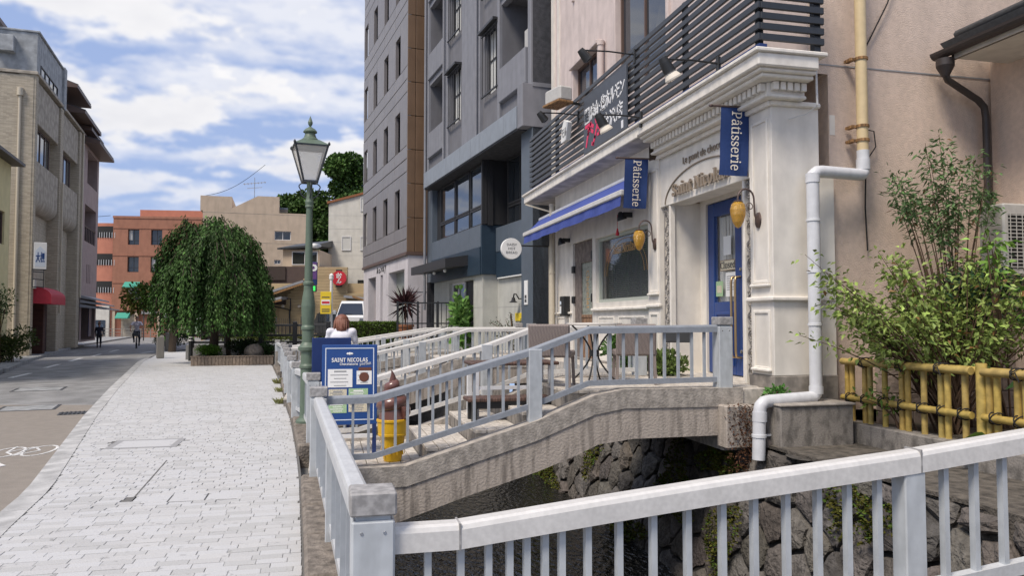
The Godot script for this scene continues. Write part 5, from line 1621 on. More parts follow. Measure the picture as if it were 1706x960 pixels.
		for i in int((q[1] - q[0]) / 0.3):
			ro.tube([Vector3(q[0] + 0.15 + i * 0.3, q[2] + 1.17, -2.5), Vector3(q[0] + 0.15 + i * 0.3, q[2] + 0.18, q[3])], 0.06, 5)
		part(eo, "roof_tiles", ro, "roof_tile").set_meta("kind", "stuff")
	part(m, "penthouse", box_of(Vector3(7.2, 13.1, -6), Vector3(12.4, 14.6, -0.9)), "parapet_grey")
	for i in 3:
		var e2 := MB.new()
		e2.hexa([Vector3(12.7, 3.0 - i * 0.28, 0), Vector3(18.3 + i * 0.2, 3.0 - i * 0.28, 0), Vector3(18.3 + i * 0.2, 2.85 - i * 0.28, 0.9 + i * 0.3), Vector3(12.7, 2.85 - i * 0.28, 0.9 + i * 0.3), Vector3(12.7, 3.2 - i * 0.28, 0), Vector3(18.3 + i * 0.2, 3.2 - i * 0.28, 0), Vector3(18.3 + i * 0.2, 2.93 - i * 0.28, 0.9 + i * 0.3), Vector3(12.7, 2.93 - i * 0.28, 0.9 + i * 0.3)])
		part(m, "canopy_board", e2, "roof_metal")
	part(m, "shop_curtain", box_of(Vector3(16.6, 0.6, -0.1), Vector3(17.6, 2.5, -0.05)), "sign_navy")
	var rl := MB.new()
	for i in 7: rl.box(Vector3(13.7 + i * 0.62, 6.6, -0.02), Vector3(13.73 + i * 0.62, 7.5, 0.02))
	rl.box(Vector3(13.6, 7.5, -0.03), Vector3(17.8, 7.56, 0.03))
	part(m, "balcony_rail", rl, "black_metal")
	# roof of the next house peeping over the parapet
	var rr := MB.new()
	rr.hexa([Vector3(0.2, 16.6, -6), Vector3(3.4, 16.6, -6), Vector3(3.4, 15.9, -1.9), Vector3(0.2, 15.9, -1.9), Vector3(0.2, 18.4, -6), Vector3(3.4, 18.4, -6), Vector3(3.4, 16.1, -1.9), Vector3(0.2, 16.1, -1.9)])
	part(m, "upper_roof", rr, "frame_brown")
	# yellow house at the picture's edge
	var y := thing("yellow_house", "yellow rendered house at the left edge, with a brown gutter", "house", Vector3(-12.35, 0, -34.2), 96.5)
	var yw := MB.new()
	yw.holed(-12, 0.6, 0, 8.0, 0, [[-1.3, -0.1, 4.6, 5.9], [-1.3, -0.1, 1.2, 2.4]], 0.15)
	yw.box(Vector3(-12, 0, -9), Vector3(0.6, 8.0, -0.18))
	part(y, "wall", yw, "yellow_wall")
	part(y, "end_wall", box_of(Vector3(0.58, 0, -9), Vector3(0.64, 8.0, 0.0)), "yellow_wall")
	window(y, -1.3, -0.1, 4.6, 5.9, 0, 0.12, [0.5], "frame_brown", "glass_dark")
	var er := MB.new()
	er.hexa([Vector3(-12.5, 7.9, -9.5), Vector3(0.9, 7.9, -9.5), Vector3(0.9, 7.9, 0.45), Vector3(-12.5, 7.9, 0.45), Vector3(-12.5, 8.5, -4.5), Vector3(0.9, 8.5, -4.5), Vector3(0.9, 8.02, 0.45), Vector3(-12.5, 8.02, 0.45)])
	part(y, "roof", er, "eave_brown")

func build_far_buildings():
	# orange apartment house across the junction; its front runs slightly towards us on the right
	var o := thing("orange_apartment_house", "four storey orange and brown apartment house across the junction", "building", Vector3(-22.2, -0.2, -90), -6)
	var h := []
	for r in 3:
		for c in 4: h.append([1.5 + c * 2.35 + (0 if c < 2 else 1.4), 2.65 + c * 2.35 + (0 if c < 2 else 1.4), 4.1 + r * 2.95, 5.75 + r * 2.95])
	var w := MB.new()
	w.holed(0.0, 14, 2.95, 12.9, 0, h, 0.4)
	part(o, "wall", w, "orange_wall")
	part(o, "core", box_of(Vector3(0, 0, -9), Vector3(14, 12.9, -0.42)), "orange_wall")
	part(o, "ground_floor", box_of(Vector3(0, 0, -0.6), Vector3(14, 2.95, -0.5)), "inside")
	for q in h:
		var wo := window(o, q[0], q[1], q[2], q[3], 0, 0.3, [0.5, -0.3], "frame_dark", "glass_dark", 0.06)
		if rng.randf() < 0.7: part(wo, "curtain", box_of(Vector3(q[0] + 0.06, q[2] + 0.5, -0.287), Vector3(lerpf(q[0], q[1], rng.randf_range(0.3, 0.48)), q[3] - 0.06, -0.284)), "curtain")
	for r in 4:
		part(o, "string_course", box_of(Vector3(0, 2.9 + r * 2.95, 0.0), Vector3(14, 2.98 + r * 2.95, 0.05)), "orange_wall")
	part(o, "roof_edge", box_of(Vector3(-0.05, 12.85, -9), Vector3(14.1, 13.1, 0.06)), "orange_wall")
	part(o, "roof_house", box_of(Vector3(2.2, 13.1, -7), Vector3(12, 14.0, -1.5)), "orange_bright")
	for i in 6: part(o, "shop_post", box_of(Vector3(0.05 + i * 2.3, 0, -0.5), Vector3(0.35 + i * 2.3, 2.95, 0.0)), "beige_wall")
	part(o, "shop_sign", box_of(Vector3(5.4, 2.0, 0.0), Vector3(9.6, 2.85, 0.15)), "frame_white")
	part(o, "shop_sign", box_of(Vector3(3.0, 2.55, 0.0), Vector3(4.6, 2.85, 0.1)), "print_grey")
	part(o, "shutter", box_of(Vector3(0.4, 0, -0.4), Vector3(2.3, 2.5, -0.36)), "tan_concrete")
	part(o, "display", box_of(Vector3(7.6, 0.4, -0.4), Vector3(9.2, 2.0, -0.36)), "print_green")
	for q in [[1.3, 2.85, 5.4], [6.2, 7.8, 5.4], [0.6, 1.9, 2.1]]:
		var aw := MB.new()
		aw.hexa([Vector3(q[0], q[2], 0.05), Vector3(q[1], q[2], 0.05), Vector3(q[1], q[2] - 0.05, 0.8), Vector3(q[0], q[2] - 0.05, 0.8), Vector3(q[0], q[2] + 0.6, 0.05), Vector3(q[1], q[2] + 0.6, 0.05), Vector3(q[1], q[2] + 0.04, 0.8), Vector3(q[0], q[2] + 0.04, 0.8)])
		part(o, "awning", aw, "green_canvas")
	# rounded brighter wing with its balconies on the left
	var wing := MB.new()
	wing.lathe([Vector2(3.2, 0), Vector2(3.2, 12.3)], 40, Transform3D(Basis(), Vector3(-0.6, 0, -3.2)))
	part(o, "round_wing", wing, "orange_bright")
	for r in 3:
		var by := 4.3 + r * 2.95
		var bd := MB.new()
		bd.lathe([Vector2(3.24, by + 0.55), Vector2(3.24, by + 1.75)], 40, Transform3D(Basis(), Vector3(-0.6, 0, -3.2)), false)
		part(o, "balcony_opening", bd, "inside")
		var bf := MB.new()
		for i in 40:
			var a := PI * i / 40.0
			bf.box(Vector3(-0.6 - cos(a) * 3.3 - 0.02, by + 0.5, -3.2 + sin(a) * 3.3 - 0.02), Vector3(-0.6 - cos(a) * 3.3 + 0.02, by + 1.1, -3.2 + sin(a) * 3.3 + 0.02))
		part(o, "balcony_rail", bf, "frame_white")
	part(o, "wing_shop", box_of(Vector3(-3.7, 0.0, -0.2), Vector3(-0.15, 3.4, 0.25)), "siding_white")
	part(o, "wing_window", box_of(Vector3(-3.4, 0.2, 0.25), Vector3(-0.5, 1.9, 0.3)), "glass_dark")
	# beige apartment house
	var b := thing("beige_apartment_house", "plain beige apartment house with few small windows behind the weeping tree", "building", Vector3(-9.7, 0, -66), 3)
	var bw := MB.new()
	var bh := [[5.55, 6.85, 8.3, 9.05], [5.55, 6.05, 6.3, 6.65], [1.4, 2.7, 8.3, 9.05]]
	bw.holed(0, 8.1, 0, 10.55, 0, bh, 0.25)
	bw.box(Vector3(0, 0, -10), Vector3(8.1, 10.55, -0.27))
	part(b, "wall", bw, "beige_wall")
	for q in bh: window(b, q[0], q[1], q[2], q[3], 0, 0.16, [0.5], "frame_white", "glass_dark", 0.06)
	var rf := MB.new()
	rf.prism([Vector2(-0.2, 10.55), Vector2(5.9, 10.55), Vector2(5.9, 11.9), Vector2(4.2, 11.9), Vector2(2.2, 10.8), Vector2(2.2, 11.75), Vector2(-0.2, 11.75)], -6, -0.02)
	part(b, "roof_house", rf, "beige_wall")
	part(b, "roof_edge", box_of(Vector3(5.9, 11.0, -3), Vector3(6.6, 11.15, -1)), "spandrel")
	for y in [8.0, 5.5, 10.4]: part(b, "joint", box_of(Vector3(0, y, -0.01), Vector3(8.1, y + 0.03, 0.008)), "tan_concrete")
	var an := MB.new()   # aerial on the roof
	an.tube([Vector3(3.9, 11.9, -1), Vector3(3.9, 13.6, -1)], 0.03, 5)
	an.tube([Vector3(3.0, 13.0, -1), Vector3(4.8, 13.25, -1)], 0.025, 5)
	for i in 7: an.tube([Vector3(3.1 + i * 0.27, 13.0 + i * 0.037, -1.4), Vector3(3.1 + i * 0.27, 13.0 + i * 0.037, -0.6)], 0.02, 4)
	an.tube([Vector3(3.3, 12.65, -1), Vector3(4.5, 12.8, -1)], 0.02, 4)
	part(b, "aerial", an, "chrome")
	# restaurant with tan boarding and lean-to roofs
	var r := thing("boarded_restaurant", "low restaurant clad in tan boards with lean-to roofs and a red sign", "restaurant", Vector3(-3.7, 0.5, -47), -13)
	part(r, "core", box_of(Vector3(0.1, 0, -8), Vector3(6.3, 3.3, -0.2)), "siding_tan")
	var tops := [Vector2(0, 2.75), Vector2(3.1, 4.15), Vector2(5.05, 4.1)]
	for i in 26:   # boards, cut by the raked roof line
		var y0 := i * 0.17
		var y1 := y0 + 0.165
		var xa := 1.1 if y1 < 2.3 else (1.1 + (y1 - 2.3) * 1.1)
		var xb := 6.0 if y1 < 2.75 else (5.05 if y1 < 4.3 else 0.0)
		if y1 > 4.25 or xb < xa: continue
		var t := rng.randf_range(0.85, 1.1)
		var cuts := [[xa, xb]]
		if y0 < 1.45: cuts = [[xa, 3.3], [5.2, xb]] if y0 < 1.3 else [[xa, 3.3], [5.2, xb]]
		for c in cuts:
			var bm := MB.new()
			bm.col = Color(t, t, t)
			bm.bevb(Vector3(c[0], y0, -0.2), Vector3(c[1], y1, 0), 0.012)
			part(r, "board", bm, "siding_tan")
	part(r, "garage_opening", box_of(Vector3(3.3, 0, -0.3), Vector3(5.2, 1.44, -0.2)), "inside")
	for q in [[0.1, 2.45, 2.7, 3.3, 0.9], [-0.9, 1.75, 1.6, 2.35, 1.3], [4.95, 2.45, 6.3, 2.3, 0.5]]:
		var rm := MB.new()
		rm.hexa([Vector3(q[0], q[1], -3), Vector3(q[2], q[3], -3), Vector3(q[2], q[3], q[4]), Vector3(q[0], q[1], q[4]), Vector3(q[0], q[1] + 0.14, -3), Vector3(q[2], q[3] + 0.14, -3), Vector3(q[2], q[3] + 0.14, q[4]), Vector3(q[0], q[1] + 0.14, q[4])])
		part(r, "roof", rm, "roof_metal")
		var fm := MB.new()
		fm.hexa([Vector3(q[0] + 0.5, q[1], q[4] - 0.1), Vector3(q[2], q[3] - 0.12, q[4] - 0.1), Vector3(q[2], q[3] - 0.12, q[4] + 0.02), Vector3(q[0] + 0.5, q[1], q[4] + 0.02), Vector3(q[0] + 0.5, q[1] + 0.11, q[4] - 0.1), Vector3(q[2], q[3] - 0.01, q[4] - 0.1), Vector3(q[2], q[3] - 0.01, q[4] + 0.02), Vector3(q[0] + 0.5, q[1] + 0.11, q[4] + 0.02)])
		part(r, "fascia_board", fm, "timber")
	part(r, "dark_band", box_of(Vector3(-0.6, 2.05, -0.5), Vector3(1.5, 2.45, 0.1)), "dark_timber")
	part(r, "dark_wall", box_of(Vector3(-3.5, 0, -0.6), Vector3(1.05, 2.0, -0.4)), "dark_timber")
	for i in 20: part(r, "lattice_slat", box_of(Vector3(-3.4 + i * 0.2, 0, -0.1), Vector3(-3.3 + i * 0.2, 1.7, 0.0)), "dark_timber")
	for i in 4: part(r, "door_panel", box_of(Vector3(-0.9 + i * 0.35, 0.1, -0.38), Vector3(-0.65 + i * 0.35, 1.6, -0.34)), "brick_dark" if i % 2 else "red_canopy")
	for x in [1.35, 2.3, 5.6]:
		var lm := MB.new()
		lm.ball(Vector3(x, 1.95, 0.12), Vector3(0.1, 0.09, 0.1), 6)
		part(r, "wall_light", lm, "lamp_glass")
	var pi := MB.new()
	pi.tube([Vector3(0.6, 2.0, 0.15), Vector3(1.75, 1.75, 0.15), Vector3(1.8, 0, 0.15)], 0.05, 6)
	pi.tube([Vector3(1.2, 2.35, 0.15), Vector3(1.8, 2.4, 0.15), Vector3(1.8, 1.7, 0.15)], 0.04, 6)
	part(r, "drainpipe", pi, "black_metal")
	# maroon wall and white house behind
	var mw := thing("maroon_house", "windowless dark maroon house wall between the beige block and the restaurant", "house", Vector3(-5.4, 0, -53.5), -13)
	part(mw, "wall", box_of(Vector3(0, 0, -5), Vector3(5.4, 5.2, 0)), "maroon_wall")
	part(mw, "upper_wall", box_of(Vector3(2.7, 5.2, -5), Vector3(5.1, 6.3, 0)), "beige_wall")
	window(mw, 3.3, 5.0, 5.3, 6.2, 0.02, 0.02, [0.5], "frame_white", "glass_dark")
	var mr := MB.new()
	mr.hexa([Vector3(2.4, 6.3, 0.3), Vector3(5.15, 6.5, 0.3), Vector3(5.15, 6.9, -5), Vector3(2.4, 6.7, -5), Vector3(2.4, 6.4, 0.3), Vector3(5.15, 6.65, 0.3), Vector3(5.15, 7.5, -5), Vector3(2.4, 7.2, -5)])
	part(mw, "roof", mr, "roof_tile")
	part(mw, "timber_screen", box_of(Vector3(1.2, 4.3, 0.0), Vector3(2.9, 5.2, 0.1)), "dark_timber")
	var wh := thing("white_house", "tall white boarded house with a sloping red edged roof", "house", Vector3(0.15, 0, -56), -13)
	var ww := MB.new()
	ww.prism([Vector2(0, 0), Vector2(5.5, 0), Vector2(5.5, 11.4), Vector2(0, 9.95)], -6, 0)
	part(wh, "wall", ww, "siding_white")
	for i in 9: part(wh, "joint", box_of(Vector3(0, 1.5 + i * 0.95, -0.01), Vector3(5.5, 1.515 + i * 0.95, 0.008)), "curtain")
	part(wh, "verge", box_of(Vector3(-0.1, 9.95, -6), Vector3(0.02, 10.1, 0.1)), "terracotta")
	var vg := MB.new()
	vg.hexa([Vector3(-0.1, 9.93, -6), Vector3(5.6, 11.43, -6), Vector3(5.6, 11.43, 0.12), Vector3(-0.1, 9.93, 0.12), Vector3(-0.1, 10.08, -6), Vector3(5.6, 11.58, -6), Vector3(5.6, 11.58, 0.12), Vector3(-0.1, 10.08, 0.12)])
	part(wh, "roof", vg, "terracotta")
	window(wh, 0.95, 1.6, 6.6, 7.6, 0.06, 0.05, [], "frame_white", "curtain")
	for y in [9.4, 6.6]: window(wh, 2.25, 3.0, y, y + 1.0, 0.06, 0.05, [], "frame_white", "curtain")
	window(wh, 2.1, 3.2, 3.2, 4.5, 0.06, 0.05, [0.5], "frame_dark", "glass_dark")
	var sa := MB.new()
	sa.tube([Vector3(-1.0, 6.9, 0.6), Vector3(-1.0, 8.0, 0.6)], 0.04, 6)
	sa.ball(Vector3(-0.75, 6.95, 0.6), Vector3(0.5, 0.2, 0.3), 6)
	var slm := thing("far_street_lamp", "white street lamp head showing beside the green lamp post before the white house", "street lamp", Vector3(-0.95, 0.6, -44.5))
	var sl := MB.new()
	sl.tube([Vector3(0, 0, 0), Vector3(0, 5.0, 0), Vector3(0.1, 5.2, 0)], 0.05, 8)
	part(slm, "pole", sl, "dark_metal")
	var sh := MB.new()
	sh.ball(Vector3(0.32, 5.22, 0), Vector3(0.38, 0.14, 0.2), 6)
	part(slm, "lamp_head", sh, "print_white")

# ---------------------------------------------------------------- things fixed to the shop
func build_shop_fittings():
	var at := SHOP
	var s := thing("louvre_screen", "black horizontal slat screen along the upper storey above the cream cornice", "slat screen", at, -90)
	for i in 10:
		var y := 4.60 + i * 0.115
		var m := MB.new()
		m.bevb(Vector3(-9.2, y, 0.27), Vector3(0.27, y + 0.075, 0.305), 0.006)
		part(s, "slat", m, "slat")
		var r := MB.new()
		r.bevb(Vector3(0.235, y, -0.5), Vector3(0.27, y + 0.075, 0.268), 0.006)
		part(s, "slat", r, "slat")
	for x in [-9.12, -7.3, -5.45, -3.2, -1.6, 0.14]: part(s, "post", box_of(Vector3(x, 4.48, 0.2), Vector3(x + 0.06, 5.75, 0.268), 0.004), "slat")
	part(s, "post", box_of(Vector3(0.15, 4.48, -0.48), Vector3(0.233, 5.75, -0.4), 0.004), "slat")
	part(s, "base_strip", box_of(Vector3(-9.2, 4.478, 0.2), Vector3(0.27, 4.56, 0.3), 0.004), "sign_navy")
	# signboard
	var b := thing("restaurant_signboard", "dark grey signboard with pink and white Japanese lettering on the black slats", "signboard", at, -90)
	part(b, "board", box_of(Vector3(-5.27, 4.52, 0.325), Vector3(-3.3, 5.5, 0.36), 0.006), "board_grey")
	var tw := MB.new()
	tw.box(Vector3(-5.2, 5.03, 0.36), Vector3(-4.96, 5.3, 0.365))
	var x := -4.92
	for q in ["yaki", "niku", "dot", "shio", "ho", "ru", "mo", "n"]:
		var w := 0.19 if q != "dot" else 0.07
		strokes(tw, q, Vector2(x, 5.04 + (x + 4.92) * 0.03), w, 0.25, 0.03, 0.36, 0.06)
		x += w + 0.022
	x = -4.3
	for q in ["kin", "sawa", "ten"]:
		strokes(tw, q, Vector2(x, 4.72 + (x + 4.3) * 0.03), 0.25, 0.25, 0.032, 0.36, 0.05)
		x += 0.3
	tw.box(Vector3(-3.5, 4.56, 0.36), Vector3(-3.42, 4.68, 0.364))
	part(b, "lettering", tw, "letter_white")
	var tb := MB.new()
	strokes(tb, "niku", Vector2(-5.18, 5.06), 0.09, 0.2, 0.022, 0.3655); strokes(tb, "ten", Vector2(-5.08, 5.06), 0.1, 0.2, 0.02, 0.3655)
	part(b, "lettering", tb, "board_grey")
	var tp := MB.new()
	strokes(tp, "a", Vector2(-5.2, 4.72), 0.33, 0.29, 0.06, 0.36, 0.05); strokes(tp, "ji", Vector2(-4.88, 4.68), 0.32, 0.29, 0.06, 0.36, 0.05); strokes(tp, "e", Vector2(-4.58, 4.7), 0.24, 0.24, 0.05, 0.36, 0.04)
	part(b, "lettering", tp, "letter_pink")
	# floodlights on long arms
	for q in [[-3.1, 5.58, 0.3, 1.12, "floodlight on a long black arm above the top edge of the restaurant signboard", 0], [-0.6, 4.62, 0.3, 0.98, "floodlight on a long arm over the cornice, right of the restaurant signboard", 1], [-2.7, 4.52, 0.38, 1.01, "floodlight on a long arm crossing the lower half of the restaurant signboard", 1], [-5.75, 5.36, 0.3, 1.01, "round black floodlight on an arm left of the restaurant signboard", 0]]:
		var f := thing("arm_floodlight", q[4], "floodlight", at, -90, "floodlights on long arms along the slat screen")
		var am := MB.new()
		am.tube([Vector3(q[0], q[1], q[2]), Vector3(q[0], q[1] + 0.015, (q[2] + q[3]) / 2), Vector3(q[0], q[1], q[3])], 0.012, 6)
		am.bevb(Vector3(q[0] - 0.03, q[1] - 0.14, q[2] - 0.02), Vector3(q[0] + 0.03, q[1] + 0.08, q[2] + 0.02), 0.006)
		part(f, "arm", am, "black_metal")
		var dirv := Vector3(0, -0.85, -0.5).normalized() if q[5] == 1 else Vector3(0, -0.75, -0.65).normalized()
		var ax := Vector3.RIGHT
		var bs := Basis(ax, dirv, ax.cross(dirv))
		var hm := MB.new()
		hm.lathe([Vector2(0.05, -0.06), Vector2(0.062, 0.0), Vector2(0.075, 0.12), Vector2(0.078, 0.13)], 14, Transform3D(bs, Vector3(q[0], q[1] - 0.04, q[3])))
		part(f, "head", hm, "black_metal")
		var lm := MB.new()
		if q[5] == 1: lm.lathe([Vector2(0.06, 0.12), Vector2(0.1, 0.2), Vector2(0.1, 0.22), Vector2(0.0, 0.225)], 14, Transform3D(bs, Vector3(q[0], q[1] - 0.04, q[3])))
		else: lm.lathe([Vector2(0.07, 0.13), Vector2(0.05, 0.15), Vector2(0, 0.155)], 14, Transform3D(bs, Vector3(q[0], q[1] - 0.04, q[3])))
		part(f, "lens", lm, "letter_cream" if q[5] == 1 else "lamp_dark")
	var ol := thing("old_floodlight", "rusty edged box floodlight at the top left corner of the restaurant signboard", "floodlight", at + Vector3(-0.75, 5.62, -5.55), -75)
	part(ol, "housing", box_of(Vector3(-0.26, -0.13, -0.15), Vector3(0.26, 0.13, 0.12), 0.03), "unit_white")
	part(ol, "rim", box_of(Vector3(-0.27, -0.17, -0.16), Vector3(0.27, -0.125, 0.16), 0.01), "timber")
	part(ol, "bracket", box_of(Vector3(-0.02, -0.1, -0.5), Vector3(0.02, -0.06, -0.14)), "black_metal")
	var wm := thing("white_speaker", "small white lettered shade on the slat screen left of the signboard", "sign", at + Vector3(-0.42, 5.15, -6.15), -90)
	var wmm := MB.new()
	wmm.prism([Vector2(-0.22, -0.18), Vector2(0.1, -0.18), Vector2(0.22, 0.12), Vector2(-0.02, 0.22), Vector2(-0.16, 0.1)], -0.06, 0.02)
	part(wm, "plate", wmm, "print_white")
	var wl := MB.new()
	strokes(wl, "mo", Vector2(-0.15, -0.1), 0.13, 0.16, 0.02, 0.02); strokes(wl, "ru", Vector2(0.0, -0.1), 0.13, 0.16, 0.02, 0.02)
	part(wm, "lettering", wl, "print_grey")
	# awning
	var a := thing("blue_awning", "blue fabric awning with a white front bar over the shop window", "awning", at, -90)
	var fm := MB.new()
	var nx := 24
	for i in nx:
		var ex := func(k, t): return lerpf(-9.0, -3.2, float(k) / nx)
		for j in 6:
			var t0 := j / 6.0
			var t1 := (j + 1) / 6.0
			var sag := func(t): return -0.015 * sin(PI * t)
			var P := func(k, t): return Vector3(ex.call(k, t), lerpf(3.84, 3.55, t) + sag.call(t), lerpf(0.14, 0.46, t))
			fm.quad(P.call(i, t1), P.call(i + 1, t1), P.call(i + 1, t0), P.call(i, t0))
	part(a, "fabric", fm, "awning")
	var va := MB.new()
	for i in 60:
		var x0 := lerpf(-8.98, -3.22, i / 60.0)
		var x1 := lerpf(-8.98, -3.22, (i + 1) / 60.0)
		var z0 := 0.48 + 0.012 * sin(x0 * 9.0)
		var z1 := 0.48 + 0.012 * sin(x1 * 9.0)
		va.quad(Vector3(x0, 3.31 + 0.008 * sin(x0 * 5.0), z0 + 0.01), Vector3(x1, 3.31 + 0.008 * sin(x1 * 5.0), z1 + 0.01), Vector3(x1, 3.5, 0.482), Vector3(x0, 3.5, 0.482))
	part(a, "valance", va, "awning")
	part(a, "front_bar", box_of(Vector3(-9.02, 3.47, 0.44), Vector3(-3.18, 3.56, 0.51), 0.016), "rail_white")
	var ro := MB.new()
	ro.tube([Vector3(-9.0, 3.86, 0.1), Vector3(-3.2, 3.86, 0.1)], 0.05, 10)
	for xx in [-7.0, -3.6]:
		ro.bar(Vector3(xx, 3.78, 0.02), Vector3(xx + 0.3, 3.62, 0.25), 0.03, 0.03); ro.bar(Vector3(xx + 0.3, 3.62, 0.25), Vector3(xx, 3.5, 0.45), 0.03, 0.03)
	part(a, "roller", ro, "white_metal")
	# two Patisserie banners, hung square to the wall
	for q in [[4.285, 4.645, -10.6, 3.27, 4.0, "blue Pâtisserie banner in front of the awning, the smaller looking one"], [4.41, 4.77, -7.98, 3.28, 4.07, "blue Pâtisserie banner at the corner beside the cornice end, nearest"]]:
		var bn := thing("shop_banner", q[5], "banner", Vector3(q[0], q[3], q[2]), -4, "blue banners on the shop front")
		var w: float = q[1] - q[0]
		var h: float = q[4] - q[3]
		var cm := MB.new()
		for i in 8:
			for j in 12:
				var P := func(u, v): return Vector3(u * w - (1.0 - v) * 0.035, v * h + sin(u * PI) * -0.008 * (1.0 - v), 0.018 * sin(u * 5.0 + v * 3.0) * (1.0 - v) + 0.006 * sin(v * 9.0))
				cm.quad(P.call(i / 8.0, j / 12.0), P.call((i + 1) / 8.0, j / 12.0), P.call((i + 1) / 8.0, (j + 1) / 12.0), P.call(i / 8.0, (j + 1) / 12.0))
		part(bn, "cloth", cm, "banner")
		words(bn, "lettering", "Pâtisserie", 0.165, "letter_cream", T(Vector3(w * 0.5 - 0.012, h * 0.5, 0.026), Vector3(0, 0, -92.5)), "Droid Serif", 0.003, 0.92)
		var pm := MB.new()
		pm.tube([Vector3(-0.11, h + 0.012, 0), Vector3(w + 0.14, h + 0.012, 0)], 0.013, 8)
		pm.ball(Vector3(-0.12, h + 0.012, 0), Vector3(0.03, 0.018, 0.018), 5)
		part(bn, "pole", pm, "bronze")
	# wall lamps with amber glass
	for q in [[-3.08, "amber glass wall lamp on the left pilaster, over the shop window"], [-0.27, "amber glass wall lamp on the right pilaster, beside the blue door"]]:
		var l := thing("wall_lamp", q[1], "wall lamp", at + Vector3(0, 2.74, q[0]), -90, "amber wall lamps")
		var am := MB.new()
		am.lathe([Vector2(0.075, 0), Vector2(0.07, 0.02), Vector2(0.03, 0.035), Vector2(0, 0.04)], 14, Transform3D(Basis(Vector3.RIGHT, PI / 2), Vector3.ZERO), true, Vector2(0.75, 1.25))
		var pts := [Vector3(0, 0.0, 0.03), Vector3(0, 0.06, 0.05)]
		for i in 11:
			var t := PI * i / 10.0
			pts.append(Vector3(0, 0.24 + 0.11 * sin(t), 0.16 - 0.1 * cos(t)))
		pts.append(Vector3(0, 0.2, 0.26))
		am.tube(pts, 0.011, 7)
		var sp := []
		for i in 16:
			var t := i * 0.5
			sp.append(Vector3(0, 0.15 + sin(t) * 0.05 * (1.0 - i / 20.0), 0.11 + cos(t) * 0.05 * (1.0 - i / 20.0)))
		am.tube(sp, 0.006, 5)
		am.lathe([Vector2(0.035, 0.215), Vector2(0.06, 0.2), Vector2(0.05, 0.19)], 12, Transform3D(Basis(), Vector3(0, 0, 0.26)))
		part(l, "bracket", am, "bronze")
		var gm := MB.new()
		gm.lathe([Vector2(0.0, -0.1), Vector2(0.03, -0.085), Vector2(0.06, -0.03), Vector2(0.083, 0.05), Vector2(0.088, 0.11), Vector2(0.075, 0.17), Vector2(0.045, 0.2)], 18, Transform3D(Basis(), Vector3(0, 0, 0.26)))
		part(l, "glass", gm, "amber")
	# small black cone lamps below the awning
	for q in [[-4.05, 3.3, "black cone lamp on the wall under the awning, over the shop window"], [-7.3, 3.22, "black cone lamp on the wall under the awning, left of the wooden door"]]:
		var l := thing("cone_lamp", q[2], "wall lamp", at + Vector3(-0.0, q[1], q[0]), -90, "cone lamps under the awning")
		var cm := MB.new()
		cm.lathe([Vector2(0.085, -0.08), Vector2(0.07, -0.03), Vector2(0.03, 0.05), Vector2(0, 0.06)], 12, T(Vector3(0, 0, 0.16), Vector3(18, 0, 0)))
		part(l, "shade", cm, "black_metal")
		part(l, "bracket", box_of(Vector3(-0.03, -0.03, -0.05), Vector3(0.03, 0.05, 0.13), 0.01), "black_metal")
	var hb := thing("hanging_ornament", "small red tassel ornament hanging above the shop window", "ornament", at + Vector3(-0.16, 3.05, -4.2), -90)
	var hm2 := MB.new()
	hm2.tube([Vector3(0, 0.28, 0), Vector3(0, 0.05, 0)], 0.004, 4); hm2.lathe([Vector2(0.0, -0.07), Vector2(0.035, -0.06), Vector2(0.012, 0.05), Vector2(0, 0.06)], 8)
	part(hb, "tassel", hm2, "sign_red")
	var mb := thing("mailbox", "black mailbox with white labels left of the wooden door", "mailbox", at + Vector3(-0.06, 1.9, -7.42), -90)
	part(mb, "case", box_of(Vector3(-0.13, -0.2, -0.1), Vector3(0.13, 0.2, 0.05), 0.012), "black_metal")
	part(mb, "label", box_of(Vector3(-0.11, -0.15, 0.05), Vector3(-0.02, 0.0, 0.054)), "print_white")
	part(mb, "label", box_of(Vector3(-0.11, 0.03, 0.05), Vector3(-0.02, 0.1, 0.054)), "print_pale")
	# pipes
	var p1 := thing("eave_drainpipe", "cream drainpipe at the far left end of the shop front", "drainpipe", at + Vector3(-0.06, 0, -8.05), -90)
	var pm1 := MB.new()
	pm1.tube([Vector3(0, 0.9, 0.06), Vector3(0, 4.05, 0.06)], 0.055, 12)
	pm1.tube([Vector3(-0.18, 0.95, 0.05), Vector3(-0.22, 1.0, 0.05), Vector3(-0.22, 3.2, 0.05)], 0.02, 6)
	part(p1, "pipe", pm1, "pipe_cream")
	var pc := MB.new()
	for y in [1.4, 2.6, 3.7, 4.02]: pc.tube([Vector3(0, y, 0.06), Vector3(0, y + 0.05, 0.06)], 0.064, 12)
	pc.bar(Vector3(0, 3.9, 0.05), Vector3(-1.25, 4.24, 0.3), 0.03, 0.03)
	part(p1, "bracket", pc, "pipe_cream")
	var d := thing("drainpipe", "tall drainpipe, tan above and white below, stepping round the shop corner to the canal", "drainpipe", Vector3(5.12, 0, -7.35))
	var tan := MB.new()
	tan.tube([Vector3(0.74, 3.5, -0.08), Vector3(0.74, 16, -0.08)], 0.062, 16)
	part(d, "upper_pipe", tan, "pipe_tan")
	var wp := MB.new()
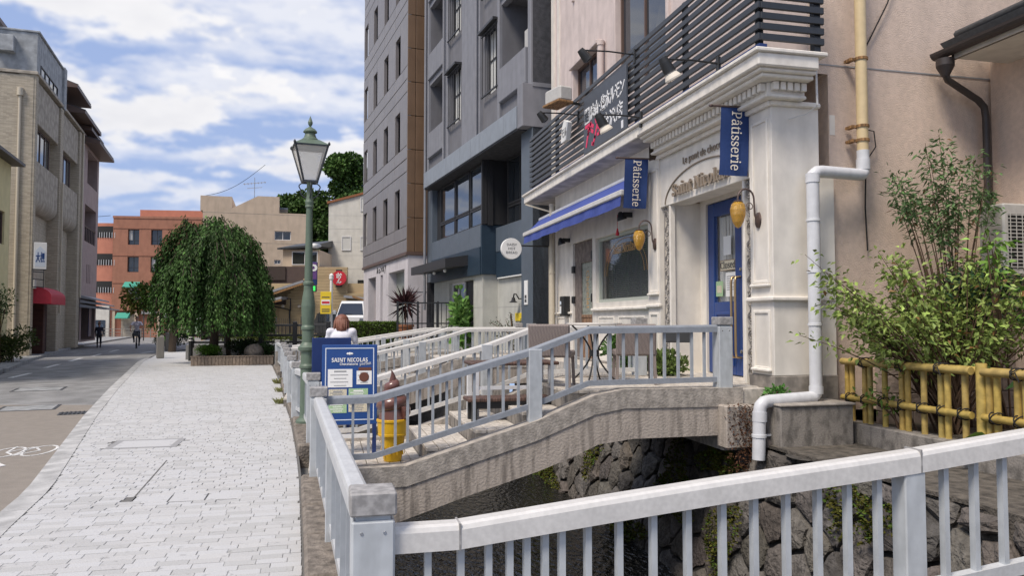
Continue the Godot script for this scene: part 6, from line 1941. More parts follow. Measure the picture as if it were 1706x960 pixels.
	wp.tube([Vector3(0.74, 3.52, -0.08), Vector3(0.74, 3.3, -0.08), Vector3(0.735, 3.27, -0.075), Vector3(0.7, 3.24, -0.06), Vector3(0.62, 3.235, -0.04), Vector3(0.12, 3.23, 0.04), Vector3(0.05, 3.22, 0.05), Vector3(0.01, 3.19, 0.05), Vector3(0.0, 3.13, 0.05), Vector3(0, 0.88, 0.05), Vector3(-0.01, 0.82, 0.05), Vector3(-0.05, 0.785, 0.055), Vector3(-0.11, 0.78, 0.06), Vector3(-0.62, 0.765, 0.14), Vector3(-0.69, 0.755, 0.15), Vector3(-0.73, 0.72, 0.155), Vector3(-0.745, 0.66, 0.155), Vector3(-0.77, 0.17, 0.17)], 0.067, 16)
	part(d, "lower_pipe", wp, "pipe_white")
	for q in [[Vector3(0, 3.1, 0.05), Vector3(0, 3.2, 0.05)], [Vector3(0, 0.9, 0.05), Vector3(0, 0.82, 0.05)], [Vector3(0.74, 3.3, -0.08), Vector3(0.74, 3.42, -0.08)], [Vector3(-0.745, 0.56, 0.157), Vector3(-0.742, 0.66, 0.155)]]:
		var ws := MB.new()
		ws.tube(q, 0.075, 16)
		part(d, "socket", ws, "pipe_white")
	for y in [4.55, 3.62, 3.78]:
		var bk := MB.new()
		bk.tube([Vector3(0.74, y, -0.08), Vector3(0.74, y + 0.03, -0.08)], 0.074, 14); bk.box(Vector3(0.62, y, -0.22), Vector3(0.68, y + 0.03, -0.1))
		part(d, "clamp", bk, "timber")
	for y in [1.55, 2.12, 2.68]:
		var bk := MB.new()
		bk.tube([Vector3(0, y, 0.05), Vector3(0, y + 0.025, 0.05)], 0.076, 14); bk.bar(Vector3(0, y + 0.01, 0.0), Vector3(0.2, y + 0.01, -0.1), 0.015, 0.015)
		part(d, "clamp", bk, "white_metal")
	var bk2 := MB.new()
	bk2.tube([Vector3(-0.757, 0.4, 0.163), Vector3(-0.757, 0.43, 0.163)], 0.076, 14); bk2.bar(Vector3(-0.757, 0.415, 0.163), Vector3(-0.5, 0.41, 0.1), 0.02, 0.02)
	part(d, "clamp", bk2, "white_metal")
	var cb := thing("wall_cable", "thin dark cable running down the pink wall behind the tan drainpipe", "cable", Vector3(6.0, 0, -7.56))
	var cm3 := MB.new()
	cm3.tube([Vector3(0.8, 6.5, 0), Vector3(0.33, 5.3, 0), Vector3(0.05, 4.8, 0), Vector3(0.0, 4.7, 0), Vector3(0.02, 3.9, 0), Vector3(0.0, 3.4, 0), Vector3(-0.02, 2.9, 0), Vector3(0.0, 2.4, 0)], 0.009, 5)
	cm3.tube([Vector3(0.0, 3.8, 0), Vector3(0.1, 3.78, 0.02), Vector3(0.12, 3.6, 0.02), Vector3(0.02, 3.45, 0)], 0.007, 5)
	part(cb, "cable", cm3, "cord")
	var wc := thing("wall_conduit", "thin white conduit dropping from the cornice end to the pink wall", "conduit", Vector3(5.15, 0, -7.3))
	var wcm := MB.new()
	wcm.tube([Vector3(0.05, 4.45, -0.2), Vector3(0.02, 4.4, 0.02), Vector3(0.03, 3.95, 0.02)], 0.014, 6)
	wcm.tube([Vector3(0.03, 3.95, 0.02), Vector3(-0.02, 3.88, -0.1), Vector3(-0.2, 3.83, -0.17)], 0.006, 5)
	part(wc, "pipe", wcm, "rail_white")

# ---------------------------------------------------------------- garden on the right bank
func bamboo(mb: MB, a: Vector3, b: Vector3, r: float):
	var pts := []
	var rs := []
	var n := maxi(1, int((b - a).length() / 0.24))
	var off := rng.randf_range(0.0, 0.2)
	var tone := rng.randf_range(0.78, 1.12)
	mb.col = Color(tone, tone * rng.randf_range(0.94, 1.03), tone * rng.randf_range(0.8, 1.25))
	for i in n + 1:
		var t := (i + off) / n
		if t > 0.98: break
		if t < 0.03: continue
		pts.append(a.lerp(b, maxf(0, t - 0.012))); rs.append(r)
		pts.append(a.lerp(b, t)); rs.append(r * 1.09)
		pts.append(a.lerp(b, t + 0.012)); rs.append(r)
	pts.push_front(a); rs.push_front(r)
	pts.append(b); rs.append(r)
	mb.tube(pts, rs, 10)

func build_garden():
	# ledge over the canal wall, concrete block below the pipe, kerb under the fence
	struct("ledge", box_of(Vector3(4.48, 0.05, -7.48), Vector3(5.46, 0.312, 3)), "ledge_concrete")
	var cbk := thing("concrete_block", "stained concrete block under the horizontal run of the white drainpipe", "concrete block", Vector3(4.52, 0.28, -7.5))
	part(cbk, "block", box_of(Vector3(0, 0, 0), Vector3(0.86, 0.44, 0.46), 0.012), "concrete_grey")
	part(cbk, "cap", box_of(Vector3(-0.01, 0.44, 0), Vector3(0.88, 0.465, 0.48), 0.008), "concrete_lip")
	var pier := thing("bridge_abutment", "beige concrete abutment block at the shop end of the first footbridge", "abutment", Vector3(4.12, -0.3, -7.62))
	part(pier, "block", box_of(Vector3(0.0, 0.55, 0.0), Vector3(0.36, 1.0, 0.2), 0.012), "concrete")
	var kb := thing("garden_kerb", "low grey concrete kerb carrying the bamboo fence", "kerb", Vector3(5.46, 0, -7.5))
	part(kb, "kerb", box_of(Vector3(0, 0.2, 0.0), Vector3(0.22, 0.52, 10), 0.012), "concrete_grey")
	struct("garden_bed", box_of(Vector3(5.68, 0.2, -7.5), Vector3(11, 0.47, 3)), "earth")
	# bamboo fence: uprights, two long rails, cord ties
	var f := thing("bamboo_fence", "yellow bamboo fence tied with black cord along the garden kerb", "fence", Vector3(5.57, 0.5, -7.4))
	var zs := [0.02, 0.1, 0.3, 0.38, 0.6, 0.84, 0.92, 1.13, 1.34, 1.42, 1.62]
	for k in 2:
		var o := k * 1.86
		for i in zs.size():
			var m := MB.new()
			bamboo(m, Vector3(0.0, -0.02, zs[i] + o), Vector3(0.0, 0.62, zs[i] + o), 0.029)
			part(f, "upright", m, "bamboo")
		for y in [0.66, 0.27]:
			for side in ([-0.05, 0.05] if y > 0.5 else [-0.05]):
				var m := MB.new()
				bamboo(m, Vector3(side, y, 0.0 + o), Vector3(side, y, 1.74 + o), 0.036 if y > 0.5 else 0.032)
				part(f, "rail", m, "bamboo")
		var pm := MB.new()
		bamboo(pm, Vector3(0.0, -0.02, 1.8 + o), Vector3(0.0, 0.73, 1.8 + o), 0.046)
		part(f, "post", pm, "bamboo")
		for z in [0.1, 0.34, 0.6, 0.88, 1.13, 1.38, 1.62]:
			for y in [0.27, 0.66]:
				if y > 0.5 and not z in [0.34, 0.88, 1.38]: continue
				var c := MB.new()
				var n := 14
				for turn in 2:
					var pts := []
					for i in n + 1:
						var t := TAU * i / n
						pts.append(Vector3(-0.02 + cos(t) * (0.095 if y > 0.5 else 0.068), y + sin(t) * 0.05, z + o + sin(t + turn * PI) * 0.028))
					c.tube(pts, 0.006, 5, false)
				if y > 0.5:
					c.tube([Vector3(-0.1, y, z + o), Vector3(-0.12, y + 0.02, z + o + 0.05), Vector3(-0.11, y - 0.06, z + o + 0.08)], 0.006, 4)
				part(f, "tie", c, "cord")
	# block wall, condenser, neighbouring house with its eave
	var bw := thing("block_wall", "low wall of beige concrete blocks behind the garden shrubs", "wall", Vector3(5.95, 0.4, -7.3))
	for r in 5:
		for i in 8:
			var x0 := i * 0.4 - (0.2 if r % 2 else 0.0)
			part(bw, "block", box_of(Vector3(maxf(x0, 0) + 0.004, r * 0.2 + 0.004, -0.12), Vector3(x0 + 0.396, r * 0.2 + 0.196, rng.randf_range(-0.003, 0.003)), 0.006), "block")
	var ho := thing("neighbour_house", "beige house corner at the right edge with a dark brown eave and gutter", "house", Vector3(7.75, 0, -7.55))
	part(ho, "wall", box_of(Vector3(0, 0.3, 0.0), Vector3(6, 4.75, 7)), "pink")
	part(ho, "soffit", box_of(Vector3(-0.75, 4.62, 0.25), Vector3(0.05, 4.68, 7)), "cream")
	var rf := MB.new()
	rf.hexa([Vector3(-0.82, 4.72, 0.2), Vector3(4, 6.4, 0.2), Vector3(4, 6.4, 7), Vector3(-0.82, 4.72, 7), Vector3(-0.85, 4.82, 0.15), Vector3(4, 6.52, 0.15), Vector3(4, 6.52, 7), Vector3(-0.85, 4.82, 7)])
	part(ho, "roof", rf, "roof_tile")
	var rt := MB.new()
	for i in 3: rt.tube([Vector3(-0.6 + i * 0.3, 4.95 + i * 0.105, 0.14), Vector3(-0.6 + i * 0.3, 4.95 + i * 0.105, 7)], 0.05, 6)
	part(ho, "roof_ridge", rt, "roof_tile")
	var gt := MB.new()
	var gp := []
	for i in 9:
		var a := PI + PI * i / 8.0
		gp.append(Vector2(cos(a) * 0.075, sin(a) * 0.075))
	gp.append(Vector2(0.06, 0)); 
	for i in range(7, 0, -1):
		var a := PI + PI * i / 8.0
		gp.append(Vector2(cos(a) * 0.062, sin(a) * 0.062))
	gp.append(Vector2(-0.062, 0))
	gt.prism(gp, 0.05, 7, Transform3D(Basis(), Vector3(-0.83, 4.72, 0)))
	gt.box(Vector3(-0.74, 4.62, 0.2), Vector3(-0.7, 4.82, 7))
	part(ho, "gutter", gt, "eave_brown")
	var gd := MB.new()
	gd.lathe([Vector2(0.04, -0.18), Vector2(0.1, -0.06), Vector2(0.1, 0.02)], 12, Transform3D(Basis(), Vector3(-0.83, 4.6, 0.2)))
	gd.tube([Vector3(-0.83, 4.45, 0.2), Vector3(-0.8, 4.38, 0.2), Vector3(-0.3, 4.2, 0.12), Vector3(-0.2, 4.13, 0.1), Vector3(-0.18, 4.0, 0.1), Vector3(-0.18, 2.2, 0.1)], 0.04, 10)
	part(ho, "downpipe", gd, "eave_brown")
	var ac := thing("air_conditioner", "white outdoor air conditioner with a wire grille behind the shrubs", "air conditioner", Vector3(7.22, 2.1, -7.25))
	part(ac, "case", box_of(Vector3(0, 0, 0), Vector3(0.8, 0.8, 0.34), 0.02), "unit_white")
	part(ac, "opening", box_of(Vector3(0.06, 0.08, 0.34), Vector3(0.74, 0.68, 0.343)), "inside")
	for i in 15: part(ac, "grille_bar", box_of(Vector3(0.05, 0.09 + i * 0.041, 0.346), Vector3(0.75, 0.1 + i * 0.041, 0.354)), "unit_white")
	for i in 9: part(ac, "grille_bar", box_of(Vector3(0.07 + i * 0.08, 0.08, 0.355), Vector3(0.076 + i * 0.08, 0.69, 0.362)), "unit_white")
	part(ac, "stand", box_of(Vector3(0.05, -1.2, 0.05), Vector3(0.1, 0, 0.1)), "dark_metal")
	part(ac, "stand", box_of(Vector3(0.7, -1.2, 0.05), Vector3(0.75, 0, 0.1)), "dark_metal")
	# shrubs
	shrub("azalea_bush", "large loose leafed green bush leaning over the bamboo fence and drainpipe", Vector3(6.15, 0.47, -6.55), Vector3(5.9, 1.78, -6.45), Vector3(1.6, 0.62, 0.55), 88, 60, Color(0.22, 0.29, 0.075), 0.072, 0.036, 0.58)
	shrub("nandina_shrub", "tall feathery nandina shrub against the pink wall", Vector3(6.65, 0.47, -6.95), Vector3(6.45, 3.1, -6.95), Vector3(0.72, 0.46, 0.24), 26, 80, Color(0.1, 0.17, 0.065), 0.08, 0.024, 0.8)
	shrub("nandina_shrub", "dark fern like shrub beside the air conditioner", Vector3(6.9, 0.47, -6.75), Vector3(6.75, 2.05, -6.75), Vector3(0.6, 0.3, 0.25), 26, 110, Color(0.035, 0.08, 0.035), 0.07, 0.024, 0.7)
	shrub("camellia", "glossy broad leafed plant low behind the right part of the bamboo fence", Vector3(6.5, 0.47, -5.4), Vector3(6.6, 0.9, -5.4), Vector3(0.55, 0.4, 0.5), 26, 26, Color(0.035, 0.085, 0.022), 0.13, 0.06)
	shrub("leafy_sprig", "low sprig with pale leaves poking through the bamboo fence", Vector3(5.72, 0.47, -6.7), Vector3(5.5, 0.82, -6.75), Vector3(0.25, 0.1, 0.15), 6, 16, Color(0.12, 0.21, 0.04), 0.075, 0.035)
	var bl := thing("broad_leaf", "single broad bright green leaf hanging below the bamboo fence post", "leaf", Vector3(5.42, 0.6, -5.55))
	var blm := MB.new()
	var rim := []
	for i in 14:
		var a := TAU * i / 14
		rim.append(Vector3(cos(a) * 0.15 - 0.02, sin(a) * 0.07 - 0.05 * absf(cos(a)), sin(a) * 0.08))
	for i in 14:
		blm.col = color_of(Color(0.2, 0.36, 0.07), 0.08)
		blm.tri(Vector3(0, 0.01, 0), rim[i], rim[(i + 1) % 14])
	part(bl, "blade", blm, "leaf")
	var bls := MB.new()
	bls.tube([Vector3(0, 0, 0), Vector3(0.12, -0.02, -0.05), Vector3(0.3, -0.12, -0.1)], 0.006, 5)
	part(bl, "stalk", bls, "twig")
	shrub("leafy_sprig", "fresh bright shoot rising from the middle of the large bush", Vector3(6.4, 1.4, -6.2), Vector3(6.35, 2.35, -6.2), Vector3(0.18, 0.18, 0.12), 6, 16, Color(0.15, 0.27, 0.05), 0.1, 0.045)
	shrub("leafy_sprig", "fresh bright leaves at the right end of the large bush", Vector3(6.6, 1.2, -6.0), Vector3(6.62, 1.9, -5.95), Vector3(0.3, 0.22, 0.2), 8, 16, Color(0.13, 0.26, 0.045), 0.1, 0.05)

func shrub(called: String, label: String, root: Vector3, mid: Vector3, rad: Vector3, twigs: int, leaves: int, base: Color, ll: float, lw: float, from := 0.5):
	var t := thing(called, label, "shrub", root)
	var st := MB.new()
	var lf := MB.new()
	for i in twigs:
		var tip: Vector3 = mid - root + ball_point() * rad
		if i % 9 == 0: tip += (tip - (mid - root)) * Vector3(0.25, 0.25, 0.1)
		var start := Vector3(rng.randf_range(-0.14, 0.14), -0.03, rng.randf_range(-0.1, 0.1))
		var elbow := start.lerp(tip, 0.55) + Vector3(0, 0.12, 0) + dir_any() * 0.06
		elbow.x = lerpf(elbow.x, start.x, 0.45)
		var pts := []
		for k in 7:
			var s := k / 6.0
			pts.append(start.lerp(elbow, s).lerp(elbow.lerp(tip, s), s))
		st.tube(pts, [0.013, 0.011, 0.01, 0.008, 0.006, 0.004, 0.002], 5, false)
		for k in leaves:
			var s := from + (1.0 - from) * pow(rng.randf(), 0.7)
			var p: Vector3 = start.lerp(elbow, s).lerp(elbow.lerp(tip, s), s)
			var side := dir_any() * rng.randf_range(0.01, 0.11) * (0.5 + s)
			side.y *= 0.6
			p += side
			var c := color_of(base, 0.35)
			if rng.randf() < 0.22: c = c * 1.5
			if rng.randf() < 0.03: c = Color(0.2, 0.11, 0.04)
			lf.col = Color(c.r, c.g, c.b)
			var d := (side.normalized() + dir_any() * 0.7 + Vector3(0, -0.15, 0)).normalized()
			var nn := (Vector3.UP + dir_any() * 0.75).normalized()
			lf.leaf(p, d, nn, ll * rng.randf_range(0.6, 1.25), lw * rng.randf_range(0.8, 1.3))
	part(t, "stems", st, "twig")
	part(t, "foliage", lf, "leaf").set_meta("kind", "stuff")

# ---------------------------------------------------------------- lamp post, boards, planter
func build_street_things():
	var l := thing("street_lamp", "green cast iron street lamp with a four sided glass lantern on the canal kerb", "street lamp", Vector3(-0.245, 0.1, -11.62), 8)
	var po := MB.new()
	po.lathe([Vector2(0.16, -0.05), Vector2(0.16, 0.06), Vector2(0.115, 0.1), Vector2(0.105, 0.14), Vector2(0.1, 0.8), Vector2(0.115, 0.82), Vector2(0.115, 0.85), Vector2(0.1, 0.88), Vector2(0.098, 1.05), Vector2(0.135, 1.08), Vector2(0.14, 1.12), Vector2(0.11, 1.15), Vector2(0.085, 1.19), Vector2(0.085, 1.36), Vector2(0.1, 1.38), Vector2(0.1, 1.41), Vector2(0.085, 1.44), Vector2(0.095, 1.55), Vector2(0.1, 1.72), Vector2(0.085, 1.85), Vector2(0.068, 1.95), Vector2(0.066, 2.02), Vector2(0.078, 2.03), Vector2(0.078, 2.06), Vector2(0.06, 2.08), Vector2(0.045, 3.1), Vector2(0.044, 3.15), Vector2(0.062, 3.17), Vector2(0.055, 3.2), Vector2(0.062, 3.24), Vector2(0.05, 3.28), Vector2(0.042, 3.34), Vector2(0.04, 3.54)], 20)
	part(l, "post", po, "lamp_green")
	var y0 := 3.54
	var y1 := 4.05
	var b := 0.098
	var t := 0.232
	for i in 4:
		var q := Basis(Vector3.UP, i * PI / 2)
		var g := MB.new()
		g.quad(q * Vector3(-b, y0 + 0.02, b), q * Vector3(b, y0 + 0.02, b), q * Vector3(t, y1, t), q * Vector3(-t, y1, t))
		part(l, "lantern_pane", g, "lamp_glass")
		var fm := MB.new()
		fm.bar(q * Vector3(-b, y0, b), q * Vector3(-t, y1 + 0.01, t), 0.022, 0.022)
		fm.bar(q * Vector3(-b, y0, b), q * Vector3(b, y0, b), 0.03, 0.03)
		fm.bar(q * Vector3(-t, y1, t), q * Vector3(t, y1, t), 0.024, 0.024)
		fm.lathe([Vector2(0.014, 0), Vector2(0.02, 0.03), Vector2(0, 0.06)], 6, Transform3D(Basis(), q * Vector3(-t - 0.01, y1, t + 0.01)))
		part(l, "lantern_frame", fm, "lamp_dark")
		var sc := MB.new()
		var pts := []
		for k in 15:
			var a := k / 14.0
			pts.append(q * (Vector3(0.04 + 0.11 * sin(a * 2.6), 3.3 + 0.22 * a, 0.0) + Vector3(0.02 * sin(a * 9.0), 0, 0)))
		sc.tube(pts, 0.009, 5)
		part(l, "scroll_bracket", sc, "lamp_dark")
	var rf := MB.new()
	rf.hexa([Vector3(-0.25, y1 + 0.01, -0.25), Vector3(0.25, y1 + 0.01, -0.25), Vector3(0.25, y1 + 0.01, 0.25), Vector3(-0.25, y1 + 0.01, 0.25), Vector3(-0.12, y1 + 0.1, -0.12), Vector3(0.12, y1 + 0.1, -0.12), Vector3(0.12, y1 + 0.1, 0.12), Vector3(-0.12, y1 + 0.1, 0.12)])
	rf.lathe([Vector2(0.13, y1 + 0.09), Vector2(0.125, y1 + 0.115), Vector2(0.09, y1 + 0.15), Vector2(0.072, y1 + 0.21), Vector2(0.1, y1 + 0.225), Vector2(0.1, y1 + 0.24), Vector2(0.07, y1 + 0.275), Vector2(0.03, y1 + 0.3), Vector2(0.012, y1 + 0.315), Vector2(0.03, y1 + 0.345), Vector2(0.036, y1 + 0.375), Vector2(0.02, y1 + 0.42), Vector2(0.006, y1 + 0.46), Vector2(0.0, y1 + 0.475)], 18)
	part(l, "lantern_roof", rf, "lamp_green")
	# the shop's boards
	var s := thing("shop_board", "blue Saint Nicolas menu board with white papers standing behind the cone", "signboard", Vector3(0.265, 0.15, -8.68), -2)
	var up := T(Vector3(0, 0, 0), Vector3(-5, 0, 0))
	var bd := MB.new()
	bd.bev(up * T(Vector3(0, 0.75, 0)), Vector3(0.6, 0.88, 0.03), 0.006)
	part(s, "board", bd, "sign_blue")
	for x in [-0.27, 0.27]:
		var lg := MB.new()
		lg.obox(up * T(Vector3(x, 0.2, 0)), Vector3(0.045, 0.4, 0.028)); lg.bar(Vector3(x, 0.0, -0.42), Vector3(x, 1.1, -0.11), 0.035, 0.025)
		part(s, "leg", lg, "sign_navy")
	part(s, "stretcher", box_of(Vector3(-0.25, 0.17, -0.02), Vector3(0.25, 0.21, 0.01)), "white_metal")
	var bo := MB.new()
	for q in [[-0.265, -0.255, 0.36, 1.155], [0.255, 0.265, 0.36, 1.155], [-0.255, 0.255, 0.36, 0.37], [-0.255, 0.255, 1.145, 1.155]]:
		bo.obox(up * T(Vector3((q[0] + q[1]) / 2, (q[2] + q[3]) / 2, 0.0165)), Vector3(q[1] - q[0], q[3] - q[2], 0.004))
	part(s, "border", bo, "print_pale")
	words(s, "lettering", "SAINT NICOLAS", 0.062, "print_white", up * T(Vector3(0.0, 1.02, 0.018)), "Droid Sans", 0.003, 0.86, 700)
	words(s, "lettering", "Chocolaterie", 0.036, "print_white", up * T(Vector3(-0.01, 0.975, 0.018)), "Droid Sans", 0.003, 0.9, 700)
	words(s, "lettering", "parfait", 0.04, "print_white", up * T(Vector3(0.17, 0.98, 0.018), Vector3(0, 0, 4)), "Droid Serif", 0.003, 1.0)
	var em := MB.new()
	for q in [[0, 0.016, 0.022], [-0.022, 0.012, 0.012], [0.022, 0.012, 0.012]]: em.lathe([Vector2(q[1], 0), Vector2(q[1] * 0.5, 0.003), Vector2(0, 0.003)], 10, up * Transform3D(Basis(Vector3.RIGHT, PI / 2), Vector3(q[0], 1.09, 0.016)))
	em.obox(up * T(Vector3(0, 1.09, 0.017)), Vector3(0.075, 0.006, 0.003))
	part(s, "emblem", em, "print_white")
	for q in [[-0.235, 0.03, 0.72, 0.92, "print_white"], [-0.225, -0.03, 0.585, 0.7, "print_cream"], [-0.01, 0.2, 0.585, 0.705, "print_green"], [-0.225, -0.03, 0.44, 0.575, "print_green"], [-0.01, 0.19, 0.45, 0.575, "print_cream"], [0.075, 0.24, 0.75, 0.9, "print_white"]]:
		var pm := MB.new()
		pm.obox(up * T(Vector3((q[0] + q[1]) / 2, (q[2] + q[3]) / 2, 0.0165)), Vector3(q[1] - q[0], q[3] - q[2], 0.003))
		var pp := part(s, "poster", pm, q[4])
		var tx := MB.new()
		var n := 5
		for k in n:
			var yy := lerpf(q[2] + 0.02, q[3] - 0.025, float(k) / (n - 1))
			tx.obox(up * T(Vector3((q[0] + q[1]) / 2 - 0.01 * (k % 2), yy, 0.0185)), Vector3((q[1] - q[0]) * (0.72 if k % 2 else 0.5), 0.008 if k < n - 1 else 0.016, 0.002))
		part(pp, "text_line", tx, "print_grey" if q[4] != "print_green" else "print_white")
	var fd := MB.new()
	fd.lathe([Vector2(0.055, 0), Vector2(0.05, 0.004), Vector2(0, 0.004)], 14, up * Transform3D(Basis(Vector3.RIGHT, PI / 2), Vector3(0.157, 0.83, 0.0185)))
	fd.obox(up * T(Vector3(0.165, 0.92, 0.0185)), Vector3(0.14, 0.035, 0.003))
	part(s, "photo", fd, "print_brown")
	var b2 := thing("shop_board", "dark blue board seen from behind, just past the menu board", "signboard", Vector3(0.08, 0.15, -9.95), 4)
	part(b2, "board", box_of(Vector3(-0.24, 0.45, -0.015), Vector3(0.24, 1.24, 0.015), 0.006), "sign_navy")
	for x in [-0.21, 0.21]: part(b2, "leg", box_of(Vector3(x - 0.02, 0, -0.014), Vector3(x + 0.02, 0.45, 0.014)), "sign_navy")
	# giant chocolate soft ice cone
	var c := thing("ice_cream_cone", "waist high plastic soft ice cone, chocolate swirl in a yellow cup, on the bridge landing", "display cone", Vector3(0.69, 0.152, -8.12))
	var cm := MB.new()
	cm.lathe([Vector2(0.088, 0), Vector2(0.092, 0.01), Vector2(0.128, 0.255), Vector2(0.15, 0.262), Vector2(0.153, 0.28), Vector2(0.15, 0.29), Vector2(0.16, 0.405), Vector2(0.168, 0.41), Vector2(0.168, 0.43), Vector2(0.15, 0.435)], 28)
	for i in 10:
		var a := TAU * i / 10
		cm.bev(T(Vector3(cos(a) * 0.112, 0.16, sin(a) * 0.112), Vector3(0, 90 - rad_to_deg(a), 0)) * T(Vector3.ZERO, Vector3(-8, 0, 0)), Vector3(0.02, 0.18, 0.006), 0.002)
	part(c, "cup", cm, "cone_yellow")
	var sw := MB.new()
	var pts := []
	var rs := []
	for i in 90:
		var t2 := i / 89.0
		var a := -t2 * TAU * 3.3 + 1.0
		var R := 0.108 * pow(1.0 - t2, 0.6)
		pts.append(Vector3(cos(a) * R, 0.5 + 0.31 * pow(t2, 0.9), sin(a) * R)); rs.append(lerpf(0.084, 0.05, t2))
	for q in [[0.0, 0.83, 0.04], [0.0, 0.87, 0.027], [-0.004, 0.9, 0.016], [-0.012, 0.925, 0.008], [-0.02, 0.935, 0.003]]:
		pts.append(Vector3(q[0], q[1], 0)); rs.append(q[2])
	sw.tube(pts, rs, 14)
	sw.lathe([Vector2(0.15, 0.43), Vector2(0.12, 0.6), Vector2(0.05, 0.78)], 18)
	part(c, "swirl", sw, "chocolate")
	# planter with the weeping tree
	var p := thing("brick_planter", "low planter of upright bricks at the end of the sidewalk", "planter", Vector3(-3.3, 0, -31.3), 2)
	part(p, "soil", box_of(Vector3(-1.3, 0, -1.7), Vector3(1.3, 0.26, 1.8)), "earth")
	for i in 24:
		var m := MB.new()
		var g := rng.randf_range(0.8, 1.15)
		m.col = Color(g, g, g)
		m.bevb(Vector3(-1.4 + i * 0.117, 0, 1.8), Vector3(-1.29 + i * 0.117, 0.31, 1.92), 0.01)
		part(p, "brick", m, "planter_brick")
	for i in 30:
		for x in [-1.4, 1.3]:
			var m := MB.new()
			m.col = Color(0.95, 0.95, 0.95)
			m.bevb(Vector3(x, 0, 1.69 - i * 0.117), Vector3(x + 0.11, 0.31, 1.79 - i * 0.117), 0.01)
			part(p, "brick", m, "planter_brick")
	part(p, "coping", box_of(Vector3(-1.42, 0.31, 1.78), Vector3(1.42, 0.345, 1.94), 0.01), "planter_brick")
	var rk := thing("garden_rock", "rounded boulder at the right front of the planter", "rock", Vector3(-2.55, 0.26, -29.95))
	var rm := MB.new()
	rm.ball(Vector3(0, 0.2, 0), Vector3(0.36, 0.3, 0.28), 8)
	part(rk, "rock", rm, "canal_stone")
	weeping_tree()
	leaf_mass("planter_shrub", "bright grassy shrub at the left front of the planter", Vector3(-4.15, 0.26, -30.0), Vector3(0, 0.28, 0), Vector3(0.55, 0.32, 0.4), 1800, Color(0.07, 0.15, 0.02), 0.1, 0.03, 0.6)
	leaf_mass("planter_shrub", "dark clipped shrub in the middle of the planter", Vector3(-3.1, 0.26, -30.6), Vector3(0, 0.38, 0), Vector3(0.75, 0.45, 0.5), 2200, Color(0.022, 0.04, 0.015), 0.09, 0.045, 0.3)
	leaf_mass("planter_shrub", "low dark shrub at the right end of the planter beside the boulder", Vector3(-2.05, 0.2, -30.2), Vector3(0, 0.3, 0), Vector3(0.5, 0.3, 0.4), 1300, Color(0.03, 0.06, 0.018), 0.09, 0.045, 0.3)
	for q in [[-6.88, -35.8, 0.95, "nearer of two stone bollards at the end of the kerb"], [-8.13, -44.3, 0.95, "farther of two stone bollards at the end of the kerb"]]:
		var bl := thing("bollard", q[3], "bollard", Vector3(q[0], 0, q[1]), 15, "stone bollards")
		part(bl, "shaft", box_of(Vector3(-0.15, 0, -0.15), Vector3(0.15, q[2], 0.15), 0.03), "bollard_stone")
		part(bl, "top", box_of(Vector3(-0.13, q[2], -0.13), Vector3(0.13, q[2] + 0.03, 0.13), 0.014), "concrete_lip")
	var bp := thing("black_bollard", "slim black bollard with white bands left of the planter", "bollard", Vector3(-5.25, 0, -33.2))
	var bm := MB.new()
	bm.lathe([Vector2(0.09, 0), Vector2(0.085, 0.05), Vector2(0.075, 1.1), Vector2(0.05, 1.16), Vector2(0, 1.18)], 12)
	part(bp, "post", bm, "black_metal")
	for y in [0.8, 0.92]: 
		var rb := MB.new()
		rb.lathe([Vector2(0.082, y), Vector2(0.082, y + 0.05)], 12)
		part(bp, "band", rb, "print_white")

func leaf_mass(called: String, label: String, at: Vector3, mid: Vector3, rad: Vector3, n: int, base: Color, ll: float, lw: float, up := 0.3):
	var t := thing(called, label, "shrub", at)
	var m := MB.new()
	var lumps := []
	for i in 9: lumps.append([ball_point() * 0.62, rng.randf_range(0.35, 0.6), rng.randf_range(0.75, 1.3)])
	for i in n:
		var q: Array = lumps[rng.randi() % lumps.size()]
		var d := dir_any()
		var p: Vector3 = (q[0] + d * q[1] * pow(rng.randf(), 0.35)) * rad + mid
		if p.y < 0: continue
		var c := color_of(base, 0.4)
		m.col = Color(c.r * q[2], c.g * q[2], c.b * q[2])
		m.leaf(p, (d + Vector3(0, up, 0) + dir_any() * 0.5).normalized(), (d + dir_any() * 0.6).normalized(), ll * rng.randf_range(0.6, 1.3), lw)
	part(t, "foliage", m, "leaf").set_meta("kind", "stuff")
	var st := MB.new()
	for i in 5: st.tube([Vector3(rng.randf_range(-0.1, 0.1), -0.1, 0), mid * 0.5, mid + ball_point() * rad * 0.5], 0.012, 4, false)
	part(t, "stems", st, "twig")

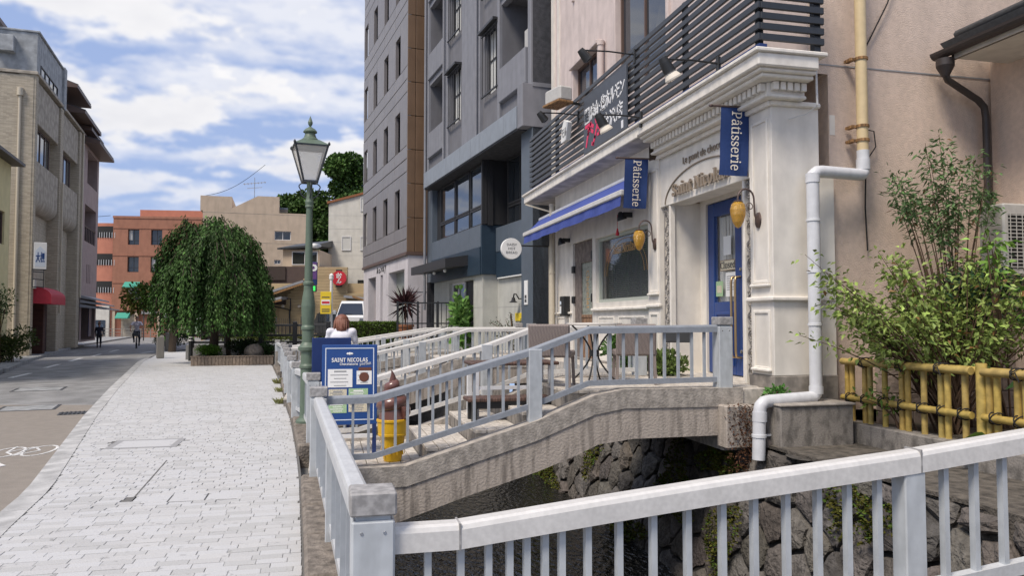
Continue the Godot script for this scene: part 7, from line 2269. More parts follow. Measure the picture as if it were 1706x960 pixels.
func weeping_tree():
	var t := thing("weeping_tree", "round crowned weeping tree with hanging leafy strands in the brick planter", "tree", Vector3(-4.12, 0.2, -31.0))
	var tr := MB.new()
	tr.tube([Vector3(0, -0.1, 0), Vector3(0.05, 0.8, 0), Vector3(-0.05, 1.7, 0.05), Vector3(0.05, 2.8, 0), Vector3(0, 3.9, 0)], [0.2, 0.16, 0.14, 0.12, 0.08], 10)
	tr.tube([Vector3(0.55, -0.1, -0.2), Vector3(0.5, 0.9, -0.2), Vector3(0.3, 2.0, -0.1), Vector3(0.1, 3.0, 0)], [0.1, 0.09, 0.08, 0.06], 8)
	part(t, "trunk", tr, "bark")
	var br := MB.new()
	var lf := MB.new()
	# several domes of hanging strands
	var domes := [[Vector3(0.1, 0, 0), 1.25, 5.45], [Vector3(-0.9, 0, 0.2), 1.05, 5.2], [Vector3(0.9, 0, 0.3), 1.0, 5.05], [Vector3(-1.35, 0, -0.1), 0.75, 4.2], [Vector3(1.35, 0, 0.4), 0.72, 4.0], [Vector3(0.2, 0, 1.2), 1.05, 4.85], [Vector3(-0.5, 0, -1.0), 1.1, 5.0], [Vector3(1.5, 0, 0.6), 0.55, 3.3], [Vector3(-0.8, 0, 1.2), 0.85, 4.0], [Vector3(0.8, 0, 1.5), 0.75, 3.6]]
	for i in 760:
		var dm: Array = domes[i % domes.size()]
		var az := rng.randf() * TAU
		if sin(az * 3.0 + (i % domes.size()) * 1.7) > 0.88: continue
		var reach: float = dm[1] * sqrt(rng.randf_range(0.02, 1.0))
		var out: Vector3 = dm[0] + Vector3(cos(az), 0, sin(az)) * reach
		var top: float = dm[2] - 0.75 * pow(reach / dm[1], 2.2) * dm[1] + rng.randf_range(-0.3, 0.1)
		var low := maxf(0.8 + rng.randf() * 0.5, top - rng.randf_range(0.7, 3.2))
		var far := out.length()
		if far < 0.7: low = maxf(low, 1.5)
		var ax := out.normalized() if far > 0.05 else Vector3.RIGHT
		var s0 := Vector3(0, 3.3 + rng.randf() * 0.7, 0)
		var pts := [s0, dm[0] * 0.6 + Vector3(0, lerpf(s0.y, top, 0.7), 0), out.lerp(dm[0], 0.4) + Vector3(0, top + 0.05, 0), out + Vector3(0, top - 0.3, 0)]
		var sway := dir_any() * 0.15
		var n := maxi(2, int((top - low) / 0.3))
		for k in n:
			var f := float(k + 1) / n
			pts.append(out + ax * 0.12 * f + Vector3(sway.x * f, lerpf(top - 0.3, low, f), sway.z * f))
		if i % 3 == 0: br.tube(pts, 0.013, 4, false)
		var tone: float = rng.randf_range(0.55, 1.4) * [1.15, 0.8, 1.0, 1.3, 1.2, 0.75, 0.85, 1.35, 1.0, 1.1][i % domes.size()]
		for k in range(1, pts.size() - 1):
			for j in (13 if k > 1 else 7):
				var p: Vector3 = pts[k].lerp(pts[k + 1], rng.randf()) + dir_any() * rng.randf_range(0.02, 0.15)
				var c := color_of(Color(0.034, 0.068, 0.018), 0.35)
				c = c * tone * 1.5
				if rng.randf() < 0.07: c = c * 1.8
				lf.col = Color(c.r, c.g, c.b)
				var d := (ax * 0.5 + Vector3(0, -1.0, 0) + dir_any() * 0.6).normalized()
				lf.leaf(p, d, (ax + Vector3(0, 0.5, 0) + dir_any() * 0.8).normalized(), rng.randf_range(0.1, 0.19), rng.randf_range(0.045, 0.08))
	part(t, "branches", br, "bark")
	part(t, "crown", lf, "leaf_gloss").set_meta("kind", "stuff")

# ---------------------------------------------------------------- terrace of the shop
func cane_chair(label: String, at: Vector3, turn: float):
	var c := thing("cane_chair", label, "chair", at, turn, "woven chairs on the shop terrace")
	part(c, "seat", box_of(Vector3(-0.24, 0.33, -0.24), Vector3(0.24, 0.4, 0.24), 0.015), "cane")
	var bk := MB.new()
	bk.bev(T(Vector3(0, 0.52, 0.25), Vector3(8, 0, 0)), Vector3(0.46, 0.36, 0.05), 0.015)
	part(c, "backrest", bk, "cane")
	for q in [[-0.21, -0.21], [0.21, -0.21], [-0.21, 0.22], [0.21, 0.22]]:
		var lg := MB.new()
		lg.bar(Vector3(q[0] * 1.06, 0, q[1] * 1.1), Vector3(q[0], 0.34, q[1]), 0.035, 0.035)
		part(c, "leg", lg, "cane")

func build_terrace():
	struct("terrace", box_of(Vector3(4.2, 0.2, -19), Vector3(5.6, 0.855, -7.62)), "deck_tile")
	cane_chair("woven chair whose back shows above the bent railing, left of the iron table", Vector3(2.5, 0.866, -8.4), -24)
	cane_chair("woven chair whose back shows above the bent railing, nearer the blue door", Vector3(3.55, 0.866, -8.55), -16)
	var it := thing("iron_table", "small cafe table on curved black iron legs between the two woven chairs", "table", Vector3(3.2, 0.866, -8.95))
	var tm := MB.new()
	tm.lathe([Vector2(0.33, 0.68), Vector2(0.34, 0.69), Vector2(0.34, 0.71), Vector2(0.0, 0.715)], 24)
	part(it, "tabletop", tm, "cream")
	for i in 4:
		var a := TAU * i / 4 + 0.6
		var lg := MB.new()
		var pts := []
		for k in 11:
			var s := k / 10.0
			var r := 0.04 + 0.24 * pow(absf(s - 0.5) * 2.0, 1.6)
			pts.append(Vector3(cos(a) * r, s * 0.68, sin(a) * r))
		lg.tube(pts, 0.011, 6)
		part(it, "leg", lg, "black_metal")
	part(it, "collar", box_of(Vector3(-0.05, 0.3, -0.05), Vector3(0.05, 0.38, 0.05), 0.01), "black_metal")
	var tb := thing("terrace_table", "brown topped terrace table with a white frame on the bridge steps", "table", Vector3(2.15, 0.64, -9.05))
	part(tb, "tabletop", box_of(Vector3(-0.5, 0.44, -0.28), Vector3(0.55, 0.48, 0.28), 0.012), "wood_table")
	for q in [[-0.44, 0.22, -0.32], [0.46, 0.22, 0.0], [-0.44, -0.22, -0.32], [0.46, -0.22, 0.0]]: part(tb, "leg", box_of(Vector3(q[0] - 0.03, q[2], q[1] - 0.03), Vector3(q[0] + 0.03, 0.44, q[1] + 0.03), 0.005), "white_metal")
	part(tb, "stretcher", box_of(Vector3(-0.42, 0.16, 0.2), Vector3(0.44, 0.2, 0.24)), "white_metal")
	var be := thing("terrace_bench", "low brown bench on black legs on the bridge steps below the table", "bench", Vector3(2.0, 0.48, -8.6))
	part(be, "seat", box_of(Vector3(-0.46, 0.22, -0.17), Vector3(0.62, 0.262, 0.17), 0.01), "wood_table")
	for q in [[-0.38, 0.12, -0.1], [-0.38, -0.12, -0.1], [0.52, 0.12, 0.16], [0.52, -0.12, 0.16]]: part(be, "leg", box_of(Vector3(q[0] - 0.03, q[2], q[1] - 0.03), Vector3(q[0] + 0.03, 0.22, q[1] + 0.03), 0.005), "black_metal")
	part(be, "rail", box_of(Vector3(-0.4, 0.14, 0.1), Vector3(0.56, 0.218, 0.13)), "black_metal")
	var ms := thing("menu_stand", "small black menu stand with a sloping board beside the blue door", "menu stand", Vector3(4.22, 0.866, -8.75), -20)
	var mb := MB.new()
	mb.tube([Vector3(0, 0, 0), Vector3(0, 0.5, -0.02)], 0.014, 8); mb.bev(T(Vector3(0, 0.015, 0)), Vector3(0.28, 0.03, 0.22), 0.008)
	part(ms, "stand", mb, "black_metal")
	var mp := MB.new()
	mp.bev(T(Vector3(0, 0.55, 0), Vector3(-52, 0, 0)), Vector3(0.34, 0.24, 0.02), 0.005)
	part(ms, "board", mp, "black_metal")
	leaf_mass("terrace_plant", "green leafy plant in the bed below the shop window, behind the chairs", Vector3(4.5, 0.86, -11.0), Vector3(0, 0.25, 0), Vector3(0.3, 0.33, 0.9), 1400, Color(0.07, 0.15, 0.03), 0.1, 0.05, 0.4)
	leaf_mass("terrace_plant", "yellowish leafy ground plant beside the door post", Vector3(4.5, 0.86, -9.7), Vector3(0, 0.14, 0), Vector3(0.25, 0.2, 0.5), 900, Color(0.13, 0.19, 0.05), 0.09, 0.05, 0.4)
	# dried creeper on the abutment
	var dc := MB.new()
	for i in 750:
		var c := color_of(Color(0.1, 0.05, 0.03), 0.5)
		dc.col = c
		var p := Vector3(rng.randf_range(-0.12, 0.14) + 0.1 * sin(i), rng.randf_range(-0.15, 0.62), rng.randf() * 0.05)
		dc.leaf(p, dir_any(), dir_any(), rng.randf_range(0.02, 0.05), 0.015)
	var o := part(self, "dried_creeper", dc, "moss")
	o.position = Vector3(4.33, 0.1, -7.42)
	tag(o, "dried brown creeper on the stones beside the end of the drainpipe", "creeper")
	o.set_meta("kind", "stuff")

# ---------------------------------------------------------------- things farther off
func build_far_things():
	# round sign of the next shop, its awning, plants and rail
	var rs := thing("round_sign", "round white shop sign projecting from the grey building", "sign", Vector3(4.08, 3.24, -16.95), 2)
	var dm := MB.new()
	dm.lathe([Vector2(0.235, -0.05), Vector2(0.24, -0.04), Vector2(0.24, 0.04), Vector2(0.235, 0.05)], 32, Transform3D(Basis(Vector3.RIGHT, PI / 2), Vector3.ZERO))
	part(rs, "disc", dm, "print_white")
	for i in 3: words(rs, "lettering", ["DAISY", "HOT", "BREAD"][i], 0.075, "print_dark", T(Vector3(0, 0.09 - i * 0.09, 0.052)), "Droid Sans", 0.003, 1.2)
	part(rs, "arm", box_of(Vector3(0.2, 0.06, -0.012), Vector3(1.0, 0.09, 0.012)), "black_metal")
	var aw := thing("dark_awning", "dark folded awning on the navy fascia of the grey building", "awning", Vector3(4.88, 0, -18), -83)
	var am := MB.new()
	am.hexa([Vector3(-9.7, 3.3, 0.03), Vector3(-5.2, 3.3, 0.03), Vector3(-5.2, 3.22, 0.75), Vector3(-9.7, 3.22, 0.75), Vector3(-9.7, 3.62, 0.03), Vector3(-5.2, 3.62, 0.03), Vector3(-5.2, 3.5, 0.75), Vector3(-9.7, 3.5, 0.75)])
	part(aw, "fabric", am, "frame_dark")
	for i in 3: part(aw, "bulb", box_of(Vector3(-8.6 + i * 1.3, 3.12, 0.5), Vector3(-8.5 + i * 1.3, 3.22, 0.6), 0.03), "print_white")
	var ns := thing("notice_plate", "white upright notice plate on the corner pier of the grey building", "notice", Vector3(4.88, 0, -18), -83)
	part(ns, "plate", box_of(Vector3(-0.5, 2.0, 0.02), Vector3(-0.28, 2.6, 0.04), 0.004), "print_white")
	for i in 2: part(ns, "print", box_of(Vector3(-0.45, 2.06 + i * 0.1, 0.04), Vector3(-0.33, 2.14 + i * 0.1, 0.044)), "print_dark")
	var wl := thing("gooseneck_lamp", "small black gooseneck lamp on the pale wall above the yellow plaque", "wall lamp", Vector3(4.88, 0, -18), -83)
	var wm := MB.new()
	wm.tube([Vector3(-2.1, 2.2, -0.54), Vector3(-2.1, 2.2, -0.44), Vector3(-2.15, 2.33, -0.38), Vector3(-2.25, 2.33, -0.36), Vector3(-2.3, 2.23, -0.36)], 0.02, 6)
	wm.lathe([Vector2(0.13, 2.1), Vector2(0.06, 2.15), Vector2(0.04, 2.24)], 12, T(Vector3(-2.3, 0, -0.36)))
	part(wl, "lamp", wm, "black_metal")
	var yp := thing("yellow_plaque", "small yellow wooden plaque on the pale wall of the grey building", "sign", Vector3(4.88, 0, -18), -83)
	part(yp, "plaque", box_of(Vector3(-2.6, 1.6, -0.55), Vector3(-1.7, 1.82, -0.52), 0.006), "sign_yellow")
	var sp := thing("sapling", "thin grey leaved olive sapling before the pale wall", "tree", Vector3(4.75, 0.6, -19.6))
	var stm := MB.new()
	stm.tube([Vector3(0, 0, 0), Vector3(0.02, 0.6, 0), Vector3(-0.05, 1.2, 0.05)], 0.018, 5)
	var lm := MB.new()
	for i in 12:
		var d := (dir_any() + Vector3(0, 0.5, 0)).normalized()
		var e := Vector3(0, 0.75, 0) + d * rng.randf_range(0.4, 0.75)
		stm.tube([Vector3(0, 0.6, 0), e], 0.008, 4, false)
		for k in 26:
			lm.col = color_of(Color(0.09, 0.12, 0.07), 0.4)
			lm.leaf(Vector3(0, 0.6, 0).lerp(e, rng.randf_range(0.4, 1.05)) + dir_any() * 0.05, dir_any(), dir_any(), 0.07, 0.025)
	part(sp, "trunk", stm, "twig"); part(sp, "crown", lm, "leaf").set_meta("kind", "stuff")
	leaf_mass("climbing_plant", "tall big leaved green plant beside the shop door of the grey building", Vector3(3.95, 0.7, -23.3), Vector3(0, 1.0, 0), Vector3(0.4, 1.1, 0.4), 420, Color(0.13, 0.25, 0.06), 0.26, 0.15, 0.2)
	var rl := thing("black_fence", "black metal fence in front of the grey building", "fence", Vector3(2.3, 1.0, -25.6), -8)
	part(rl, "plinth", box_of(Vector3(-0.1, -0.4, -1.5), Vector3(2.05, 0.0, 0.06), 0.01), "pale_wall")
	for i in 13: part(rl, "bar", box_of(Vector3(i * 0.16, 0.0, -0.012), Vector3(i * 0.16 + 0.024, 1.2, 0.012)), "black_metal")
	for y in [0.05, 0.5, 1.18]: part(rl, "rail", box_of(Vector3(-0.03, y, -0.02), Vector3(2.0, y + 0.04, 0.02)), "black_metal")
	for i in 4: part(rl, "post", box_of(Vector3(-0.02 + i * 0.66, 0, -0.03), Vector3(0.05 + i * 0.66, 1.25, 0.03)), "black_metal")
	var cp := thing("cordyline", "spiky dark red cordyline in a terracotta pot behind the black fence", "potted plant", Vector3(2.65, 1.0, -26.4))
	var pm := MB.new()
	pm.lathe([Vector2(0.2, 0), Vector2(0.27, 0.4), Vector2(0.3, 0.4), Vector2(0.3, 0.48), Vector2(0.25, 0.47), Vector2(0.22, 0.42)], 16)
	part(cp, "pot", pm, "terracotta")
	var cl := MB.new()
	for i in 90:
		cl.col = color_of(Color(0.05, 0.022, 0.024), 0.5)
		var d := (dir_any() + Vector3(0, 0.45, 0)).normalized()
		var m := Vector3(0, 1.15, 0) + d * 0.05
		cl.leaf(m, d, d.cross(Vector3.RIGHT).normalized(), rng.randf_range(0.45, 0.75), 0.06)
	part(cp, "leaves", cl, "leaf")
	var cs := MB.new()
	cs.tube([Vector3(0, 0.4, 0), Vector3(0, 1.2, 0)], 0.035, 6)
	part(cp, "stem", cs, "twig")
	# hedge before the lilac ground floor
	var hd := thing("clipped_hedge", "long clipped green hedge in front of the lilac ground floor", "hedge", Vector3(0.75, 0.6, -27.9), 8)
	var hm := MB.new()
	for i in 5200:
		var p := Vector3(rng.randf() * 1.9, rng.randf() * 0.95, rng.randf_range(-0.5, 0.0))
		if rng.randf() < 0.6:
			if rng.randf() < 0.5: p.z = rng.randf_range(-0.03, 0.02)
			else: p.y = 0.93 + rng.randf_range(-0.03, 0.03)
		hm.col = color_of(Color(0.075, 0.125, 0.02), 0.5)
		hm.leaf(p, dir_any(), (Vector3(0, 0.6, 0.6) + dir_any()).normalized(), 0.075, 0.045)
	part(hd, "foliage", hm, "leaf").set_meta("kind", "stuff")
	part(hd, "core", box_of(Vector3(0.08, 0, -0.45), Vector3(1.85, 0.86, -0.07)), "bark")
	# black railing along the cross street with low hedge behind
	var br := thing("black_railing", "heavy black railing along the cross street behind the planter", "railing", Vector3(-5.3, 0.6, -33.7), -4)
	for i in 5: part(br, "post", box_of(Vector3(i * 1.36 - 0.09, -0.1, -0.09), Vector3(i * 1.36 + 0.09, 0.98, 0.09), 0.02), "black_metal")
	for y in [0.08, 0.36, 0.78]: part(br, "rail", box_of(Vector3(-0.05, y, -0.035), Vector3(5.5, y + 0.09, 0.035), 0.01), "black_metal" if y < 0.7 else "dark_metal")
	for i in 36: part(br, "bar", box_of(Vector3(0.1 + i * 0.15, 0.4, -0.012), Vector3(0.125 + i * 0.15, 0.78, 0.012)), "black_metal")
	leaf_mass("low_hedge", "low yellowish hedge seen through the black railing", Vector3(-2.6, 0.55, -35.0), Vector3(0, 0.3, 0), Vector3(2.4, 0.32, 0.3), 2600, Color(0.1, 0.13, 0.03), 0.1, 0.05, 0.3)
	leaf_mass("street_hedge", "dark rounded hedge beyond the bollards, left of the weeping tree", Vector3(-9.0, 0.0, -50), Vector3(0, 0.55, 0), Vector3(1.25, 0.6, 0.7), 2400, Color(0.022, 0.05, 0.018), 0.12, 0.06, 0.3)
	var mf := thing("mesh_fence", "thin grey wire fence before the boarded restaurant", "fence", Vector3(-3.9, 0.6, -43.5), -4)
	for i in 40: part(mf, "bar", box_of(Vector3(i * 0.1, 0, -0.006), Vector3(i * 0.1 + 0.012, 1.15, 0.006)), "dark_metal")
	for i in 4: part(mf, "post", box_of(Vector3(i * 1.3, 0, -0.03), Vector3(i * 1.3 + 0.05, 1.25, 0.03)), "dark_metal")
	# parking signs
	var ps := thing("parking_sign", "tall parking sign with white P and lit green panel, half behind the lamp post", "sign", Vector3(-0.85, 0.6, -41), -8)
	part(ps, "pole", box_of(Vector3(-0.05, 0, -0.05), Vector3(0.05, 3.0, 0.05)), "dark_metal")
	part(ps, "panel", box_of(Vector3(-0.05, 2.85, -0.1), Vector3(0.42, 4.05, 0.06), 0.02), "sign_navy")
	part(ps, "panel", box_of(Vector3(-0.03, 3.15, 0.06), Vector3(0.4, 4.02, 0.07)), "sign_violet")
	words(ps, "lettering", "P", 0.8, "print_white", T(Vector3(0.22, 3.62, 0.08)), "Droid Sans", 0.01, 1.0, 700)
	part(ps, "lit_panel", box_of(Vector3(-0.05, 2.5, -0.08), Vector3(0.4, 2.84, 0.06), 0.01), "frame_dark")
	part(ps, "lit_sign", box_of(Vector3(-0.1, 2.55, 0.06), Vector3(0.34, 2.8, 0.07)), "sign_green")
	part(ps, "lower_panel", box_of(Vector3(-0.1, 0.7, -0.03), Vector3(0.3, 2.0, 0.04), 0.01), "sign_navy")
	words(ps, "lettering", "P", 0.6, "print_white", T(Vector3(0.1, 1.3, 0.05)), "Droid Sans", 0.01)
	var ys := thing("yellow_parking_board", "yellow parking notice board with red and black print", "sign", Vector3(0.0, 0.6, -39.2), -10)
	part(ys, "board", box_of(Vector3(-0.25, 1.35, -0.03), Vector3(0.28, 2.45, 0.03), 0.01), "sign_yellow")
	part(ys, "print", box_of(Vector3(-0.2, 1.8, 0.03), Vector3(0.23, 2.05, 0.04)), "print_white")
	part(ys, "print", box_of(Vector3(-0.17, 1.86, 0.04), Vector3(0.2, 1.97, 0.045)), "sign_red")
	for i in 3: part(ys, "print", box_of(Vector3(-0.18, 1.45 + i * 0.1 + (0.5 if i == 2 else 0.0), 0.03), Vector3(0.2, 1.5 + i * 0.1 + (0.5 if i == 2 else 0.0), 0.036)), "print_dark")
	part(ys, "leg", box_of(Vector3(-0.03, 0, -0.03), Vector3(0.03, 1.35, 0.03)), "dark_metal")
	var bl := thing("barrier_post", "white rounded post beside the yellow parking board", "post", Vector3(0.27, 0.6, -39.5))
	var bm := MB.new()
	bm.lathe([Vector2(0.07, 0), Vector2(0.07, 3.05), Vector2(0.11, 3.1), Vector2(0.11, 3.3), Vector2(0, 3.4)], 12)
	part(bl, "post", bm, "print_white")
	# red round sign on the restaurant
	var rd := thing("red_round_sign", "red round sign with white characters on the boarded restaurant", "sign", Vector3(0.75, 4.08, -45.75), -13)
	var rm := MB.new()
	rm.lathe([Vector2(0.42, -0.1), Vector2(0.43, -0.06), Vector2(0.43, 0.06), Vector2(0.42, 0.1)], 28, Transform3D(Basis(Vector3.RIGHT, PI / 2), Vector3.ZERO))
	part(rd, "disc", rm, "sign_red")
	var rc := MB.new()
	strokes(rc, "o", Vector2(-0.17, -0.02), 0.34, 0.32, 0.055, 0.1); strokes(rc, "nn", Vector2(-0.13, -0.3), 0.28, 0.26, 0.055, 0.1)
	part(rd, "lettering", rc, "print_white")
	part(rd, "bracket", box_of(Vector3(-0.17, 0.4, -0.06), Vector3(0.17, 0.5, 0.06)), "black_metal")
	part(rd, "bracket", box_of(Vector3(-0.17, -0.5, -0.06), Vector3(0.17, -0.4, 0.06)), "black_metal")
	build_van()
	# trees on the rise behind the houses
	for q in [[-3.4, -97, 13.2, 4.2, 5.4, "lower rounded tree on the rise behind the lamp post lantern", 0.9], [2.4, -95, 15.2, 5.2, 8.2, "tallest dense tree on the rise, behind the white house"], [7.0, -93, 11.0, 5.0, 5.5, "tree on the rise half hidden by the panelled building"], [-0.4, -99, 10.0, 4.5, 6.0, "darker tree in the dip between the two taller trees"]]:
		big_tree(q[5], Vector3(q[0], 4.0, q[1]), q[2], q[3], q[4])
	var hl := MB.new()
	hl.lathe([Vector2(48, 0), Vector2(40, 3), Vector2(22, 7.5), Vector2(0, 9)], 32, T(Vector3(18, -0.2, -128)))
	struct("hill", hl, "earth")
	# left edge plants
	leaf_mass("roadside_shrub", "low dark leafed shrub by the yellow house at the left edge", Vector3(-11.9, 0, -34.0), Vector3(0, 0.75, 0), Vector3(0.85, 0.8, 0.8), 2200, Color(0.06, 0.085, 0.02), 0.13, 0.06, 0.3)
	leaf_mass("roadside_bush", "loose airy bush rising before the yellow house at the left edge", Vector3(-12.2, 0, -33.6), Vector3(0, 2.3, 0), Vector3(0.6, 1.0, 0.6), 700, Color(0.06, 0.11, 0.03), 0.12, 0.05, 0.4)
	var pl := thing("street_tree", "small street tree with a dark trunk behind the weeping tree", "tree", Vector3(-7.7, 0, -43))
	var tm := MB.new()
	tm.tube([Vector3(0, 0, 0), Vector3(0.1, 2.0, 0), Vector3(0, 4.0, 0)], [0.2, 0.16, 0.09], 8)
	part(pl, "trunk", tm, "bark")
	var cm := MB.new()
	for i in 5200:
		var lump := [Vector3(0.2, 3.4, 0), Vector3(-1.0, 2.9, 0.3), Vector3(1.2, 3.6, 0), Vector3(0.6, 4.3, 0.2), Vector3(0.9, 2.9, 0.6), Vector3(-1.7, 2.75, 0)][i % 6] as Vector3
		var d := dir_any()
		var c := color_of(Color(0.05, 0.095, 0.02), 0.45)
		if i % 6 == 5: c = Color(c.r * 1.7, c.g, c.b * 0.9)
		cm.col = c
		cm.leaf(lump + d * rng.randf_range(0.2, 0.8), (d + Vector3(0, -0.4, 0)).normalized(), (d + dir_any() * 0.7).normalized(), 0.2, 0.1)
	part(pl, "crown", cm, "leaf_gloss").set_meta("kind", "stuff")
	# guard fence, clock sign and parked bicycles at the far junction
	var gf := thing("guard_fence", "pale guard fence before the shops of the orange apartment house", "fence", Vector3(-21.5, -0.1, -84), -6)
	for i in 16: part(gf, "post", box_of(Vector3(i * 0.9, 0, -0.04), Vector3(i * 0.9 + 0.07, 0.95, 0.04)), "bollard_stone")
	for y in [0.25, 0.55, 0.88]: part(gf, "rail", box_of(Vector3(0, y, -0.03), Vector3(13.6, y + 0.05, 0.03)), "bollard_stone")
	var ck := thing("round_mirror", "round traffic mirror on a pole above the cyclist", "traffic mirror", Vector3(-15.2, -0.1, -72), 0)
	var km := MB.new()
	km.tube([Vector3(0, 0, 0), Vector3(0, 3.9, 0)], 0.05, 8)
	part(ck, "pole", km, "dark_metal")
	var kd := MB.new()
	kd.lathe([Vector2(0.48, -0.06), Vector2(0.48, 0.02), Vector2(0.3, 0.06), Vector2(0, 0.08)], 20, Transform3D(Basis(Vector3.RIGHT, PI / 2 - 0.2), Vector3(0, 3.6, 0.1)))
	part(ck, "mirror", kd, "bollard_stone")
	var ut := thing("lattice_pole", "dark lattice utility post beyond the bollards", "utility post", Vector3(-8.75, 0, -46.3))
	var um := MB.new()
	for x in [-0.18, 0.18]: um.bar(Vector3(x, 0, 0), Vector3(x, 3.3, 0), 0.07, 0.07)
	for i in 12: um.bar(Vector3(-0.18, 0.3 + i * 0.25, 0), Vector3(0.18, 0.3 + i * 0.25, 0), 0.04, 0.04)
	part(ut, "frame", um, "black_metal")
	# overhead wires
	for q in [[Vector3(-19.5, 11.4, -78), Vector3(-28, 10.6, -70), "overhead wire from the orange roof towards the mauve building"], [Vector3(-10, 12.0, -68), Vector3(-4.5, 13.3, -60), "overhead wire rising across the beige building"]]:
		var w := MB.new()
		var pts := []
		for i in 13:
			var t := i / 12.0
			pts.append(q[0].lerp(q[1], t) - Vector3(0, sin(PI * t) * 0.5, 0))
		w.tube(pts, 0.02, 4)
		var o := part(self, numbered("overhead_wire"), w, "cord")
		tag(o, q[2], "wire")

func big_tree(label: String, at: Vector3, h: float, r: float, ry: float):
	var t := thing("large_tree", label, "tree", at, 0, "trees on the rise behind the houses")
	var tm := MB.new()
	tm.tube([Vector3(0, -4, 0), Vector3(0.2, h * 0.3, 0), Vector3(0, h * 0.6, 0)], [0.5, 0.4, 0.25], 8)
	for i in 6:
		var d := Vector3(cos(i * 1.05), 0.5, sin(i * 1.05))
		tm.tube([Vector3(0, h * 0.35, 0), Vector3(0, h * 0.45, 0) + d * r * 0.3, Vector3(0, h * 0.5, 0) + d * r * 0.7], [0.25, 0.16, 0.06], 6)
	part(t, "trunk", tm, "bark")
	var m := MB.new()
	var lumps := []
	for i in 34: lumps.append([ball_point() * Vector3(r, ry, r) * 0.8 + Vector3(0, h * 0.72, 0), rng.randf_range(0.9, 1.9), rng.randf_range(0.65, 1.35)])
	for i in 26000:
		var q: Array = lumps[i % lumps.size()]
		var d := dir_any()
		var p: Vector3 = q[0] + d * q[1] * Vector3(1.15, 0.75, 1.15) * pow(rng.randf(), 0.3)
		var c := color_of(Color(0.062, 0.115, 0.026), 0.4)
		m.col = Color(c.r * q[2], c.g * q[2], c.b * q[2])
		m.leaf(p, (d + dir_any() * 0.8).normalized(), (d + Vector3(0, 0.6, 0) + dir_any() * 0.6).normalized(), rng.randf_range(0.3, 0.6), 0.32)
	part(t, "crown", m, "leaf").set_meta("kind", "stuff")

func build_van():
	var v := thing("white_van", "small white van parked facing us before the restaurant garage", "van", Vector3(1.25, 0.85, -41.5), -12)
	var bm := MB.new()
	var prof := [Vector2(0, 0.35), Vector2(0, 0.95), Vector2(-0.1, 1.02), Vector2(-0.62, 1.72), Vector2(-0.78, 1.82), Vector2(-3.2, 1.84), Vector2(-3.3, 1.75), Vector2(-3.32, 0.35)]
	# sections across, narrowing a little towards the roof
	var secs := []
	for p in prof: secs.append([p.x, p.y, 0.74 - maxf(0, p.y - 1.0) * 0.2])
	for i in secs.size() - 1:
		var a: Array = secs[i]
		var b: Array = secs[i + 1]
		bm.quad_out(Vector3(-a[2], a[1], a[0]), Vector3(a[2], a[1], a[0]), Vector3(b[2], b[1], b[0]), Vector3(-b[2], b[1], b[0]), Vector3(0, 1, -1.6))
	for s in [-1.0, 1.0]:
		for i in range(1, secs.size() - 1):
			bm.tri_out(Vector3(s * 0.74, 0.35, -1.6), Vector3(s * secs[i][2], secs[i][1], secs[i][0]), Vector3(s * secs[i + 1][2], secs[i + 1][1], secs[i + 1][0]), Vector3(0, 1, -1.6))
		bm.tri_out(Vector3(s * 0.74, 0.35, -1.6), Vector3(s * 0.74, 0.35, 0), Vector3(s * 0.74, 0.95, 0), Vector3(0, 1, -1.6))
	part(v, "body", bm, "van_paint")
	var wm := MB.new()
	wm.quad(Vector3(-0.68, 1.07, -0.12), Vector3(0.68, 1.07, -0.12), Vector3(0.55, 1.69, -0.58), Vector3(-0.55, 1.69, -0.58))
	part(v, "windscreen", wm, "glass_sky")
	for s in [-1.0, 1.0]:
		var sm := MB.new()
		sm.quad_out(Vector3(s * 0.735, 1.1, -0.25), Vector3(s * 0.735, 1.1, -1.1), Vector3(s * 0.66, 1.66, -1.1), Vector3(s * 0.66, 1.66, -0.62), Vector3(0, 1, -0.7))
		part(v, "side_window", sm, "glass_dark")
		part(v, "headlight", box_of(Vector3(s * 0.6 - 0.1, 0.72, -0.02), Vector3(s * 0.6 + 0.1, 0.9, 0.02), 0.015), "chrome")
		part(v, "mirror", box_of(Vector3(s * 0.85 - 0.08, 1.1, -0.3), Vector3(s * 0.85 + 0.08, 1.32, -0.2), 0.03), "van_paint")
		for z in [-0.6, -2.7]:
			var tm := MB.new()
			tm.lathe([Vector2(0.26, -0.08), Vector2(0.28, -0.05), Vector2(0.28, 0.05), Vector2(0.26, 0.08)], 16, Transform3D(Basis(Vector3.FORWARD, PI / 2), Vector3(s * 0.66, 0.28, z)))
			part(v, "wheel", tm, "rubber")
	part(v, "bumper", box_of(Vector3(-0.74, 0.36, -0.02), Vector3(0.74, 0.58, 0.06), 0.03), "van_paint")
	part(v, "grille", box_of(Vector3(-0.4, 0.62, 0.0), Vector3(0.4, 0.7, 0.02)), "frame_dark")
	part(v, "number_plate", box_of(Vector3(-0.17, 0.42, 0.06), Vector3(0.17, 0.54, 0.07)), "sign_yellow")
	part(v, "wiper", box_of(Vector3(-0.4, 1.1, -0.13), Vector3(0.1, 1.12, -0.11)), "black_metal")
	var c2 := thing("parked_car", "dark car roof behind the white van in the restaurant garage", "car", Vector3(0.4, 0.6, -46.2), -13)
	var cm := MB.new()
	cm.prism([Vector2(-0.8, 0.3), Vector2(0.8, 0.3), Vector2(0.8, 0.9), Vector2(0.62, 1.4), Vector2(0.45, 1.5), Vector2(-0.45, 1.5), Vector2(-0.62, 1.4), Vector2(-0.8, 0.9)], -2, 1.2)
	part(c2, "body", cm, "dark_metal")
	part(c2, "windscreen", box_of(Vector3(-0.55, 0.95, 1.2), Vector3(0.55, 1.4, 1.22)), "glass_sky")

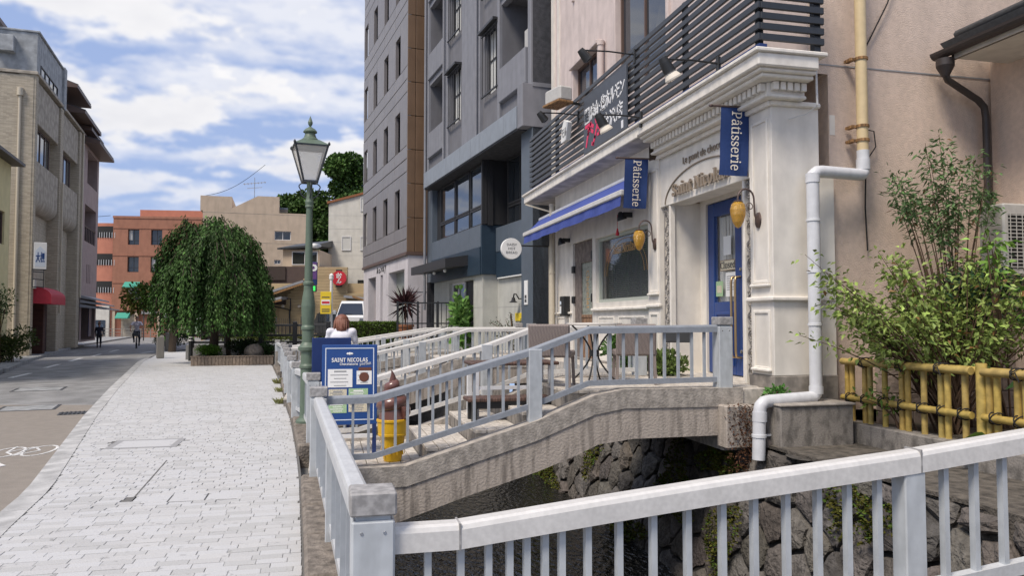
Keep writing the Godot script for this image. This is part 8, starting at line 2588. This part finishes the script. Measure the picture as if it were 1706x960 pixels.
# ---------------------------------------------------------------- people
func sdf(bones: Array, cell: float, k: float) -> MB:
	# smooth union of tapered capsules [a, b, ra, rb, colour], meshed as surface nets
	var lo := Vector3.ONE * 1e6
	var hi := -lo
	for b in bones:
		for e in [[b[0], b[2]], [b[1], b[3]]]:
			lo = lo.min(e[0] - Vector3.ONE * (e[1] + cell * 3)); hi = hi.max(e[0] + Vector3.ONE * (e[1] + cell * 3))
	var n := Vector3i(((hi - lo) / cell).ceil()) + Vector3i.ONE
	var d := PackedFloat32Array()
	d.resize(n.x * n.y * n.z)
	d.fill(9.0)
	var near := PackedFloat32Array(d)
	var who := PackedInt32Array()
	who.resize(d.size())
	for bi in bones.size():
		var b: Array = bones[bi]
		var a: Vector3 = b[0]
		var ab: Vector3 = b[1] - b[0]
		var l2 := maxf(ab.length_squared(), 1e-8)
		var pad: float = maxf(b[2], b[3]) + k + cell * 2
		var i0 := Vector3i((((b[0] as Vector3).min(b[1]) - Vector3.ONE * pad - lo) / cell).floor()).clamp(Vector3i.ZERO, n - Vector3i.ONE)
		var i1 := Vector3i((((b[0] as Vector3).max(b[1]) + Vector3.ONE * pad - lo) / cell).ceil()).clamp(Vector3i.ZERO, n - Vector3i.ONE)
		for z in range(i0.z, i1.z + 1):
			for y in range(i0.y, i1.y + 1):
				for x in range(i0.x, i1.x + 1):
					var p := lo + Vector3(x, y, z) * cell
					var t := clampf((p - a).dot(ab) / l2, 0, 1)
					var v: float = p.distance_to(a + ab * t) - lerpf(b[2], b[3], t)
					var ix := (z * n.y + y) * n.x + x
					if v < near[ix]:
						near[ix] = v; who[ix] = bi
					var o := d[ix]
					var h := maxf(k - absf(o - v), 0.0) / k
					d[ix] = minf(o, v) - h * h * k * 0.25
	var mb := MB.new()
	var vert := {}
	var pos := []
	var nor := []
	var cl := []
	var st := [1, n.x, n.x * n.y]
	for z in n.z - 1:
		for y in n.y - 1:
			for x in n.x - 1:
				var ix := (z * n.y + y) * n.x + x
				var inside := 0
				var c8 := [d[ix], d[ix + 1], d[ix + st[1]], d[ix + st[1] + 1], d[ix + st[2]], d[ix + st[2] + 1], d[ix + st[2] + st[1]], d[ix + st[2] + st[1] + 1]]
				for q in c8: inside += 1 if q < 0 else 0
				if inside == 0 or inside == 8: continue
				var s := Vector3.ZERO
				var m := 0
				for e in [[0, 1], [2, 3], [4, 5], [6, 7], [0, 2], [1, 3], [4, 6], [5, 7], [0, 4], [1, 5], [2, 6], [3, 7]]:
					var p: float = c8[e[0]]
					var q: float = c8[e[1]]
					if (p < 0) != (q < 0):
						var t := p / (p - q)
						var u := Vector3(e[0] & 1, (e[0] >> 1) & 1, e[0] >> 2)
						var w := Vector3(e[1] & 1, (e[1] >> 1) & 1, e[1] >> 2)
						s += u.lerp(w, t); m += 1
				vert[ix] = pos.size()
				pos.append(lo + (Vector3(x, y, z) + s / m) * cell)
				nor.append(Vector3(c8[1] + c8[3] + c8[5] + c8[7] - c8[0] - c8[2] - c8[4] - c8[6], c8[2] + c8[3] + c8[6] + c8[7] - c8[0] - c8[1] - c8[4] - c8[5], c8[4] + c8[5] + c8[6] + c8[7] - c8[0] - c8[1] - c8[2] - c8[3]).normalized())
				cl.append(bones[who[ix]][4])
	for ix in vert:
		for ax in 3:
			var u := (ax + 1) % 3
			var w := (ax + 2) % 3
			var nx: int = ix + st[ax]
			if (d[ix] < 0) == (d[nx] < 0): continue
			var q := [ix, ix - st[u], ix - st[u] - st[w], ix - st[w]]
			if not (vert.has(q[1]) and vert.has(q[2]) and vert.has(q[3])): continue
			var g := []
			for e in q: g.append(vert[e])
			if d[ix] > 0: g.reverse()
			for tri in [[0, 1, 2], [0, 2, 3]]:
				for e in [tri[0], tri[2], tri[1]]:
					mb.col = cl[g[e]]
					mb.put(pos[g[e]], nor[g[e]])
	return mb

func join(into: MB, other: MB, t: Transform3D):
	for i in other.v.size():
		into.v.append(t * other.v[i]); into.n.append((t.basis * other.n[i]).normalized()); into.c.append(other.c[i])

var skin := Color(0.42, 0.23, 0.15)
var head_cache: MB
var hand_cache: MB

func head_mesh() -> MB:   # face towards +z, origin at the base of the skull; about 0.23 high
	if head_cache: return head_cache
	var s := skin
	var dark := Color(0.03, 0.02, 0.02)
	var b := [[Vector3(0, 0.13, -0.02), Vector3(0, 0.125, 0.015), 0.083, 0.078, s], [Vector3(0, 0.06, 0.03), Vector3(0, 0.03, 0.06), 0.06, 0.035, s], [Vector3(0, 0.105, 0.088), Vector3(0, 0.075, 0.108), 0.009, 0.014, s],
		[Vector3(-0.083, 0.1, 0), Vector3(-0.085, 0.075, 0.005), 0.016, 0.012, s], [Vector3(0.083, 0.1, 0), Vector3(0.085, 0.075, 0.005), 0.016, 0.012, s], [Vector3(-0.03, 0.107, 0.08), Vector3(-0.028, 0.107, 0.08), 0.012, 0.012, dark], [Vector3(0.03, 0.107, 0.08), Vector3(0.028, 0.107, 0.08), 0.012, 0.012, dark],
		[Vector3(-0.022, 0.042, 0.084), Vector3(0.022, 0.042, 0.084), 0.011, 0.011, Color(0.3, 0.1, 0.08)], [Vector3(0, 0.04, -0.02), Vector3(0, -0.06, -0.03), 0.052, 0.056, s]]
	head_cache = sdf(b, 0.009, 0.016)
	return head_cache

func hand_mesh() -> MB:   # right hand hanging: wrist at the origin, fingers towards -y, palm towards +x
	if hand_cache: return hand_cache
	var b := [[Vector3(0, 0.02, 0), Vector3(0, -0.03, 0), 0.026, 0.026, skin]]
	for i in 4:
		var z := -0.03 + i * 0.02
		var l: float = [0.06, 0.078, 0.085, 0.07][i]
		b.append([Vector3(0, -0.02, z * 0.6), Vector3(0, -0.088, z), 0.017, 0.013, skin])
		b.append([Vector3(0, -0.088, z), Vector3(0.012, -0.088 - l * 0.5, z), 0.0095, 0.009, skin])
		b.append([Vector3(0.012, -0.088 - l * 0.5, z), Vector3(0.034, -0.088 - l * 0.92, z), 0.009, 0.007, skin])
	b.append([Vector3(0, -0.03, 0.028), Vector3(0.014, -0.07, 0.05), 0.014, 0.011, skin])
	b.append([Vector3(0.014, -0.07, 0.05), Vector3(0.026, -0.1, 0.053), 0.011, 0.008, skin])
	hand_cache = sdf(b, 0.005, 0.008)
	return hand_cache

func limb_hand(mb: MB, wrist: Vector3, elbow: Vector3, side: float, roll := 0.0):
	var y := (elbow - wrist).normalized()
	var x := Vector3.RIGHT
	x = (x - y * x.dot(y)).normalized()
	var bs := Basis(x, y, x.cross(y)) * Basis(Vector3.UP, roll)
	if side > 0: bs = bs * Basis(Vector3.UP, PI)
	join(mb, hand_mesh(), Transform3D(bs, wrist))

func figure(t: Node3D, j: Dictionary, top: Color, low: Color, bare_arm: bool, hair: String, scale_: float, head_tilt := 0.0, long_hair := false):
	# j: joints hip, chest, neck, head, and for L and R: sh, el, wr, th, kn, an, toe
	var b := []
	var sk := skin
	var hip: Vector3 = j.hip
	var ch: Vector3 = j.chest
	b.append([hip + Vector3(-0.06, 0, 0), hip + Vector3(0.06, 0, 0), 0.115, 0.115, low])
	b.append([hip + Vector3(0, 0.06, 0), ch, 0.118, 0.13, top])
	b.append([ch + Vector3(-0.075, 0.02, 0), ch + Vector3(0.075, 0.02, 0), 0.115, 0.115, top])
	b.append([ch, j.neck, 0.1, 0.056, top])
	b.append([j.neck, j.head, 0.05, 0.05, sk])
	for s in ["L", "R"]:
		var f: float = -1.0 if s == "L" else 1.0
		b.append([j.neck + Vector3(0.05 * f, -0.04, 0), j["sh" + s], 0.055, 0.062, top])
		b.append([j["sh" + s], j["sh" + s].lerp(j["el" + s], 0.55), 0.06, 0.055, top])
		b.append([j["sh" + s].lerp(j["el" + s], 0.5), j["el" + s], 0.044, 0.038, sk if bare_arm else top])
		b.append([j["el" + s], j["wr" + s], 0.038, 0.026, sk if bare_arm else top])
		b.append([hip + Vector3(0.085 * f, -0.02, 0), j["kn" + s], 0.095, 0.062, low])
		b.append([j["kn" + s], j["an" + s], 0.06, 0.04, low])
		b.append([j["an" + s] + Vector3(0, -0.03, 0), j["toe" + s], 0.042, 0.034, Color(0.05, 0.04, 0.04)])
	var body := sdf(b, 0.022, 0.035)
	var hb := Transform3D(Basis(Vector3.RIGHT, head_tilt), j.head)
	join(body, head_mesh(), hb)
	for s in ["L", "R"]: limb_hand(body, j["wr" + s], j["el" + s], -1.0 if s == "L" else 1.0)
	var o := part(t, "body", body, "body")
	o.scale = Vector3.ONE * scale_
	var hr := MB.new()
	var hbones := [[Vector3(0, 0.15, -0.03), Vector3(0, 0.16, 0.01), 0.088, 0.078, Color.WHITE], [Vector3(0, 0.14, -0.05), Vector3(0, 0.06, -0.05), 0.08, 0.062, Color.WHITE]]
	if long_hair:
		hbones.append([Vector3(-0.05, 0.1, -0.03), Vector3(-0.06, -0.05, -0.05), 0.06, 0.04, Color.WHITE]); hbones.append([Vector3(0.05, 0.1, -0.03), Vector3(0.06, -0.05, -0.05), 0.06, 0.04, Color.WHITE])
		hbones.append([Vector3(0, 0.13, -0.07), Vector3(0, -0.03, -0.085), 0.1, 0.075, Color.WHITE])
		hbones.append([Vector3(-0.045, 0.15, -0.05), Vector3(-0.07, -0.03, -0.02), 0.075, 0.045, Color.WHITE]); hbones.append([Vector3(0.05, 0.14, -0.05), Vector3(0.08, -0.05, -0.03), 0.07, 0.035, Color.WHITE])
	join(hr, sdf(hbones, 0.014, 0.03), hb)
	if long_hair:
		for i in 90:
			var a := rng.randf_range(-2.4, 2.4)
			var crown := Vector3(sin(a) * 0.03, 0.235, -0.03 - cos(a) * 0.03)
			var mid := Vector3(sin(a) * 0.125, 0.12, -0.03 - cos(a) * 0.13)
			var end := Vector3(sin(a) * rng.randf_range(0.09, 0.15), rng.randf_range(-0.09, -0.01), -0.03 - cos(a) * rng.randf_range(0.09, 0.15))
			hr.tube([hb * crown, hb * mid, hb * end], [0.014, 0.016, 0.004], 5)
	var ho := part(t, "hair", hr, hair)
	ho.scale = Vector3.ONE * scale_

func build_people():
	# cyclist riding towards us
	var c := thing("person", "person in a pale T-shirt and dark trousers riding a bicycle towards us", "person", Vector3(-11.37, -0.1, -52), 10)
	figure(c, {"hip": Vector3(0, 0.98, -0.25), "chest": Vector3(0, 1.36, -0.08), "neck": Vector3(0, 1.53, 0.0), "head": Vector3(0, 1.6, 0.03),
		"shL": Vector3(-0.2, 1.47, -0.02), "elL": Vector3(-0.33, 1.24, 0.1), "wrL": Vector3(-0.3, 1.06, 0.32), "shR": Vector3(0.2, 1.47, -0.02), "elR": Vector3(0.33, 1.24, 0.1), "wrR": Vector3(0.3, 1.06, 0.32),
		"knL": Vector3(-0.16, 0.78, 0.15), "anL": Vector3(-0.13, 0.42, -0.05), "toeL": Vector3(-0.13, 0.36, 0.12), "knR": Vector3(0.15, 0.62, 0.1), "anR": Vector3(0.13, 0.22, -0.1), "toeR": Vector3(0.13, 0.16, 0.07)},
		Color(0.68, 0.63, 0.68), Color(0.02, 0.022, 0.035), true, "hair", 1.08)
	var bk := thing("bicycle", "city bicycle with a front basket, ridden by the person in the pale T-shirt", "bicycle", Vector3(-11.37, -0.1, -52), 10)
	for z in [0.55, -0.52]:
		var w := MB.new()
		var pts := []
		for i in 25:
			var a := TAU * i / 24
			pts.append(Vector3(0, 0.34 + sin(a) * 0.32, z + cos(a) * 0.32))
		w.tube(pts, 0.022, 6, false)
		var wo := part(bk, "wheel", w, "rubber")
		var sp := MB.new()
		for i in 12:
			var a := TAU * i / 12
			sp.tube([Vector3(0, 0.34, z), Vector3(0, 0.34 + sin(a) * 0.31, z + cos(a) * 0.31)], 0.003, 3, false)
		part(wo, "spokes", sp, "chrome")
	var fr := MB.new()
	for q in [[0, 0.34, 0.55, 0, 0.95, 0.36], [0, 0.85, 0.38, 0, 0.34, -0.02], [0, 0.34, -0.02, 0, 0.92, -0.25], [0, 0.6, 0.45, 0, 0.6, -0.12], [0, 0.34, -0.02, 0, 0.34, -0.52], [0, 0.34, -0.52, 0, 0.75, -0.2]]:
		fr.tube([Vector3(q[0], q[1], q[2]), Vector3(q[3], q[4], q[5])], 0.018, 6)
	part(bk, "frame", fr, "chrome")
	var hb := MB.new()
	hb.tube([Vector3(-0.33, 1.06, 0.25), Vector3(-0.2, 1.1, 0.38), Vector3(0.2, 1.1, 0.38), Vector3(0.33, 1.06, 0.25)], 0.014, 6)
	part(bk, "handlebar", hb, "chrome")
	part(bk, "saddle", box_of(Vector3(-0.09, 0.9, -0.36), Vector3(0.09, 0.96, -0.1), 0.02), "rubber")
	part(bk, "basket", box_of(Vector3(-0.16, 0.76, 0.42), Vector3(0.16, 0.98, 0.68), 0.02), "dark_metal")
	# walkers on the left pavement
	var walk := func(f: float): return {"hip": Vector3(0, 0.93, 0), "chest": Vector3(0, 1.28, 0.0), "neck": Vector3(0, 1.46, 0.0), "head": Vector3(0, 1.53, 0.01),
		"shL": Vector3(-0.19, 1.4, 0), "elL": Vector3(-0.25, 1.13, -0.04 * f), "wrL": Vector3(-0.24, 0.9, 0.06 * f), "shR": Vector3(0.19, 1.4, 0), "elR": Vector3(0.25, 1.13, 0.04), "wrR": Vector3(0.22, 0.93, 0.12),
		"knL": Vector3(-0.1, 0.5, 0.1 * f), "anL": Vector3(-0.1, 0.09, 0.05 * f), "toeL": Vector3(-0.1, 0.04, 0.05 * f + 0.15), "knR": Vector3(0.1, 0.5, 0.02), "anR": Vector3(0.1, 0.11, -0.16 * f), "toeR": Vector3(0.1, 0.05, -0.16 * f + 0.14)}
	var p := thing("person", "person in dark navy clothes with a white mask walking at the road edge", "person", Vector3(-13.8, -0.1, -53.2), 15)
	figure(p, walk.call(1.0), Color(0.012, 0.013, 0.03), Color(0.012, 0.013, 0.022), false, "hair", 0.9)
	var q := thing("person", "person in a whitish top walking on the pavement behind the dark dressed person", "person", Vector3(-18.0, 0.0, -63.5), 20)
	figure(q, walk.call(-1.0), Color(0.4, 0.42, 0.4), Color(0.02, 0.02, 0.025), true, "hair", 0.95)
	var q2 := thing("person", "person in a pale blue shirt half hidden behind the dark dressed person", "person", Vector3(-15.3, 0.0, -59), -10)
	figure(q2, walk.call(1.0), Color(0.3, 0.4, 0.5), Color(0.2, 0.27, 0.36), false, "hair", 0.92)
	# woman sitting with her back to us beyond the boards
	var w := thing("person", "brown haired person in a white shirt sitting with back turned beyond the blue boards", "person", Vector3(0.3, 0.15, -15.3), 176)
	figure(w, {"hip": Vector3(0, 0.66, 0), "chest": Vector3(0, 1.03, 0.05), "neck": Vector3(0, 1.2, 0.09), "head": Vector3(0, 1.215, 0.13),
		"shL": Vector3(-0.2, 1.15, 0.06), "elL": Vector3(-0.27, 0.88, 0.12), "wrL": Vector3(-0.15, 0.8, 0.34), "shR": Vector3(0.2, 1.15, 0.06), "elR": Vector3(0.27, 0.88, 0.12), "wrR": Vector3(0.15, 0.8, 0.34),
		"knL": Vector3(-0.12, 0.64, 0.42), "anL": Vector3(-0.12, 0.12, 0.4), "toeL": Vector3(-0.12, 0.05, 0.55), "knR": Vector3(0.12, 0.64, 0.42), "anR": Vector3(0.12, 0.12, 0.42), "toeR": Vector3(0.12, 0.05, 0.57)},
		Color(0.68, 0.68, 0.74), Color(0.1, 0.1, 0.14), false, "hair_brown", 1.08, 0.25, true)
	var stl := thing("stool", "plain stool under the person sitting with their back to us", "stool", Vector3(0.3, 0.15, -15.3))
	part(stl, "seat", box_of(Vector3(-0.2, 0.52, -0.2), Vector3(0.2, 0.57, 0.2), 0.01), "wood_table")
	for s in [[-0.16, -0.16], [0.16, -0.16], [-0.16, 0.16], [0.16, 0.16]]: part(stl, "leg", box_of(Vector3(s[0] - 0.02, 0, s[1] - 0.02), Vector3(s[0] + 0.02, 0.52, s[1] + 0.02)), "black_metal")

func build_small_plants():
	# grass tufts at the foot of the canal kerb
	for q in [[-0.83, -15.6, 0.13, "grass tuft at the kerb foot below the second footbridge posts"], [-1.17, -20.6, 0.15, "grass tuft at the far kerb foot near the planter"], [-0.98, -18.2, 0.12, "tiny weed at the kerb foot between the two grass tufts"]]:
		var m := MB.new()
		for i in 130:
			m.col = color_of(Color(0.27, 0.27, 0.11), 0.45)
			var a := rng.randf() * TAU
			var d := Vector3(cos(a) * 0.5, rng.randf_range(0.6, 1.2), sin(a) * 0.5).normalized()
			m.leaf(Vector3(cos(a), 0, sin(a)) * rng.randf() * 0.09, d, Vector3(-d.x, 0.6, -d.z).normalized(), q[2] * rng.randf_range(0.6, 1.3), 0.02)
		var o := part(self, numbered("grass_tuft"), m, "leaf")
		o.position = Vector3(q[0], 0.0, q[1])
		tag(o, q[3], "grass")
		o.set_meta("kind", "stuff")
	leaf_mass("wall_weed", "bright weed growing on the concrete block by the drainpipe bend", Vector3(4.72, 0.74, -7.4), Vector3(0, 0.07, 0), Vector3(0.2, 0.09, 0.08), 260, Color(0.08, 0.2, 0.04), 0.05, 0.025, 0.3)
